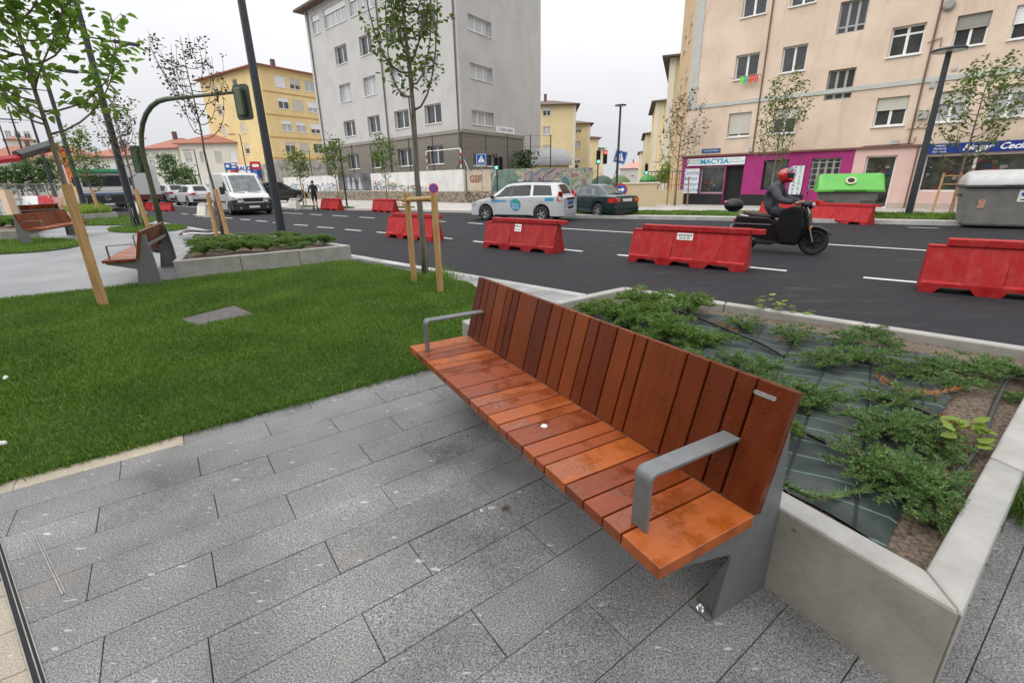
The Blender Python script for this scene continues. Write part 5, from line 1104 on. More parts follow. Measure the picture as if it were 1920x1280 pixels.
# --- mural wall, fence, goals
WO = onray(868, 320, 37); m_whitewall = mat('white_wall', (.52, .51, .49), (.66, .65, .63), scale=1.1, rough=.85, detail=8)
m_stone = bpy.data.materials.new('rubble_stone'); m_stone.use_nodes = True
def _stone():
    nt = m_stone.node_tree; b = nt.nodes['Principled BSDF']; N = nt.nodes.new; L = nt.links.new; tc = N('ShaderNodeTexCoord')
    v = N('ShaderNodeTexVoronoi'); v.inputs['Scale'].default_value = 4.2; L(tc.outputs['Object'], v.inputs['Vector']); e_ = N('ShaderNodeTexVoronoi'); e_.feature = 'DISTANCE_TO_EDGE'; e_.inputs['Scale'].default_value = 4.2; L(tc.outputs['Object'], e_.inputs['Vector'])
    cr = N('ShaderNodeValToRGB'); cr.color_ramp.elements[0].color = (.15, .12, .085, 1); cr.color_ramp.elements[1].color = (.42, .36, .27, 1); L(v.outputs['Color'], cr.inputs[0])
    r = N('ShaderNodeMapRange'); r.inputs[1].default_value = .02; r.inputs[2].default_value = .09; L(e_.outputs['Distance'], r.inputs[0])
    x = N('ShaderNodeMix'); x.data_type = 'RGBA'; L(r.outputs[0], x.inputs[0]); x.inputs[6].default_value = (.07, .06, .05, 1); L(cr.outputs[0], x.inputs[7]); L(x.outputs[2], b.inputs['Base Color']); b.inputs['Roughness'].default_value = .9
    bp = N('ShaderNodeBump'); bp.inputs['Strength'].default_value = .8; bp.inputs['Distance'].default_value = .08; L(r.outputs[0], bp.inputs['Height']); L(bp.outputs[0], b.inputs['Normal'])
_stone()
mw = thing('mural_wall', 'white playground wall with painted murals on a rubble stone base', 'wall', M=frame((WO.x, WO.y, 0), SAZ)); WI = mw.matrix_world.inverted() if False else frame((WO.x, WO.y, 0), SAZ).inverted()
def ws(px, py): v = WI @ onplane(WO, SAZ, px, py); return v.x, v.z
MB().box(-33.0, 0, .6, 0, .22, 2.4).build('white_wall', m_whitewall, mw); MB().box(-33.2, -.14, -.1, .35, .3, .84).build('stone_base', m_stone, mw)
x0, x1 = ws(637, 360)[0], ws(698, 360)[0]; MB().box(x0, -.014, .9, x1, -.004, 2.46).build('dark_mural', mat('mural_grey', (.03, .032, .036), (.16, .165, .17), scale=.8, rough=.8), mw)
fg = MB()
for px in (655, 664, 676): a = ws(px, 350)[0]; fg.side([(a - .35, 1.0), (a + .35, 1.0), (a + .3, 1.5), (a + .1, 1.75), (a + .16, 2.0), (a, 2.15), (a - .16, 2.0), (a - .1, 1.75), (a - .3, 1.5)], -.02, -.0145)
fg.build('mural_figures', mat('mural_pale', (.35, .36, .37), rough=.8), mw)
tm = [mat('tile_' + n, c, rough=.7) for n, c in dict(blue=(.03, .09, .35), red=(.45, .05, .05), yellow=(.55, .38, .05), green=(.05, .28, .12), black=(.03, .03, .04), teal=(.05, .3, .35), pink=(.5, .2, .22)).items()]
tb = MB(); rt = random.Random(3); bx0, bx1 = ws(700, 360)[0], ws(800, 360)[0]; cx0, cx1 = ws(540, 360)[0], ws(634, 360)[0]
for r_ in range(10):
    for i in range(40):
        f = i / 40
        if r_ < 9 * (1 - .7 * f) * rt.uniform(.4, 1.05) and rt.random() < .8: a = bx0 + (bx1 - bx0) * f + (r_ % 2) * .1; tb.cur = rt.randrange(7); tb.box(a, -.02, .92 + r_ * .115, a + .2, -.004, .92 + r_ * .115 + .075)
    if r_ < 7:
        for i in range(34):
            if rt.random() < .42: a = cx0 + (cx1 - cx0) * i / 34; tb.cur = rt.choice((0, 0, 4, 5, 4)); tb.box(a, -.02, .92 + r_ * .11, a + .3, -.004, .92 + r_ * .11 + .06)
tb.build('painted_bricks', tm, mw)
fp = thing('wire_fence', 'dark wire fence on posts above the white mural wall', 'fence', M=frame((WO.x, WO.y, 0), SAZ))
pxs = [582, 617, 662, 697, 733, 768, 812, 866]
for px in pxs: x = ws(px, 315)[0]; MB().tube([(x, .1, 2.2), (x, .1, 5.0)], .04, 6).build('post', m_post, fp)
for z_ in (3.1, 4.0, 4.9): MB().tube([(-31, .1, z_), (0, .1, z_)], .010, 4).build('wire', m_post, fp)
x = ws(866, 315)[0]; MB().tube([(x, .1, 3.4), (x - .8, .1, 2.3)], .035, 5).tube([(x, .1, 3.4), (x + .7, .3, 2.3)], .035, 5).build('brace', m_post, fp)
for x_px, lab in ((772, 'white football goal frame behind the mural wall'),):
    gl = thing('football_goal', lab, 'goal', M=frame((WO.x, WO.y, 0), SAZ)); xa, xb = ws(773, 310)[0], ws(836, 310)[0]
    for xx in (xa, xa + 4.4):
        for i in range(7): MB().box(xx - .035, 1.48, 2.0 + i * .28, xx + .035, 1.54, 2.0 + i * .28 + .28).build('upright', [m_white, m_signred][i % 2], gl)
    MB().box(xa, 1.48, 3.98, xb, 1.54, 4.04).tube([(xb, 1.5, 4.0), (xb + .35, 2.2, 2.0)], .04, 5).build('crossbar', m_white, gl)
# graffiti wall turning into the side street
m_graf = bpy.data.materials.new('graffiti'); m_graf.use_nodes = True
def _graf():
    nt = m_graf.node_tree; b = nt.nodes['Principled BSDF']; N = nt.nodes.new; L = nt.links.new; tc = N('ShaderNodeTexCoord'); n = N('ShaderNodeTexNoise'); n.inputs['Scale'].default_value = .75; n.inputs['Detail'].default_value = 3; n.inputs['Distortion'].default_value = 1.2; L(tc.outputs['Object'], n.inputs['Vector'])
    cr = N('ShaderNodeValToRGB'); cr.color_ramp.interpolation = 'CONSTANT'; el = cr.color_ramp.elements; el[0].position = 0; el[0].color = (.1, .2, .2, 1); el[1].position = .36; el[1].color = (.4, .4, .36, 1)
    for p_, c in ((.42, (.2, .27, .16, 1)), (.47, (.42, .37, .29, 1)), (.52, (.28, .18, .19, 1)), (.57, (.15, .2, .24, 1)), (.62, (.36, .29, .28, 1)), (.68, (.12, .1, .12, 1))): q = el.new(p_); q.color = c
    L(n.outputs[0], cr.inputs[0]); L(cr.outputs[0], b.inputs['Base Color']); b.inputs['Roughness'].default_value = .8
_graf()
gw = thing('graffiti_wall', 'low wall covered in colourful graffiti beside the school corner', 'wall', M=frame((WO.x + .15, WO.y + .1, 0), 88))
MB().box(.1, 0, .78, 9.6, .25, 2.38).build('painted_wall', m_graf, gw); MB().box(.1, -.1, -.1, 4.0, .35, .78).build('stone_base', m_stone, gw); MB().box(4.0, -.02, -.1, 9.6, .3, .78).build('plinth', m_graf, gw)
fg2 = thing('wire_fence', 'dark wire fence standing on the graffiti wall', 'fence', M=frame((WO.x + .15, WO.y + .1, 0), 88))
for x in (1.6, 3.2, 4.9, 6.4): MB().tube([(x, .12, 2.3), (x, .12, 4.7)], .04, 6).build('post', m_post, fg2)
for z_ in (3.1, 3.9, 4.65): MB().tube([(0, .12, z_), (6.5, .12, z_)], .01, 4).build('wire', m_post, fg2)
mb = MB(); text_mb(mb, 'GSIP', .7, T(.8, -.02, 1.7), .004, xs=.7, bold=.03); mb.build('lettering', mat('graffiti_red', (.30, .13, .10), rough=.7), gw)
MB().box(.12, -.012, .85, 1.9, -.004, 2.3).build('mural_panel', mat('mural_cream', (.45, .38, .28), (.6, .5, .4), scale=2, rough=.8), gw)
ar = [(1.0 * math.cos(R(t)) + 3.1, 1.35 + 1.05 * math.sin(R(t))) for t in range(0, 181, 15)] + [(2.1, .5), (4.1, .5)]
MB().side(ar, -.03, -.004).build('arch_mural', mat('mural_teal', (.06, .14, .12), (.2, .26, .2), scale=1.2, rough=.8), gw)
# annex with barrel roof behind it
ax = onray(984, 300, 48.5); an = thing('annex_shed', 'yellow annex with curved grey metal roof behind the graffiti wall', 'building', M=frame((ax.x, ax.y, 0), 72))
ac = [(-.25 + 2.9 * (1 - math.cos(R(t))), 3.05 + 1.55 * math.sin(R(t))) for t in np.linspace(0, 90, 11)]
rf = MB()
for (ya, za), (yb, zb) in zip(ac, ac[1:]): rf.quad((-.2, ya, za), (4.9, ya, za), (4.9, yb, zb), (-.2, yb, zb))
rf.quad((-.2, -.25, 2.93), (4.9, -.25, 2.93), (4.9, -.25, 3.05), (-.2, -.25, 3.05)); rf.build('roof', mat('grey_sheet', (.26, .26, .26), (.33, .33, .33), scale=2, rough=.5), an, auto=40)
m_yel = mat('yellow_render', (.64, .51, .27), (.72, .60, .36), scale=.4, rough=.85, detail=7); _stain(m_yel, (.5, .36, .17), .4, .8, .2); m_yel2 = mat('yellow_deep', (.65, .48, .22), (.72, .56, .29), scale=.4, rough=.85); m_cream = mat('cream_trim', (.64, .58, .46), rough=.8); m_beige = mat('beige_render', (.48, .40, .24), (.55, .46, .3), scale=.5, rough=.85)
MB().box(0, 0, 0, 4.7, 5, 3.0).build('wall', m_yel, an); MB().add([(4.7, y, z_ - .03) for y, z_ in ac] + [(4.7, ac[-1][0], 2.9), (4.7, 0, 2.9)], [tuple(range(len(ac) + 2))]).build('gable', m_yel, an)
gx = onray(985, 330, 45); bs = MB(); rb_ = random.Random(8)
for _ in range(500): d = Vector((rb_.gauss(0, .5), rb_.gauss(0, .4), rb_.uniform(2.0, 4.1))); leaf(bs, d, Vector((rb_.uniform(-1, 1), rb_.uniform(-1, 1), rb_.uniform(-1, .6))).normalized(), Vector((0, 0, 1)), .28, .16)
iv = thing('ivy_bush', 'dark climbing bush at the school corner above the graffiti wall', 'bush', (gx.x, gx.y, 0)); bs.build('foliage', lf_dark, iv); MB().tube([(0, 0, 0), (.05, 0, 2.6)], .06, 6).build('stem', m_bark2, iv)

# --- generic apartment block
def block(name, label, o, az, wL, dep, zt, m, floors, cols, roofm, side=1, trim=True, base=None, hip=1.6, over=.7, ww=1.3, wh=1.25, side_cols=(), shut=.5, sillm=None, seed=1):
    """box block: front along az, origin at its front-left corner; hipped tile roof with overhanging eaves"""
    r = random.Random(seed); root = thing(name, label, 'building', M=frame((o[0], o[1], 0), az)); hs = [(c, c + ww, z, z + wh) for z in floors for c in cols]
    w = MB(); wall_holes(w, 0, wL, 0, zt, hs, .15); w.build('wall', m, root)
    for h in hs: window(root, Matrix(), *h, .15, 'two', r.choice((0, .35, .6, 1.0)) if shut else 0, r.choice((m_shutw, m_shut)), glass=r.choice((m_glass, m_curt)))
    for sgn, X in ((0, Matrix.Diagonal((1, 1, 1, 1)) @ T(0, dep, 0, R(-90))), (1, T(wL, 0, 0, R(90)))):
        h2 = [(c, c + ww * .8, z, z + wh) for z in floors for c in side_cols] if side == sgn else []
        w = MB(X); wall_holes(w, 0, dep, 0, zt, h2, .15); w.build('wall', m, root)
        for h in h2: window(root, X, *h, .15, 'one', r.choice((0, .5, 1.0)), m_shut)
    MB().quad((wL, dep, 0), (0, dep, 0), (0, dep, zt), (wL, dep, zt)).build('wall', m, root)
    k = min(dep, wL) * .42
    rf = MB(); a = [(-over, -over, zt), (wL + over, -over, zt), (wL + over, dep + over, zt), (-over, dep + over, zt)]; t_ = [(k, dep / 2 - .05, zt + hip), (wL - k, dep / 2 - .05, zt + hip), (wL - k, dep / 2 + .05, zt + hip), (k, dep / 2 + .05, zt + hip)]
    rf.add([(x, y, z - .12) for x, y, z in a] + a + t_, [(3, 2, 1, 0), (0, 1, 5, 4), (1, 2, 6, 5), (2, 3, 7, 6), (3, 0, 4, 7), (4, 5, 9, 8), (5, 6, 10, 9), (6, 7, 11, 10), (7, 4, 8, 11), (8, 9, 10, 11)]); ro = rf.build('roof', roofm, root)
    MB().box(wL * .4, dep * .4, zt + .5, wL * .4 + .5, dep * .4 + .5, zt + hip + .9).build('chimney', m_brroof, ro)
    if trim:
        MB().box(-.04, -.06, 0, .5, -.004, zt - .13).build('pilaster', m_cream, root); MB().box(wL - .5, -.06, 0, wL + .04, -.004, zt - .13).build('pilaster', m_cream, root); MB(T(wL, 0, 0, R(90)) if side else T(0, dep, 0, R(-90))).box(.1 if side else dep - .6, -.06, 0, .6 if side else dep - .1, -.004, zt - .13).build('pilaster', m_cream, root)
        MB().box(-.1, -.12, floors[0] - .95, wL + .1, -.07, floors[0] - .75).build('band', m_cream, root)
    return root
# yellow block left of the school
yc = onray(505, 250, 76); kk = 76 / 64; zq = lambda z: 1.5 + kk * (z - 1.5)
yl = block('yellow_apartment_block', 'yellow apartment block with white shutters left of the school', yc, SAZ2, 15, 16, zq(14.05), m_yel2, [zq(5.2), zq(7.5), zq(9.87), zq(12.1)], [1.7 * kk, 3.5 * kk, 5.45 * kk, 7.6 * kk, 9.6 * kk], m_clay, side=0, trim=False, ww=1.55, wh=1.35, side_cols=(9.0, 3.5), seed=4)
MB(T(0, 0, 0)).box(-.06, -.1, 0, 15, -.01, zq(4.35)).build('shop_base', mat('shop_base_pale', (.5, .47, .42), (.2, .19, .18), scale=1.4, rough=.7), yl)
bd = MB()
for z_ in (zq(4.5), zq(6.75), zq(9.1), zq(11.45)): bd.box(-.05, -.06, z_, 15, -.004, z_ + .12)
bd.build('band', mat('band_orange', (.45, .27, .09), rough=.8), yl)
XL = T(0, 16, 0, R(-90)); MB(XL).box(5, -.9, 2.2, 8.5, -.02, 4.2).build('shop_sign', m_signred, yl); MB(XL).box(9, -.7, 2.6, 12.4, -.02, 4.2).build('shop_sign', m_letb, yl)
MB(XL).box(0, -.04, 0, 16, -.006, 4.4).build('shop_base', MATS['shop_base_pale'], yl)
sg = thing('shop_signs', 'red and blue shop fascia signs beside the yellow block corner', 'shop sign', (0, 0, 0))
for px0, px1, y0, y1, m, tx in ((421, 444, 306, 319, m_letb, ''), (447, 468, 309, 324, m_letw, 'GAUDI'), (469, 489, 303, 318, m_signred, '')):
    c = onray((px0 + px1) / 2, (y0 + y1) / 2, 70); a = onray(px0, (y0 + y1) / 2, 70); b = onray(px1, (y0 + y1) / 2, 70); W = (b - a).length; zt_ = onray(px0, y0, 70).z; zb_ = onray(px0, y1, 70).z
    az = math.degrees(math.atan2((b - a).x, (b - a).y)); o = MB(frame((c.x, c.y, 0), az)).box(-W / 2, 0, zb_, W / 2, .3, zt_).build('sign', m, sg)
    MB(frame((c.x, c.y, 0), az)).box(-W / 2 + .05, .02, 0, -W / 2 + .2, .2, zb_).box(W / 2 - .2, .02, 0, W / 2 - .05, .2, zb_).build('leg', m_post, o)
    if tx: mb = MB(); text_mb(mb, tx, (zt_ - zb_) * .7, frame((c.x, c.y, 0), az) @ T(0, -.01, (zt_ + zb_) / 2), .004, xs=.9, bold=.02); mb.build('lettering', m_navy, o)
    elif m is m_letb: mb = MB(frame((c.x, c.y, 0), az)); mb.side([(-W * .38, zb_ + .3), (-W * .12, zb_ + .3), (-W * .12, zb_ + .6), (-W * .25, zt_ - .2), (-W * .38, zb_ + .6)], -.02, -.004).box(W * .08, -.02, zb_ + .55, W * .4, -.004, zb_ + .72).box(W * .08, -.02, zb_ + .25, W * .4, -.004, zb_ + .42).build('lettering', m_letw, o)
    else: MB(frame((c.x, c.y, 0), az)).box(-W * .3, -.02, zb_ + .3, W * .3, -.004, zt_ - .3).build('lettering', m_letw, o)
# white houses along the road at left
m_whouse = mat('white_house', (.60, .58, .50), (.68, .66, .58), scale=.4, rough=.85); m_chouse = mat('cream_house', (.58, .53, .44), (.66, .61, .52), scale=.4, rough=.85)
def house(label, px0, px1, d0, d1, eave_y, m, floors, ncol, seed, hip=1.8, dep=9):
    a = onray(px0, eave_y, d0); b = onray(px1, eave_y, d1); v = b - a; W = math.hypot(v.x, v.y); zt = (a.z + b.z) / 2; sp = W / ncol
    return block('white_house', label, a, math.degrees(math.atan2(v.x, v.y)), W, dep, zt, m, floors, [sp * (i + .5) - .5 for i in range(ncol)], m_clay, side=1, trim=False, hip=hip, ww=1.0, wh=1.5, seed=seed, over=.5, side_cols=(3,))
house('white house with red tiled roof left of the yellow block', 333, 447, 88, 84, 268, m_whouse, [1.3, 4.9], 4, 2)
house('narrow white house with brown roof behind the bent green pole', 268, 330, 97, 93, 278, m_whouse, [1.3, 4.6], 3, 3)
house('long cream house with red roof behind the lorry', 150, 262, 112, 104, 293, m_chouse, [1.0, 4.2], 5, 4)
house('low cream building behind the crane boom at far left', -60, 150, 128, 118, 300, m_chouse, [1.0, 4.2], 8, 5, hip=2.6)
house('tall pale building rising beyond the low roofs at far left', 10, 62, 165, 165, 262, m_whouse, [9, 13], 3, 6, hip=1.2)
# side street rows
kc = 86 / 78; zc = lambda z: 1.5 + kc * (z - 1.5)
def row(label, px, d, eave_y, az, W, dep, left, m, seed, ww=1.3, cols=None):
    c = onray(px, eave_y, d); zt = c.z; o = c - azv(az) * W if left else c
    fl_ = [zt - 1.7 - 2.85 * i for i in range(4)]
    return block('yellow_terrace_block', label, o, az, W, dep, zt, m, sorted([f for f in fl_ if f > 3.2]), cols or ((1.2, 3.3, 5.4) if W > 7 else (1, 3)), m_brroof, side=1 if left else 0, seed=seed, side_cols=(2, 6, 10), ww=ww)
row('nearest yellow terrace block left of the side street', 1080, 86, 195, 94, 8.8, 14, True, m_yel, 21, cols=(1.15, 3.35))
row('second yellow terrace block on the left of the side street', 1107, 103, 231, 94, 8.5, 17, True, m_yel, 22); row('third yellow terrace block on the left of the side street', 1123, 138, 258, 94, 9, 20, True, m_yel, 23); row('farthest yellow terrace block on the left of the side street', 1133, 185, 278, 94, 10, 26, True, m_yel, 24)
row('beige block just behind the pink block on the lane', 1258, 50, 106, 110, 12, 13, False, m_beige, 25); row('yellow terrace block second on the right of the side street', 1231, 80, 190, 104, 12, 15, False, m_yel, 26); row('yellow terrace block third on the right of the side street', 1211, 118, 250, 104, 12, 20, False, m_yel, 27); row('farthest yellow block on the right of the side street', 1200, 175, 285, 104, 10, 20, False, m_yel, 28)
c = onray(1163, 316, 230); d = onray(1207, 316, 230); v = d - c
block('end_building', 'pale building with pink roof closing the side street', c, math.degrees(math.atan2(v.x, v.y)), v.length + 3, 14, c.z, mat('end_render', (.5, .48, .46), rough=.85), [2.5, 5.5], (1.5, 5, 8.5), mat('pink_roof', (.42, .22, .18), (.5, .28, .23), scale=3, rough=.85), trim=False, hip=3.0, seed=9)
# garden wall, path and hedge at the lane corner
a = G(1200, 388, .02); lw = thing('garden_wall', 'low beige garden wall at the lane corner left of the pink block', 'wall', M=frame((a.x, a.y, 0), 92))
MB().box(-.9, 0, 0, .9, .35, 1.25).build('wall', m_beige, lw, bevel=.02); MB().box(-1.0, -.06, 1.25, 1.0, .42, 1.33).build('coping', m_cream, lw)
a = G(1262, 384, .02); rl = thing('railing', 'dark metal railing on a low wall beside the lane steps', 'railing', M=frame((a.x, a.y + .6, 0), 110))
MB().box(-1.4, 0, 0, 1.3, .25, .85).build('wall', m_beige, rl); rr = MB().tube([(-1.4, .1, 1.9), (1.3, .1, 1.9)], .03, 6)
for i in range(14): rr.tube([(-1.4 + i * .2, .1, .85), (-1.4 + i * .2, .1, 1.9)], .015, 4)
rr.build('bars', m_post, rl)
b_ = onray(1254, 330, 44); hb = MB(); rb_ = random.Random(18)
for _ in range(700): d = Vector((rb_.gauss(0, .45), rb_.gauss(0, .45), 1.2 + abs(rb_.gauss(0, .75)))); leaf(hb, d, Vector((rb_.uniform(-1, 1), rb_.uniform(-1, 1), rb_.uniform(-.6, 1))).normalized(), Vector((0, 0, 1)), .3, .14)
hd = thing('garden_bush', 'yellow-green bush behind the railing at the lane', 'bush', (b_.x, b_.y, 0)); hb.build('foliage', m_leafy, hd); MB().tube([(0, 0, 0), (0, .05, 1.6)], .05, 6).build('stem', m_bark, hd)
# ------------------------------------------------------------------ vehicles
m_tyre = mat('tyre', (.016, .016, .017), rough=.75); m_rim = mat('alloy_rim', (.42, .42, .43), rough=.35, metal=.7); m_carwhite = mat('car_white', (.44, .46, .475), rough=.3, coat=.4); m_cargreen = mat('car_dark_green', (.006, .020, .023), rough=.25, coat=.35); m_vanw = mat('van_white', (.52, .525, .53), (.49, .495, .5), scale=2, rough=.28, coat=.5)
m_cglass = mat('car_glass', (.012, .016, .017), rough=.05, spec=.3); m_cglass2 = mat('car_glass_pale', (.07, .085, .085), (.16, .18, .18), scale=3, rough=.05, spec=.4); m_trim = mat('car_trim_black', (.018, .018, .019), rough=.5); m_tail = mat('tail_lamp', (.42, .012, .012), rough=.15, coat=.8); m_amber = mat('amber_lamp', (.6, .2, .02), rough=.2); m_head = mat('head_lamp', (.55, .57, .6), (.1, .1, .11), scale=9, rough=.1, coat=.8); m_plw = mat('plate_white', (.6, .62, .65), rough=.5); m_carblack = mat('car_black', (.012, .012, .013), rough=.22, coat=.6)
def tabf(tab, x):
    if x <= tab[0][0]: return tab[0][1]
    for (a, va), (b, vb) in zip(tab, tab[1:]):
        if x <= b: return va + (vb - va) * (x - a) / max(1e-9, b - a)
    return tab[-1][1]
def wheel(root, x, y, r, w, spokes=5, rimm=None):
    sgn = 1 if y > 0 else -1; M = T(x, y, r, 0, R(-90 * sgn))
    t = MB(M).lathe([(r * .62, -w / 2), (r * .9, -w / 2), (r, -w * .32), (r, w * .32), (r * .9, w / 2), (r * .64, w / 2), (r * .62, w * .3), (r * .62, -w / 2)], 24)
    o = t.build('wheel', m_tyre, root, auto=35)
    rm = MB(M); rm.lathe([(.0, w * .1), (r * .62, w * .02), (r * .64, w * .44), (r * .60, w * .44), (r * .57, w * .2), (0, w * .2)], 24)
    rm.build('rim', m_trim, o, auto=30)
    sp = MB(M)
    for k in range(spokes): sp.box(r * .08, -r * .085, w * .2, r * .58, r * .085, w * .38, Matrix.Rotation(2 * math.pi * k / spokes, 4, 'Z'))
    sp.lathe([(0, w * .2), (r * .15, w * .2), (r * .15, w * .42), (0, w * .43)], 12); ring = [(r * .57 * math.cos(a), r * .57 * math.sin(a), w * .4) for a in np.linspace(0, 2 * math.pi, 25)]; sp.tube(ring, r * .035, 5, cap=False)
    sp.build('spokes', rimm or m_rim, o)
def carbody(root, S, paint, M0=None):
    """body shell lofted from belt line, roof line and plan widths, with open wheel arches"""
    xs = set(); L0, L1 = S['x']
    for k in ('belt', 'top', 'wb', 'wt'): xs |= {x for x, _ in S[k]}
    for xw in S['wheels']: xs |= {xw + S['ra'] * math.cos(t) for t in np.linspace(0, math.pi, 13)} | {xw - S['ra'] * 1.02, xw + S['ra'] * 1.02}
    xs = sorted(x for x in xs if L0 <= x <= L1)
    def zb(x):
        z = S.get('zb', .2)
        for xw in S['wheels']:
            d = abs(x - xw)
            if d <= S['ra']: z = max(z, S['wr'] + math.sqrt(max(0, S['ra'] ** 2 - d * d)))
        return z
    def half(x):
        b, t, w, wt = tabf(S['belt'], x), tabf(S['top'], x), tabf(S['wb'], x), tabf(S['wt'], x); z0 = zb(x); b = max(b, z0 + .06); zm = z0 + (b - z0) * .45
        return [(w * .86, z0), (w * .975, z0 + .03), (w, zm), (w * .975, b - .02), (w * .955, b), (wt, max(t - .06, b + .004)), (wt * .86, max(t - .012, b + .012)), (0, max(t, b + .02))]
    rings = []
    for x in xs: h = half(x); rings.append([(x, y, z) for y, z in h] + [(x, -y, z) for y, z in reversed(h[:-1])])
    MB().loft(rings).build('body', paint, root, auto=28)
    MB().box(L0 + .35, -.62 * tabf(S['wb'], 0) * 1.1, .16, L1 - .35, .62 * tabf(S['wb'], 0) * 1.1, S['belt'][len(S['belt']) // 2][1] - .1).build('underbody', m_trim, root)
    def side(x, t, s, off=.006):
        h = half(x); (y0, z0), (y1, z1) = h[4], h[5]; return Vector((x, s * (y0 + (y1 - y0) * t + off), z0 + (z1 - z0) * t))
    def sidewin(name, m, b0, b1, t0, t1, tb=.08, tt=.9, off=.006):
        for s in (1, -1):
            mb = MB(); n = 6; P = [[side(b0 + (b1 - b0) * i / n, tb, s, off), side((b0 + t0) / 2 + ((b1 + t1) - (b0 + t0)) / 2 * i / n, (tb + tt) / 2, s, off), side(t0 + (t1 - t0) * i / n, tt, s, off)] for i in range(n + 1)]
            for i in range(n):
                for j in range(2): q = (P[i][j], P[i + 1][j], P[i + 1][j + 1], P[i][j + 1]); mb.quad(*(q if s < 0 else q[::-1]))
            mb.build(name, m, root)
    def screen(name, m, x0, x1, k=.92, off=.012, inset=.04):
        """glass over the sloping part of the roof line between x0 (low) and x1 (high)"""
        mb = MB(); n = 6; sgn = 1 if x0 > x1 else -1; P = []
        for i in range(n + 1):
            x = x0 + (x1 - x0) * (inset + (1 - 2 * inset) * i / n); h = half(x); wt = h[5][0]
            P.append([(x + sgn * off, -wt * k, h[5][1] + off), (x + sgn * off, -wt * .5, (h[6][1] * .6 + h[7][1] * .4) + off), (x + sgn * off, 0, h[7][1] + off), (x + sgn * off, wt * .5, (h[6][1] * .6 + h[7][1] * .4) + off), (x + sgn * off, wt * k, h[5][1] + off)])
        for i in range(n):
            for j in range(4): q = (P[i][j], P[i][j + 1], P[i + 1][j + 1], P[i + 1][j]); mb.quad(*(q if sgn > 0 else q[::-1]))
        mb.build(name, m, root, smooth=True)
    return half, sidewin, screen, side
def sidepanel(root, name, m, side_fn, half, x0, x1, z0, z1, s=1, off=.008, n=4):
    mb = MB(); P = []
    for i in range(n + 1):
        x = x0 + (x1 - x0) * i / n; h = half(x); row_ = []
        for z in (z0, (z0 + z1) / 2, z1):
            y = h[2][0]
            for (ya, za), (yb, zb_) in zip(h, h[1:]):
                if za <= z <= zb_ and zb_ > za: y = ya + (yb - ya) * (z - za) / (zb_ - za); break
            row_.append((x, s * (y + off), z))
        P.append(row_)
    for i in range(n):
        for j in range(2): q = (P[i][j], P[i + 1][j], P[i + 1][j + 1], P[i][j + 1]); mb.quad(*(q if s < 0 else q[::-1]))
    return mb.build(name, m, root)
# --- white estate taxi
tz = 298; tf = G(913, 413.2, ROAD); hd_ = azv(tz); rt_ = azv(tz + 90)
tc_ = tf - hd_ * 1.35 + rt_ * .76
taxi = thing('estate_car', 'white estate taxi with blue door roundel on the road', 'car', (tc_.x, tc_.y, ROAD), az2rz(tz))
S = dict(x=(-2.24, 2.24), belt=[(-2.24, .92), (-2.0, 1.0), (-1.2, 1.0), (.9, .95), (1.2, .93), (1.75, .84), (2.1, .70), (2.24, .52)], top=[(-2.24, .93), (-2.12, 1.05), (-1.85, 1.46), (-1.6, 1.52), (-.6, 1.56), (.2, 1.53), (.45, 1.47), (1.2, 1.0), (1.35, .95), (1.8, .87), (2.12, .72), (2.24, .53)], wb=[(-2.24, .74), (-2.05, .84), (-1.2, .87), (1.2, .87), (1.9, .83), (2.15, .70), (2.24, .6)], wt=[(-2.24, .7), (-1.85, .56), (-.6, .60), (.45, .58), (1.2, .66), (2.0, .6), (2.24, .5)], wheels=(1.35, -1.30), ra=.37, wr=.31, zb=.2)
half, sw_, scr, sfn = carbody(taxi, S, m_carwhite)
sw_('side_window', m_cglass, 1.0, .18, .45, .12); sw_('side_window', m_cglass, .10, -.78, .05, -.74); sw_('side_window', m_cglass, -.9, -1.75, -.86, -1.6)
sw_('pillar', m_trim, .17, .11, .11, .06, .02, .92, .005); scr('windscreen', m_cglass, 1.2, .45); scr('rear_window', m_cglass, -2.1, -1.85, .86)
for x in (1.35, -1.30):
    for y in (.79, -.79): wheel(taxi, x, y, .31, .2)
for s in (1, -1):
    sidepanel(taxi, 'tail_lamp', m_tail, sfn, half, -2.20, -1.98, .82, 1.18, s, .02); sidepanel(taxi, 'head_lamp', m_head, sfn, half, 1.85, 2.16, .60, .76, s, .015); sidepanel(taxi, 'sill_trim', m_trim, sfn, half, -.85, .9, .2, .27, s, .008)
    MB().cbox((.95, s * .93, .98), (.14, .16, .12)).build('mirror', m_trim, taxi, bevel=.03); MB().tube([(.3, s * .56, 1.57), (-.5, s * .58, 1.60), (-1.5, s * .55, 1.57)], .018, 6).build('roof_rail', m_trim, taxi)
    for x in (.22, -.72): sidepanel(taxi, 'door_handle', m_carwhite, sfn, half, x, x - .16, .84, .88, s, .03)
m_tblue = mat('taxi_blue', (.02, .25, .42), rough=.4)
sidepanel(taxi, 'door_stripe', m_tblue, sfn, half, 1.05, .32, .78, .85, 1, .006); sidepanel(taxi, 'rear_decal', m_tblue, sfn, half, -1.45, -1.82, .82, .95, 1, .006)
dd_ = MB(); hx = -.12; cz = .68; ys = half(hx)[2][0] + .012
dd_.lathe([(0, 0), (.235, 0), (.235, .004), (0, .005)], 28, T(hx, ys, cz, 0, R(-90)) ); dd_.build('door_roundel', m_tblue, taxi); MB(T(hx - .08, ys + .006, cz + .13, 0, R(-90))).lathe([(0, 0), (.085, 0), (.085, .004), (0, .005)], 20).build('roundel_badge', mat('badge_green', (.05, .3, .08), rough=.4), taxi)
tx_ = MB()
for i, t in enumerate(('RADIO TAXI', '942 33 33 33', 'SANTANDER')): text_mb(tx_, t, .062, T(hx, ys + .006, cz + .02 - i * .08, R(180)), .001, xs=.9)
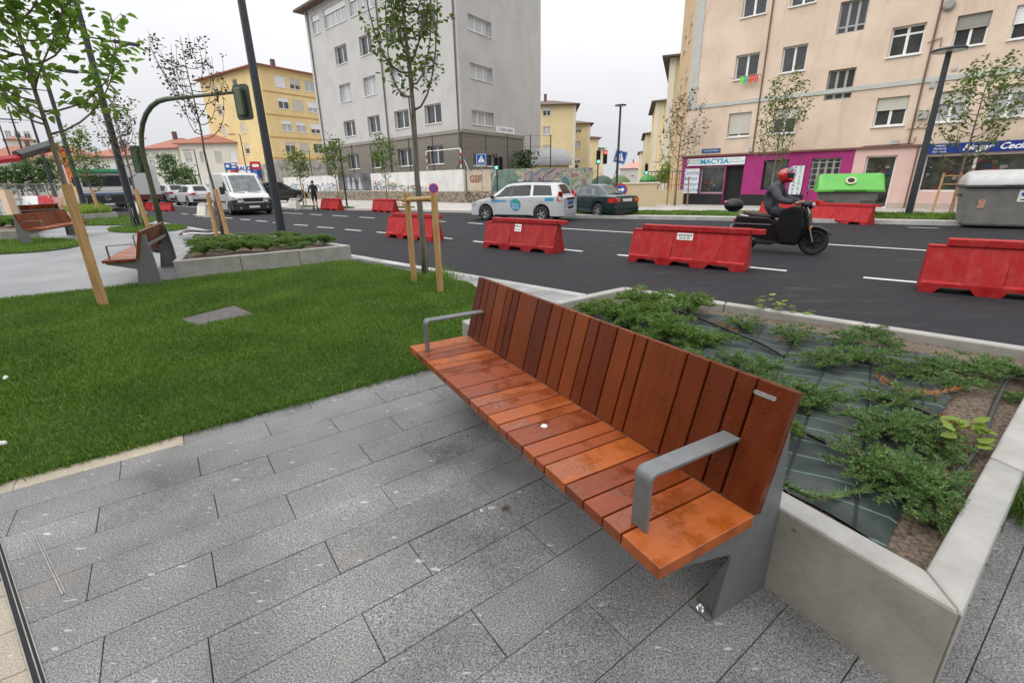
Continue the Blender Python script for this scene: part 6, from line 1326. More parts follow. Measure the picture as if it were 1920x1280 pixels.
tx_.build('roundel_lettering', m_letw, taxi)
MB().box(-2.262, -.62, .28, -2.2, .62, .5).build('bumper', m_carwhite, taxi, bevel=.02); MB().box(-2.265, -.42, .86, -2.235, .42, .94).build('tailgate_strip', m_trim, taxi); MB().box(-2.266, -.25, .68, -2.24, .25, .80).build('number_plate', m_letb, taxi); MB().box(-2.27, -.27, .52, -2.258, .27, .60).build('number_plate', m_trim, taxi); MB().cbox((.05, 0, 1.60), (.12, .32, .1)).build('taxi_light', m_vanw, taxi, bevel=.02)
# --- dark green saloon
ra_ = (G(1119, 408.5, ROAD) + G(1170, 405, ROAD)) / 2; sz = 327; hd_ = azv(sz); sc_ = ra_ + hd_ * 1.30
sal = thing('saloon_car', 'dark green saloon turning behind the white taxi', 'car', (sc_.x, sc_.y, ROAD), az2rz(sz))
S = dict(x=(-2.25, 2.25), belt=[(-2.25, .72), (-2.15, .90), (-1.4, .93), (.85, .90), (1.2, .86), (1.9, .74), (2.2, .6), (2.25, .5)], top=[(-2.25, .74), (-2.16, .93), (-1.55, .98), (-.85, 1.36), (-.3, 1.42), (.25, 1.40), (1.1, .92), (1.3, .88), (1.9, .76), (2.25, .52)], wb=[(-2.25, .68), (-2.1, .80), (-1.3, .86), (1.2, .86), (2.0, .78), (2.25, .58)], wt=[(-2.25, .62), (-1.55, .66), (-.85, .54), (.2, .56), (1.1, .66), (2.25, .5)], wheels=(1.33, -1.30), ra=.36, wr=.31, zb=.2)
half, sw_, scr, sfn = carbody(sal, S, m_cargreen)
sw_('side_window', m_cglass2, .95, .1, .3, .06); sw_('side_window', m_cglass2, .02, -.75, .0, -.6); sw_('side_window', m_cglass2, -.8, -1.1, -.66, -.82, .1, .8); scr('windscreen', m_cglass2, 1.1, .25); scr('rear_window', m_cglass2, -1.5, -.85, .9)
for x in (1.33, -1.30):
    for y in (.78, -.78): wheel(sal, x, y, .31, .2)
for s in (1, -1):
    sidepanel(sal, 'tail_lamp', m_tail, sfn, half, -2.24, -1.9, .66, .84, s, .015); MB().box(-2.275, s * .42, .66, -2.2, s * .7, .84).build('tail_lamp', m_tail, sal, bevel=.03); MB().box(-2.285, s * .5, .70, -2.27, s * .6, .80).build('indicator', m_amber, sal); MB().cbox((.85, s * .95, .93), (.14, .18, .12)).build('mirror', m_cargreen, sal, bevel=.03); sidepanel(sal, 'side_moulding', m_trim, sfn, half, -.9, .9, .5, .55, s, .012)
MB().box(-2.27, -.27, .70, -2.24, .27, .82).build('number_plate', m_plw, sal); MB().box(-2.30, -.7, .26, -2.2, .7, .5).build('bumper', m_cargreen, sal, bevel=.04)
# --- white panel van
fl_, fr_ = G(437, 404, ROAD), G(503, 399.2, ROAD); vz = 138; hd_ = azv(vz); vc = (fl_ + fr_) / 2 - hd_ * 1.75
van = thing('panel_van', 'white panel van with black bumper driving towards the camera', 'van', (vc.x, vc.y, ROAD), az2rz(vz))
S = dict(x=(-2.75, 2.75), belt=[(-2.75, 1.3), (.9, 1.3), (1.55, 1.28), (2.1, 1.16), (2.5, 1.02), (2.68, .85), (2.75, .6)], top=[(-2.75, 2.34), (-1.5, 2.38), (.6, 2.38), (1.0, 2.3), (2.0, 1.32), (2.15, 1.2), (2.5, 1.07), (2.75, .62)], wb=[(-2.75, 1.08), (1.6, 1.1), (2.2, 1.06), (2.55, .98), (2.75, .78)], wt=[(-2.75, .98), (.6, .98), (1.0, .92), (2.0, .98), (2.75, .66)], wheels=(1.75, -1.75), ra=.42, wr=.35, zb=.24)
half, sw_, scr, sfn = carbody(van, S, m_vanw)
sw_('side_window', m_cglass, 1.75, .8, 1.25, .8, .08, .62); scr('windscreen', m_cglass2, 2.02, 1.05, .97, .014)
for x in (1.75, -1.75):
    for y in (1.0, -1.0): wheel(van, x, y, .36, .24)
MB().box(2.45, -.98, .22, 2.80, .98, .72).build('bumper', m_trim, van, bevel=.09, seg=3)
for s in (1, -1):
    MB().box(2.1, s * .80, .26, 2.72, s * 1.085, .86).build('wheel_arch_trim', m_trim, van, bevel=.05); sidepanel(van, 'head_lamp', m_head, sfn, half, 2.25, 2.66, .86, 1.0, s, .03); MB().cbox((2.60, s * .78, .90), (.22, .34, .14)).build('head_lamp', m_head, van, bevel=.05); MB().cbox((1.55, s * 1.25, 1.38), (.12, .26, .42)).build('mirror', m_trim, van, bevel=.05); sidepanel(van, 'side_moulding', m_trim, sfn, half, -2.7, 1.2, .68, .78, s, .012); MB(T(2.79, s * .72, .42, 0, 0, R(90))).lathe([(0, 0), (.06, 0), (.06, .01), (0, .012)], 12).build('fog_lamp', m_head, van)
gr_ = [(-.52, .70), (.52, .70), (.60, .96), (-.60, .96)]
gm_ = MB(); gm_.add([(2.80, y, z) for y, z in gr_] + [(2.66, y, z) for y, z in gr_], [(0, 1, 2, 3), (7, 6, 5, 4), (0, 4, 5, 1), (1, 5, 6, 2), (2, 6, 7, 3), (3, 7, 4, 0)]); gm_.build('grille', m_trim, van)
fr2 = MB()
for i in range(4): a, b = gr_[i], gr_[(i + 1) % 4]; fr2.tube([(2.80, a[0], a[1]), (2.80, b[0], b[1])], .03, 6)
fr2.build('grille_frame', m_vanw, van); MB().box(2.80, -.28, .40, 2.815, .28, .52).build('number_plate', m_plw, van)
MB().tube([(2.1, .6, 1.25), (2.06, -.05, 1.30)], .014, 5).build('wiper', m_trim, van); MB().tube([(2.1, -.2, 1.25), (2.06, -.8, 1.30)], .014, 5).build('wiper', m_trim, van); MB().tube([(.55, 0, 2.38), (.4, 0, 2.62)], .015, 5).build('aerial', m_trim, van)
# --- two pale SUVs and a dark 4x4
S = dict(x=(-2.2, 2.2), belt=[(-2.2, .85), (-2.05, 1.0), (.9, .98), (1.9, .86), (2.2, .6)], top=[(-2.2, .9), (-2.05, 1.1), (-1.6, 1.52), (-.5, 1.62), (.2, 1.6), (1.1, 1.05), (1.9, .9), (2.2, .65)], wb=[(-2.2, .78), (-1.9, .9), (1.5, .9), (2.2, .72)], wt=[(-2.2, .72), (-1.6, .6), (.2, .62), (1.1, .72), (2.2, .6)], wheels=(1.35, -1.35), ra=.4, wr=.35, zb=.26)
def suv(label, px, py, az, paint, sc=1.0):
    g = G(px, py, ROAD); o = thing('suv_car', label, 'car', (g.x, g.y, ROAD), az2rz(az)); half, sw_, scr, sfn = carbody(o, S, paint); sw_('side_window', m_cglass, .95, -.1, .35, -.1); sw_('side_window', m_cglass, -.2, -1.5, -.2, -1.3); scr('windscreen', m_cglass, 1.1, .2); scr('rear_window', m_cglass, -2.03, -1.62, .9)
    for x in (1.35, -1.35):
        for y in (.82, -.82): wheel(o, x, y, .35, .22)
    for s in (1, -1): sidepanel(o, 'tail_lamp', m_tail, sfn, half, -2.18, -1.95, .82, 1.0, s, .02); MB().box(-2.225, s * .45, .84, -2.15, s * .78, .98).build('tail_lamp', m_tail, o, bevel=.02); MB().box(2.1, s * .4, .66, 2.2, s * .68, .8).build('head_lamp', m_head, o, bevel=.03)
    MB().box(-2.24, -.75, .3, -2.15, .75, .52).build('bumper', m_trim, o, bevel=.03); MB().box(-2.23, -.26, .66, -2.19, .26, .78).build('number_plate', m_plw, o); o.scale = (sc,) * 3
    return o
suv('pale grey SUV driving away, left of the pair', 323, 381.5, 308, mat('car_silver', (.5, .52, .54), rough=.25, coat=.6), 1.2); suv('white SUV driving away beside the van', 366, 384.5, 310, m_carwhite, 1.12)
g = onray(520, 372, 50); 
def _dark():
    o = suv('black SUV parked by the shops behind the lamp post', 500, 384, 40, m_carblack, 1.15); o.location = (g.x, g.y, .02)
_dark()
# --- lorry with crane, box lorry
m_tgreen = mat('lorry_green', (.04, .28, .14), rough=.4); m_orange = mat('crane_orange', (.6, .12, .02), rough=.45); m_yorange = mat('body_orange', (.65, .28, .02), rough=.5)
tz2 = 136; g = onray(207, 387, 47); lo_ = thing('crane_lorry', 'white and blue crane lorry with green roof visor facing the camera', 'lorry', (g.x, g.y, 0), az2rz(tz2))
MB().box(-2.1, -1.4, 1.15, 0, 1.4, 2.75).build('cab', m_vanw, lo_, bevel=.1, seg=3); MB().box(-.28, -1.3, .45, .10, 1.3, 1.08).build('front_grille', m_trim, lo_, bevel=.05); MB().box(-.05, -1.2, 1.66, .03, 1.2, 2.42).build('windscreen', m_cglass, lo_, bevel=.03); MB().box(-.5, -1.42, 2.58, .22, 1.42, 2.88).build('roof_visor', m_tgreen, lo_, bevel=.08); MB().box(-.3, -1.36, 1.08, .06, 1.36, 1.5).build('front_panel', m_vanw, lo_, bevel=.04); MB().box(.05, -1.3, 1.13, .075, 1.3, 1.2).build('blue_band', m_letb, lo_); MB().box(.05, -1.35, .28, .2, 1.35, .52).build('bumper', m_trim, lo_, bevel=.04); MB().box(.2, -.3, .34, .215, .3, .46).build('number_plate', m_plw, lo_)
sr = MB(T(.12, 0, .86, 0, 0, R(90))); sr.tube([(.17 * math.cos(a), .17 * math.sin(a), 0) for a in np.linspace(0, 6.283, 21)], .02, 5, cap=False)
for k in range(3): sr.tube([(0, 0, 0), (.17 * math.cos(R(180 + 120 * k)), .17 * math.sin(R(180 + 120 * k)), 0)], .014, 5)
sr.build('star_badge', m_rim, lo_)
for s in (1, -1):
    MB().cbox((.0, s * 1.62, 2.0), (.1, .2, .6)).build('mirror', m_trim, lo_, bevel=.03); MB().box(-1.6, s * 1.395 - .012, 1.65, -.5, s * 1.395 + .012, 2.4).build('side_window', m_cglass, lo_)
    for x in (-.9, -5.2, -6.4): wheel(lo_, x, s * 1.15, .5, .32, 8, m_trim)
MB().box(-7.6, -.5, .75, -.4, .5, 1.0).build('chassis', m_trim, lo_); MB().box(-7.8, -1.4, 1.0, -3.2, 1.4, 2.0).build('tipper_body', m_yorange, lo_, bevel=.04); MB().box(-3.1, -1.2, 1.0, -2.2, 1.2, 1.35).build('crane_base', m_letb, lo_); MB().tube([(-2.65, 0, 1.3), (-2.65, 0, 2.5)], .28, 10).build('crane_column', m_orange, lo_)
inv = (Matrix.Translation((g.x, g.y, 0)) @ Matrix.Rotation(az2rz(tz2), 4, 'Z')).inverted()
bpt = [inv @ onray(px, py, d_) for px, py, d_ in ((140, 342, 51), (118, 286, 51.5), (104, 274, 52), (32, 292, 50), (0, 300, 49), (-40, 312, 48))]
MB().tube([bpt[0], bpt[1]], [.34, .28], 6).build('boom_arm', m_orange, lo_); MB().tube([bpt[1], bpt[2], bpt[2].lerp(bpt[3], .5)], [.28, .32, .32], 6).build('boom_arm', mat('boom_red', (.4, .02, .03), rough=.45), lo_); MB().tube([bpt[2].lerp(bpt[3], .1) + Vector((0, 0, .12)), bpt[3]], [.40, .36], 6).build('boom_section', m_carblack, lo_); MB().tube([bpt[3] + Vector((0, 0, -.15)), bpt[4], bpt[5]], [.26, .24, .22], 6).build('boom_tip', MATS['boom_red'], lo_)
g = onray(276, 386, 58); bl = thing('box_lorry', 'white box lorry queued behind the crane lorry', 'lorry', (g.x, g.y, ROAD), az2rz(312))
MB().box(-.2, -1.35, 1.0, 7.0, 1.35, 3.7).build('box', m_vanw, bl, bevel=.03); MB().box(-.25, -1.3, .55, 7.2, 1.3, .95).build('chassis', mat('chassis_red', (.12, .02, .02), rough=.6), bl); MB().box(7.1, -1.2, .6, 9.0, 1.2, 3.0).build('cab', m_vanw, bl, bevel=.1); MB().box(8.98, -1.05, 1.8, 9.03, 1.05, 2.7).build('windscreen', m_cglass, bl)
for s in (1, -1):
    for x in (.9, 5.6, 8.0): wheel(bl, x, s * 1.1, .48, .3, 8, m_trim)

# ------------------------------------------------------------------ people
m_jacket = mat('grey_jacket', (.032, .036, .045), (.06, .065, .078), scale=9, rough=.8, bump=.4, bscale=14); m_jeans = mat('dark_jeans', (.012, .018, .032), (.022, .03, .05), scale=12, rough=.85, bump=.2); m_skin = mat('skin', (.42, .24, .17), rough=.55); m_shoe = mat('brown_shoe', (.09, .05, .035), rough=.6); m_blackcl = mat('black_clothes', (.012, .012, .013), (.02, .02, .022), scale=20, rough=.85); m_hair = mat('dark_hair', (.02, .014, .01), rough=.7)
def figure(J, E_, matfn, mats, name, parent):
    """one continuous body grown from a jointed skeleton (Skin + Subdivision), then coloured by region"""
    me = bpy.data.meshes.new(name); keys = list(J); me.from_pydata([J[k][:3] for k in keys], [(keys.index(a), keys.index(b)) for a, b in E_], [])
    o = bpy.data.objects.new(name, me); COL.objects.link(o); sk = o.modifiers.new('skin', 'SKIN'); sk.use_smooth_shade = True; ss = o.modifiers.new('sub', 'SUBSURF'); ss.levels = ss.render_levels = 2
    for i, k in enumerate(keys): v = me.skin_vertices[0].data[i]; r = J[k][3:]; v.radius = (r[0], r[1] if len(r) > 1 else r[0]); v.use_root = (i == 0)
    dg = bpy.context.evaluated_depsgraph_get(); nm = bpy.data.meshes.new_from_object(o.evaluated_get(dg)); bpy.data.objects.remove(o); bpy.data.meshes.remove(me)
    nm.name = name; nm.materials.clear()
    for m in mats: nm.materials.append(m)
    for p in nm.polygons: p.material_index = matfn(p.center); p.use_smooth = True
    return obj(name, nm, parent)
def hand(parent, M, m=None, curl=1.0):
    """palm with four curled fingers of unequal length and a thumb from the palm's side"""
    mb = MB(M); mb.ball((0, 0, 0), (.045, .022, .04), 10)
    for i, ln in enumerate((.062, .07, .066, .052)):
        z = .03 - i * .02; mb.tube([(.03, 0, z), (.03 + ln * .45, .008, z), (.03 + ln * .6, -.02 * curl, z - .003), (.03 + ln * .35, -.042 * curl, z - .004)], [.0105, .010, .0095, .008], 6)
    mb.tube([(-.005, -.01, .03), (.02, -.03, .045), (.045, -.04, .04)], [.012, .0105, .009], 6)
    return mb.build('hand', m or m_skin, parent, smooth=True)
EDG = [('pelvis', 'spine'), ('spine', 'chest'), ('chest', 'neck'), ('neck', 'head')]
for s in 'LR': EDG += [('chest', 'sh' + s), ('sh' + s, 'el' + s), ('el' + s, 'wr' + s), ('pelvis', 'hip' + s), ('hip' + s, 'kn' + s), ('kn' + s, 'an' + s), ('an' + s, 'to' + s)]
def helmet(parent, c, paint, visor=True):
    mb = MB(T(*c)); P = []
    for i in range(9):
        ph = math.pi * i / 8; P.append([( .155 * math.sin(ph) * math.cos(t) * (1.08 if math.cos(t) > 0 else 1.0) + (.02 if ph > 1.8 else 0), .125 * math.sin(ph) * math.sin(t), .145 * math.cos(ph) if ph < 2.3 else -.145) for t in np.linspace(0, 2 * math.pi, 18, endpoint=False)])
    mb.loft(P, cap=True); h = mb.build('helmet', paint, parent, smooth=True)
    if visor:
        v = MB(T(*c)); rows_ = [[(.168 * math.cos(t) * .98 + .008, .132 * math.sin(t), z) for t in np.linspace(-1.25, 1.25, 9)] for z in (-.045, .0, .045)]
        v.loft(rows_, cap=False, closed=False); v.build('eye_port', m_cglass, h, smooth=True)
        v = MB(T(c[0], c[1], c[2] + .03, 0, 0, R(-38))); rows_ = [[(.175 * math.cos(t), .134 * math.sin(t), z) for t in np.linspace(-1.2, 1.2, 9)] for z in (-.02, .02, .05)]
        v.loft(rows_, cap=False, closed=False); v.build('visor', mat('visor_clear', (.2, .2, .21), rough=.1), h, smooth=True)
        MB(T(c[0] + .10, c[1], c[2] - .085)).ball((0, 0, 0), (.075, .095, .05), 12).build('chin_bar', paint, h, smooth=True)
    return h
# --- moped and rider
fw = G(1527, 478, ROAD); mo = fw - KU * .76; moped = thing('moped', 'black scooter moped with top box ridden past the barriers', 'moped', (mo.x, mo.y, ROAD), az2rz(AZ_ROAD))
m_mop = mat('moped_black', (.007, .007, .008), rough=.35, coat=.1, spec=.3); m_cover = mat('leg_cover_black', (.006, .006, .007), rough=.6, spec=.2, bump=.3, scale=8); m_seat = mat('seat_brown', (.05, .03, .025), rough=.6)
for x in (.69, -.67):
    M = T(x, 0, .28, 0, R(90)); o = MB(M).lathe([(.20, -.045), (.25, -.05), (.28, -.02), (.28, .02), (.25, .05), (.20, .045), (.19, 0)], 28).build('wheel', m_tyre, moped, auto=40)
    sp = MB(M); sp.tube([(.19 * math.cos(a), .19 * math.sin(a), 0) for a in np.linspace(0, 6.283, 25)], .02, 5, cap=False)
    for k in range(5): sp.tube([(0, 0, 0), (.19 * math.cos(k * 1.2566), .19 * math.sin(k * 1.2566), 0)], [.026, .016], 5)
    sp.lathe([(.05, -.05), (.05, .05)], 10); sp.build('rim', m_trim, o)
MB().loft([[(.42 + .56 * t, y, .40 + .2 * math.sin(math.pi * (t * .8 + .1))) for y in (-.075, 0, .075)] + [(.42 + .56 * t, y, .37 + .2 * math.sin(math.pi * (t * .8 + .1))) for y in (.085, 0, -.085)] for t in np.linspace(0, 1, 8)]).build('front_mudguard', m_mop, moped, smooth=True)
for s in (1, -1): MB().tube([(.69, s * .075, .28), (.55, s * .075, .68)], .022, 7).build('fork_leg', m_chrome, moped); MB().cbox((.60, s * .10, .56), (.06, .04, .06)).build('reflector', m_amber, moped, bevel=.015)
ap = [(.40, .30), (.52, .36), (.60, .60), (.56, .84), (.46, 1.0), (.36, 1.02), (.40, .80), (.36, .5)]
MB().loft([[(x, -.17 * k, z) for x, z in ap] if False else [(x + (1 - k) * .0, y, z) for x, z in ap] for y, k in ((-.17, 1), (-.10, 1), (.10, 1), (.17, 1))]).build('leg_shield', m_mop, moped, bevel=.05, seg=3)
cv = [[(x, y * w_, z) for x, w_, z in ((.44, 1, .20), (.52, 1, .6), (.44, .9, .96), (.24, .9, 1.0), (.02, 1, .92), (-.02, 1.1, .5), (.10, 1.0, .20))] for y in (-.27, -.2, .2, .27)]
MB().loft(cv).build('leg_cover', m_cover, moped, bevel=.05, seg=3)
MB().loft([[(x, y, z) for x, z in ((-.92, .50), (-.5, .26), (.10, .20), (.2, .30), (.0, .66), (-.2, .76), (-.88, .78))] for y in (-.2, -.13, .13, .2)]).build('body', m_mop, moped, bevel=.04, seg=3)
MB().box(-.5, -.2, .17, -.05, .2, .34).build('engine', m_trim, moped, bevel=.04); MB().tube([(-.85, -.17, .34), (-.4, -.17, .26)], .055, 8).build('exhaust', m_trim, moped); MB().box(-.1, -.2, .22, .35, .2, .27).build('footboard', m_trim, moped)
MB().loft([[(x, y, z) for x, z in ((-.78, .78), (-.5, .76), (.05, .74), (.08, .80), (-.3, .82), (-.74, .88))] for y in (-.14, -.09, .09, .14)]).build('saddle', m_seat, moped, bevel=.03, seg=2)
MB().tube([(-.62, -.16, .76), (-.86, -.14, .80), (-.9, 0, .84), (-.86, .14, .80), (-.62, .16, .76)], .014, 7).build('grab_rail', m_chrome, moped)
MB(T(-1.02, 0, .99)).loft([[(.21 * math.sin(ph) * math.cos(t) * (1.0), .21 * math.sin(ph) * math.sin(t), .15 * math.cos(ph)) for t in np.linspace(0, 6.283, 16, endpoint=False)] for ph in np.linspace(.12, math.pi - .12, 9)]).build('top_box', m_mop, moped, smooth=True); MB(T(-1.02, 0, .985)).lathe([(.212, 0), (.216, .008), (.212, .016)], 20).build('top_box_seam', m_trim, moped); MB(T(-1.19, -.03, 1.05)).ball((0, 0, 0), (.045, .09, .045), 10).build('top_box_reflector', m_tail, moped, smooth=True)
MB().tube([(.34, -.33, 1.06), (.38, -.12, 1.05), (.40, 0, 1.03), (.38, .12, 1.05), (.34, .33, 1.06)], .016, 8).build('handlebar', m_trim, moped); MB(T(.47, 0, 1.02)).ball((0, 0, 0), (.13, .15, .10), 12).build('headlamp_cowl', m_mop, moped, smooth=True); MB(T(.575, 0, 1.02)).ball((0, 0, 0), (.03, .10, .06), 12).build('headlamp', m_head, moped, smooth=True)
for s in (1, -1): MB().tube([(.38, s * .25, 1.06), (.36, s * .30, 1.22)], .008, 5).ball((.36, s * .31, 1.26), (.012, .065, .045), 8).build('mirror', m_trim, moped)
MB().tube([(.36, .0, .98), (.52, 0, .62)], .035, 8).build('steering_column', m_trim, moped)
MB().box(-.88, -.205, .60, -.12, -.2, .615).build('side_trim', m_rim, moped); MB().box(-.5, -.215, .40, -.2, -.2, .46).build('side_vent', m_trim, moped); MB().box(-1.0, -.1, .42, -.98, .1, .56).build('number_plate', m_plw, moped); MB().box(-.96, -.09, .62, -.9, .09, .70).build('tail_lamp', m_tail, moped, bevel=.015); MB().tube([(.28, -.34, 1.06), (.40, -.32, 1.05)], .02, 8).build('grip', m_tyre, moped); MB().tube([(.28, .34, 1.06), (.40, .32, 1.05)], .02, 8).build('grip', m_tyre, moped); MB().tube([(.50, -.15, .70), (.56, -.16, .86), (.50, -.13, .98)], .012, 6).build('shield_trim', m_rim, moped)
rider = thing('person', 'moped rider in red helmet and grey jacket', 'person', (mo.x, mo.y, ROAD), az2rz(AZ_ROAD))
J = dict(pelvis=(-.22, 0, .91, .185, .16), spine=(-.27, 0, 1.10, .205, .18), chest=(-.21, 0, 1.30, .205, .18), neck=(-.12, 0, 1.46, .065), head=(-.06, 0, 1.58, .085))
for s, k in ((1, 'L'), (-1, 'R')): J.update({'sh' + k: (-.17, s * .20, 1.37, .11), 'el' + k: (-.02, s * .29, 1.13, .085), 'wr' + k: (.26, s * .28, 1.08, .05), 'hip' + k: (-.16, s * .11, .89, .11), 'kn' + k: (.20, s * .18, .80, .078), 'an' + k: (.08, s * .17, .40, .05), 'to' + k: (.28, s * .17, .325, .042)})
figure(J, EDG, lambda c: 3 if c.z < .40 else 1 if (c.z < .93 and c.x > -.26 and c.z < .96) or c.z < .86 else 2 if c.z > 1.54 else 0, [m_jacket, m_jeans, m_skin, m_shoe], 'body', rider)
helmet(rider, (-.045, 0, 1.62), mat('helmet_red', (.42, .012, .018), rough=.15, coat=.8))
for s in (1, -1): hand(rider, T(.315, s * .27, 1.075, R(0), R(90 * s)), m_skin)
# --- kick-scooter rider, pedestrian
def standing(label, loc, rz, mats, fn, arm=None, stride=.0):
    p = thing('person', label, 'person', loc, rz); J = dict(pelvis=(0, 0, .93, .13, .15), spine=(0, 0, 1.10, .12, .145), chest=(.01, 0, 1.30, .125, .165), neck=(.01, 0, 1.47, .055), head=(.02, 0, 1.60, .088))
    for s, k in ((1, 'L'), (-1, 'R')): J.update({'sh' + k: (0, s * .19, 1.40, .068), 'el' + k: ((.10 if arm else .0), s * .27, 1.14, .052), 'wr' + k: ((.30 if arm else .06), s * .24, (1.05 if arm else .90), .038), 'hip' + k: (0, s * .10, .90, .10), 'kn' + k: (.03 + s * stride * .5, s * .10, .50, .068), 'an' + k: (-.02 + s * stride, s * .10, .09, .048), 'to' + k: (.14 + s * stride, s * .11, .045, .04)})
    figure(J, EDG, fn, mats, 'body', p)
    for s in (1, -1): hand(p, T(.33 if arm else .07, s * .24, 1.04 if arm else .82, 0, R(90 * s), 0 if arm else R(80)), m_skin)
    hm = MB(T(.025, 0, 1.63)); hm.ball((-.01, 0, .02), (.105, .09, .115), 12)
    for s in (1, -1): hm.ball((.0, s * .088, -.04), (.018, .012, .03), 6)
    hm.ball((.1, 0, -.03), (.02, .014, .022), 6); hm.build('hair' if not arm else 'helmet', m_hair if not arm else m_carblack, p, smooth=True)
    return p
g = G(593, 394.5, ROAD); ks_ = thing('kick_scooter', 'black electric kick scooter under the rider in black', 'scooter', (g.x, g.y, ROAD), az2rz(322)); MB().box(-.45, -.08, .10, .42, .08, .14).build('deck', m_trim, ks_, bevel=.02); MB().tube([(.48, 0, .12), (.38, 0, 1.12)], .024, 8).build('stem', m_trim, ks_); MB().tube([(.38, -.24, 1.12), (.38, .24, 1.12)], .018, 7).build('handlebar', m_trim, ks_)
for x in (.55, -.5): MB(T(x, 0, .11, 0, R(90))).lathe([(.05, -.025), (.10, -.028), (.11, 0), (.10, .028), (.05, .025)], 16).build('wheel', m_tyre, ks_, auto=40)
standing('kick-scooter rider in black shorts and helmet seen from behind', (g.x, g.y, ROAD + .14), az2rz(322), [m_blackcl, m_skin, m_shoe], lambda c: 2 if c.z < .1 else 1 if c.z < .48 or c.z > 1.5 else 0, arm=True)
g = onray(1230, 362, 46); g.z = .02; standing('pedestrian in dark clothes walking down the lane', g, az2rz(190), [m_blackcl, m_skin, m_shoe], lambda c: 2 if c.z < .07 else 1 if c.z > 1.47 or (abs(c.y) > .2 and c.z < .92) else 0, stride=.14)

# ------------------------------------------------------------------ waste containers
m_cgrey = mat('container_grey', (.15, .15, .14), (.20, .195, .185), scale=3, rough=.6, bump=.06); m_clime = mat('container_lime', (.075, .33, .045), (.10, .38, .06), scale=3, rough=.45); m_lidw = mat('container_lid_pale', (.38, .38, .37), (.46, .46, .45), scale=3, rough=.45); m_cdark = mat('container_dark', (.05, .055, .055), rough=.6)
def taper(mb, x0, y0, x1, y1, z0, z1, M=None):
    mb.add([(-x0, -y0, z0), (x0, -y0, z0), (x0, y0, z0), (-x0, y0, z0), (-x1, -y1, z1), (x1, -y1, z1), (x1, y1, z1), (-x1, y1, z1)], [(3, 2, 1, 0), (4, 5, 6, 7), (0, 1, 5, 4), (1, 2, 6, 5), (2, 3, 7, 6), (3, 0, 4, 7)], M)
gc_ = onray(1579, 400, 22.6); cg = thing('recycling_container', 'grey container with bright green sloping lid and round hole', 'container', (gc_.x, gc_.y, ROAD), az2rz(118))
mb = MB(); taper(mb, .74, .55, .92, .72, .1, 1.02); mb.build('tub', m_cgrey, cg, bevel=.06, seg=3); ld = MB(); prof = [(-.82, 1.02), (.82, 1.02), (.82, 1.08), (.38, 1.64), (-.30, 1.66), (-.82, 1.10)]
n_ = len(prof); rg_ = [[(x, y * k, 1.02 + (z - 1.02) * kz) for y, z in prof] for x, k, kz in ((-1.06, .95, .2), (-1.0, 1, .92), (-.9, 1, 1), (.9, 1, 1), (1.0, 1, .92), (1.06, .95, .2))]; ld.loft(rg_); lid = ld.build('lid', m_clime, cg, bevel=.02)
MB(T(0, -.575, 1.40, 0, R(46))).lathe([(.0, .0), (.17, .0), (.17, .03), (.115, .035), (.115, .03), (0, .03)], 24).build('hole_rim', mat('rim_cream', (.5, .45, .3), rough=.6), lid); MB(T(0, -.577, 1.402, 0, R(46))).lathe([(0, .031), (.112, .031), (.112, .037), (0, .038)], 24).build('hole', m_black, lid); MB().box(-.5, -.86, 1.06, .5, -.80, 1.12).build('lip', m_clime, lid, bevel=.015)
for s in (-.6, .6): MB(T(s, -.645, .62, 0, R(84))).lathe([(.16, 0), (.2, 0), (.2, .03), (.16, .03)], 20).build('pocket', m_cdark, cg)
for sx in (-1, 1):
    for sy in (-.45, .45): MB(T(sx * .7, sy, 0)).lathe([(.05, 0), (.09, .0), (.09, .12), (.05, .12)], 10).build('foot', m_cdark, cg)
g2 = onray(1862, 425, 21.1); c2 = thing('rubbish_container', 'big grey rubbish container with pale domed lid at the right', 'container', (g2.x, g2.y, ROAD), az2rz(124))
mb = MB(); taper(mb, .82, .58, .98, .74, .05, 1.22); mb.build('tub', m_cgrey, c2, bevel=.09, seg=3); ld = MB(); P = []
for x, k in ((-1.0, .25), (-.98, .7), (-.88, .95), (-.5, 1.0), (.5, 1.0), (.88, .95), (.98, .7), (1.0, .25)): P.append([(x, .78 * math.cos(t), 1.24 + .44 * k * math.sin(t) ** .8) for t in np.linspace(0, math.pi, 11)] + [(x, -.78, 1.22), (x, .78, 1.22)])
ld.loft(P); ld.build('lid', m_lidw, c2, auto=50); MB().box(-1.02, -.82, 1.18, 1.02, .80, 1.26).build('rim_band', m_cdark, c2, bevel=.02); MB().box(-.2, -.85, 1.255, 1.0, -.815, 1.285).build('pedal_bar', m_lidw, c2)
lean = math.atan2(.16, 1.17)
def decal(x, z, w, h, m, lab='sticker', k=None):
    y = -(.58 + (z - .05) / 1.17 * .16) - .012; o = MB(T(x, y, z, 0, lean)).box(-w / 2, -.002, -h / 2, w / 2, .002, h / 2).build(lab, m, c2); return T(x, y - .005, z, 0, lean), o
decal(-.55, .72, .16, .26, mat('sticker_tan', (.5, .38, .25), (.4, .15, .1), scale=14, rough=.6)); MM, o = decal(.35, .95, .33, .34, m_white); MB(MM).side([(.12 * math.cos(a), .05 + .07 * math.sin(a)) for a in np.linspace(0, 6.28, 16, endpoint=False)], -.003, 0).build('logo', m_letb, o); MB(MM).box(-.1, -.002, -.12, .1, .0, -.09).build('caption', m_blk, o)
for i in range(4): MB(T(.86, -.73, .72 + i * .09, 0, lean, R(-30))).box(-.07, -.003, -.02, .07, .003, .02).build('reflective_strip', [m_white, m_signred][i % 2], c2)
for s in (-1, 1): MB(T(s * 1.0, -.05, .95)).lathe([(.0, -.03), (.07, -.03), (.07, .03), (0, .03)], 10).build('lifting_pin', m_cdark, c2)
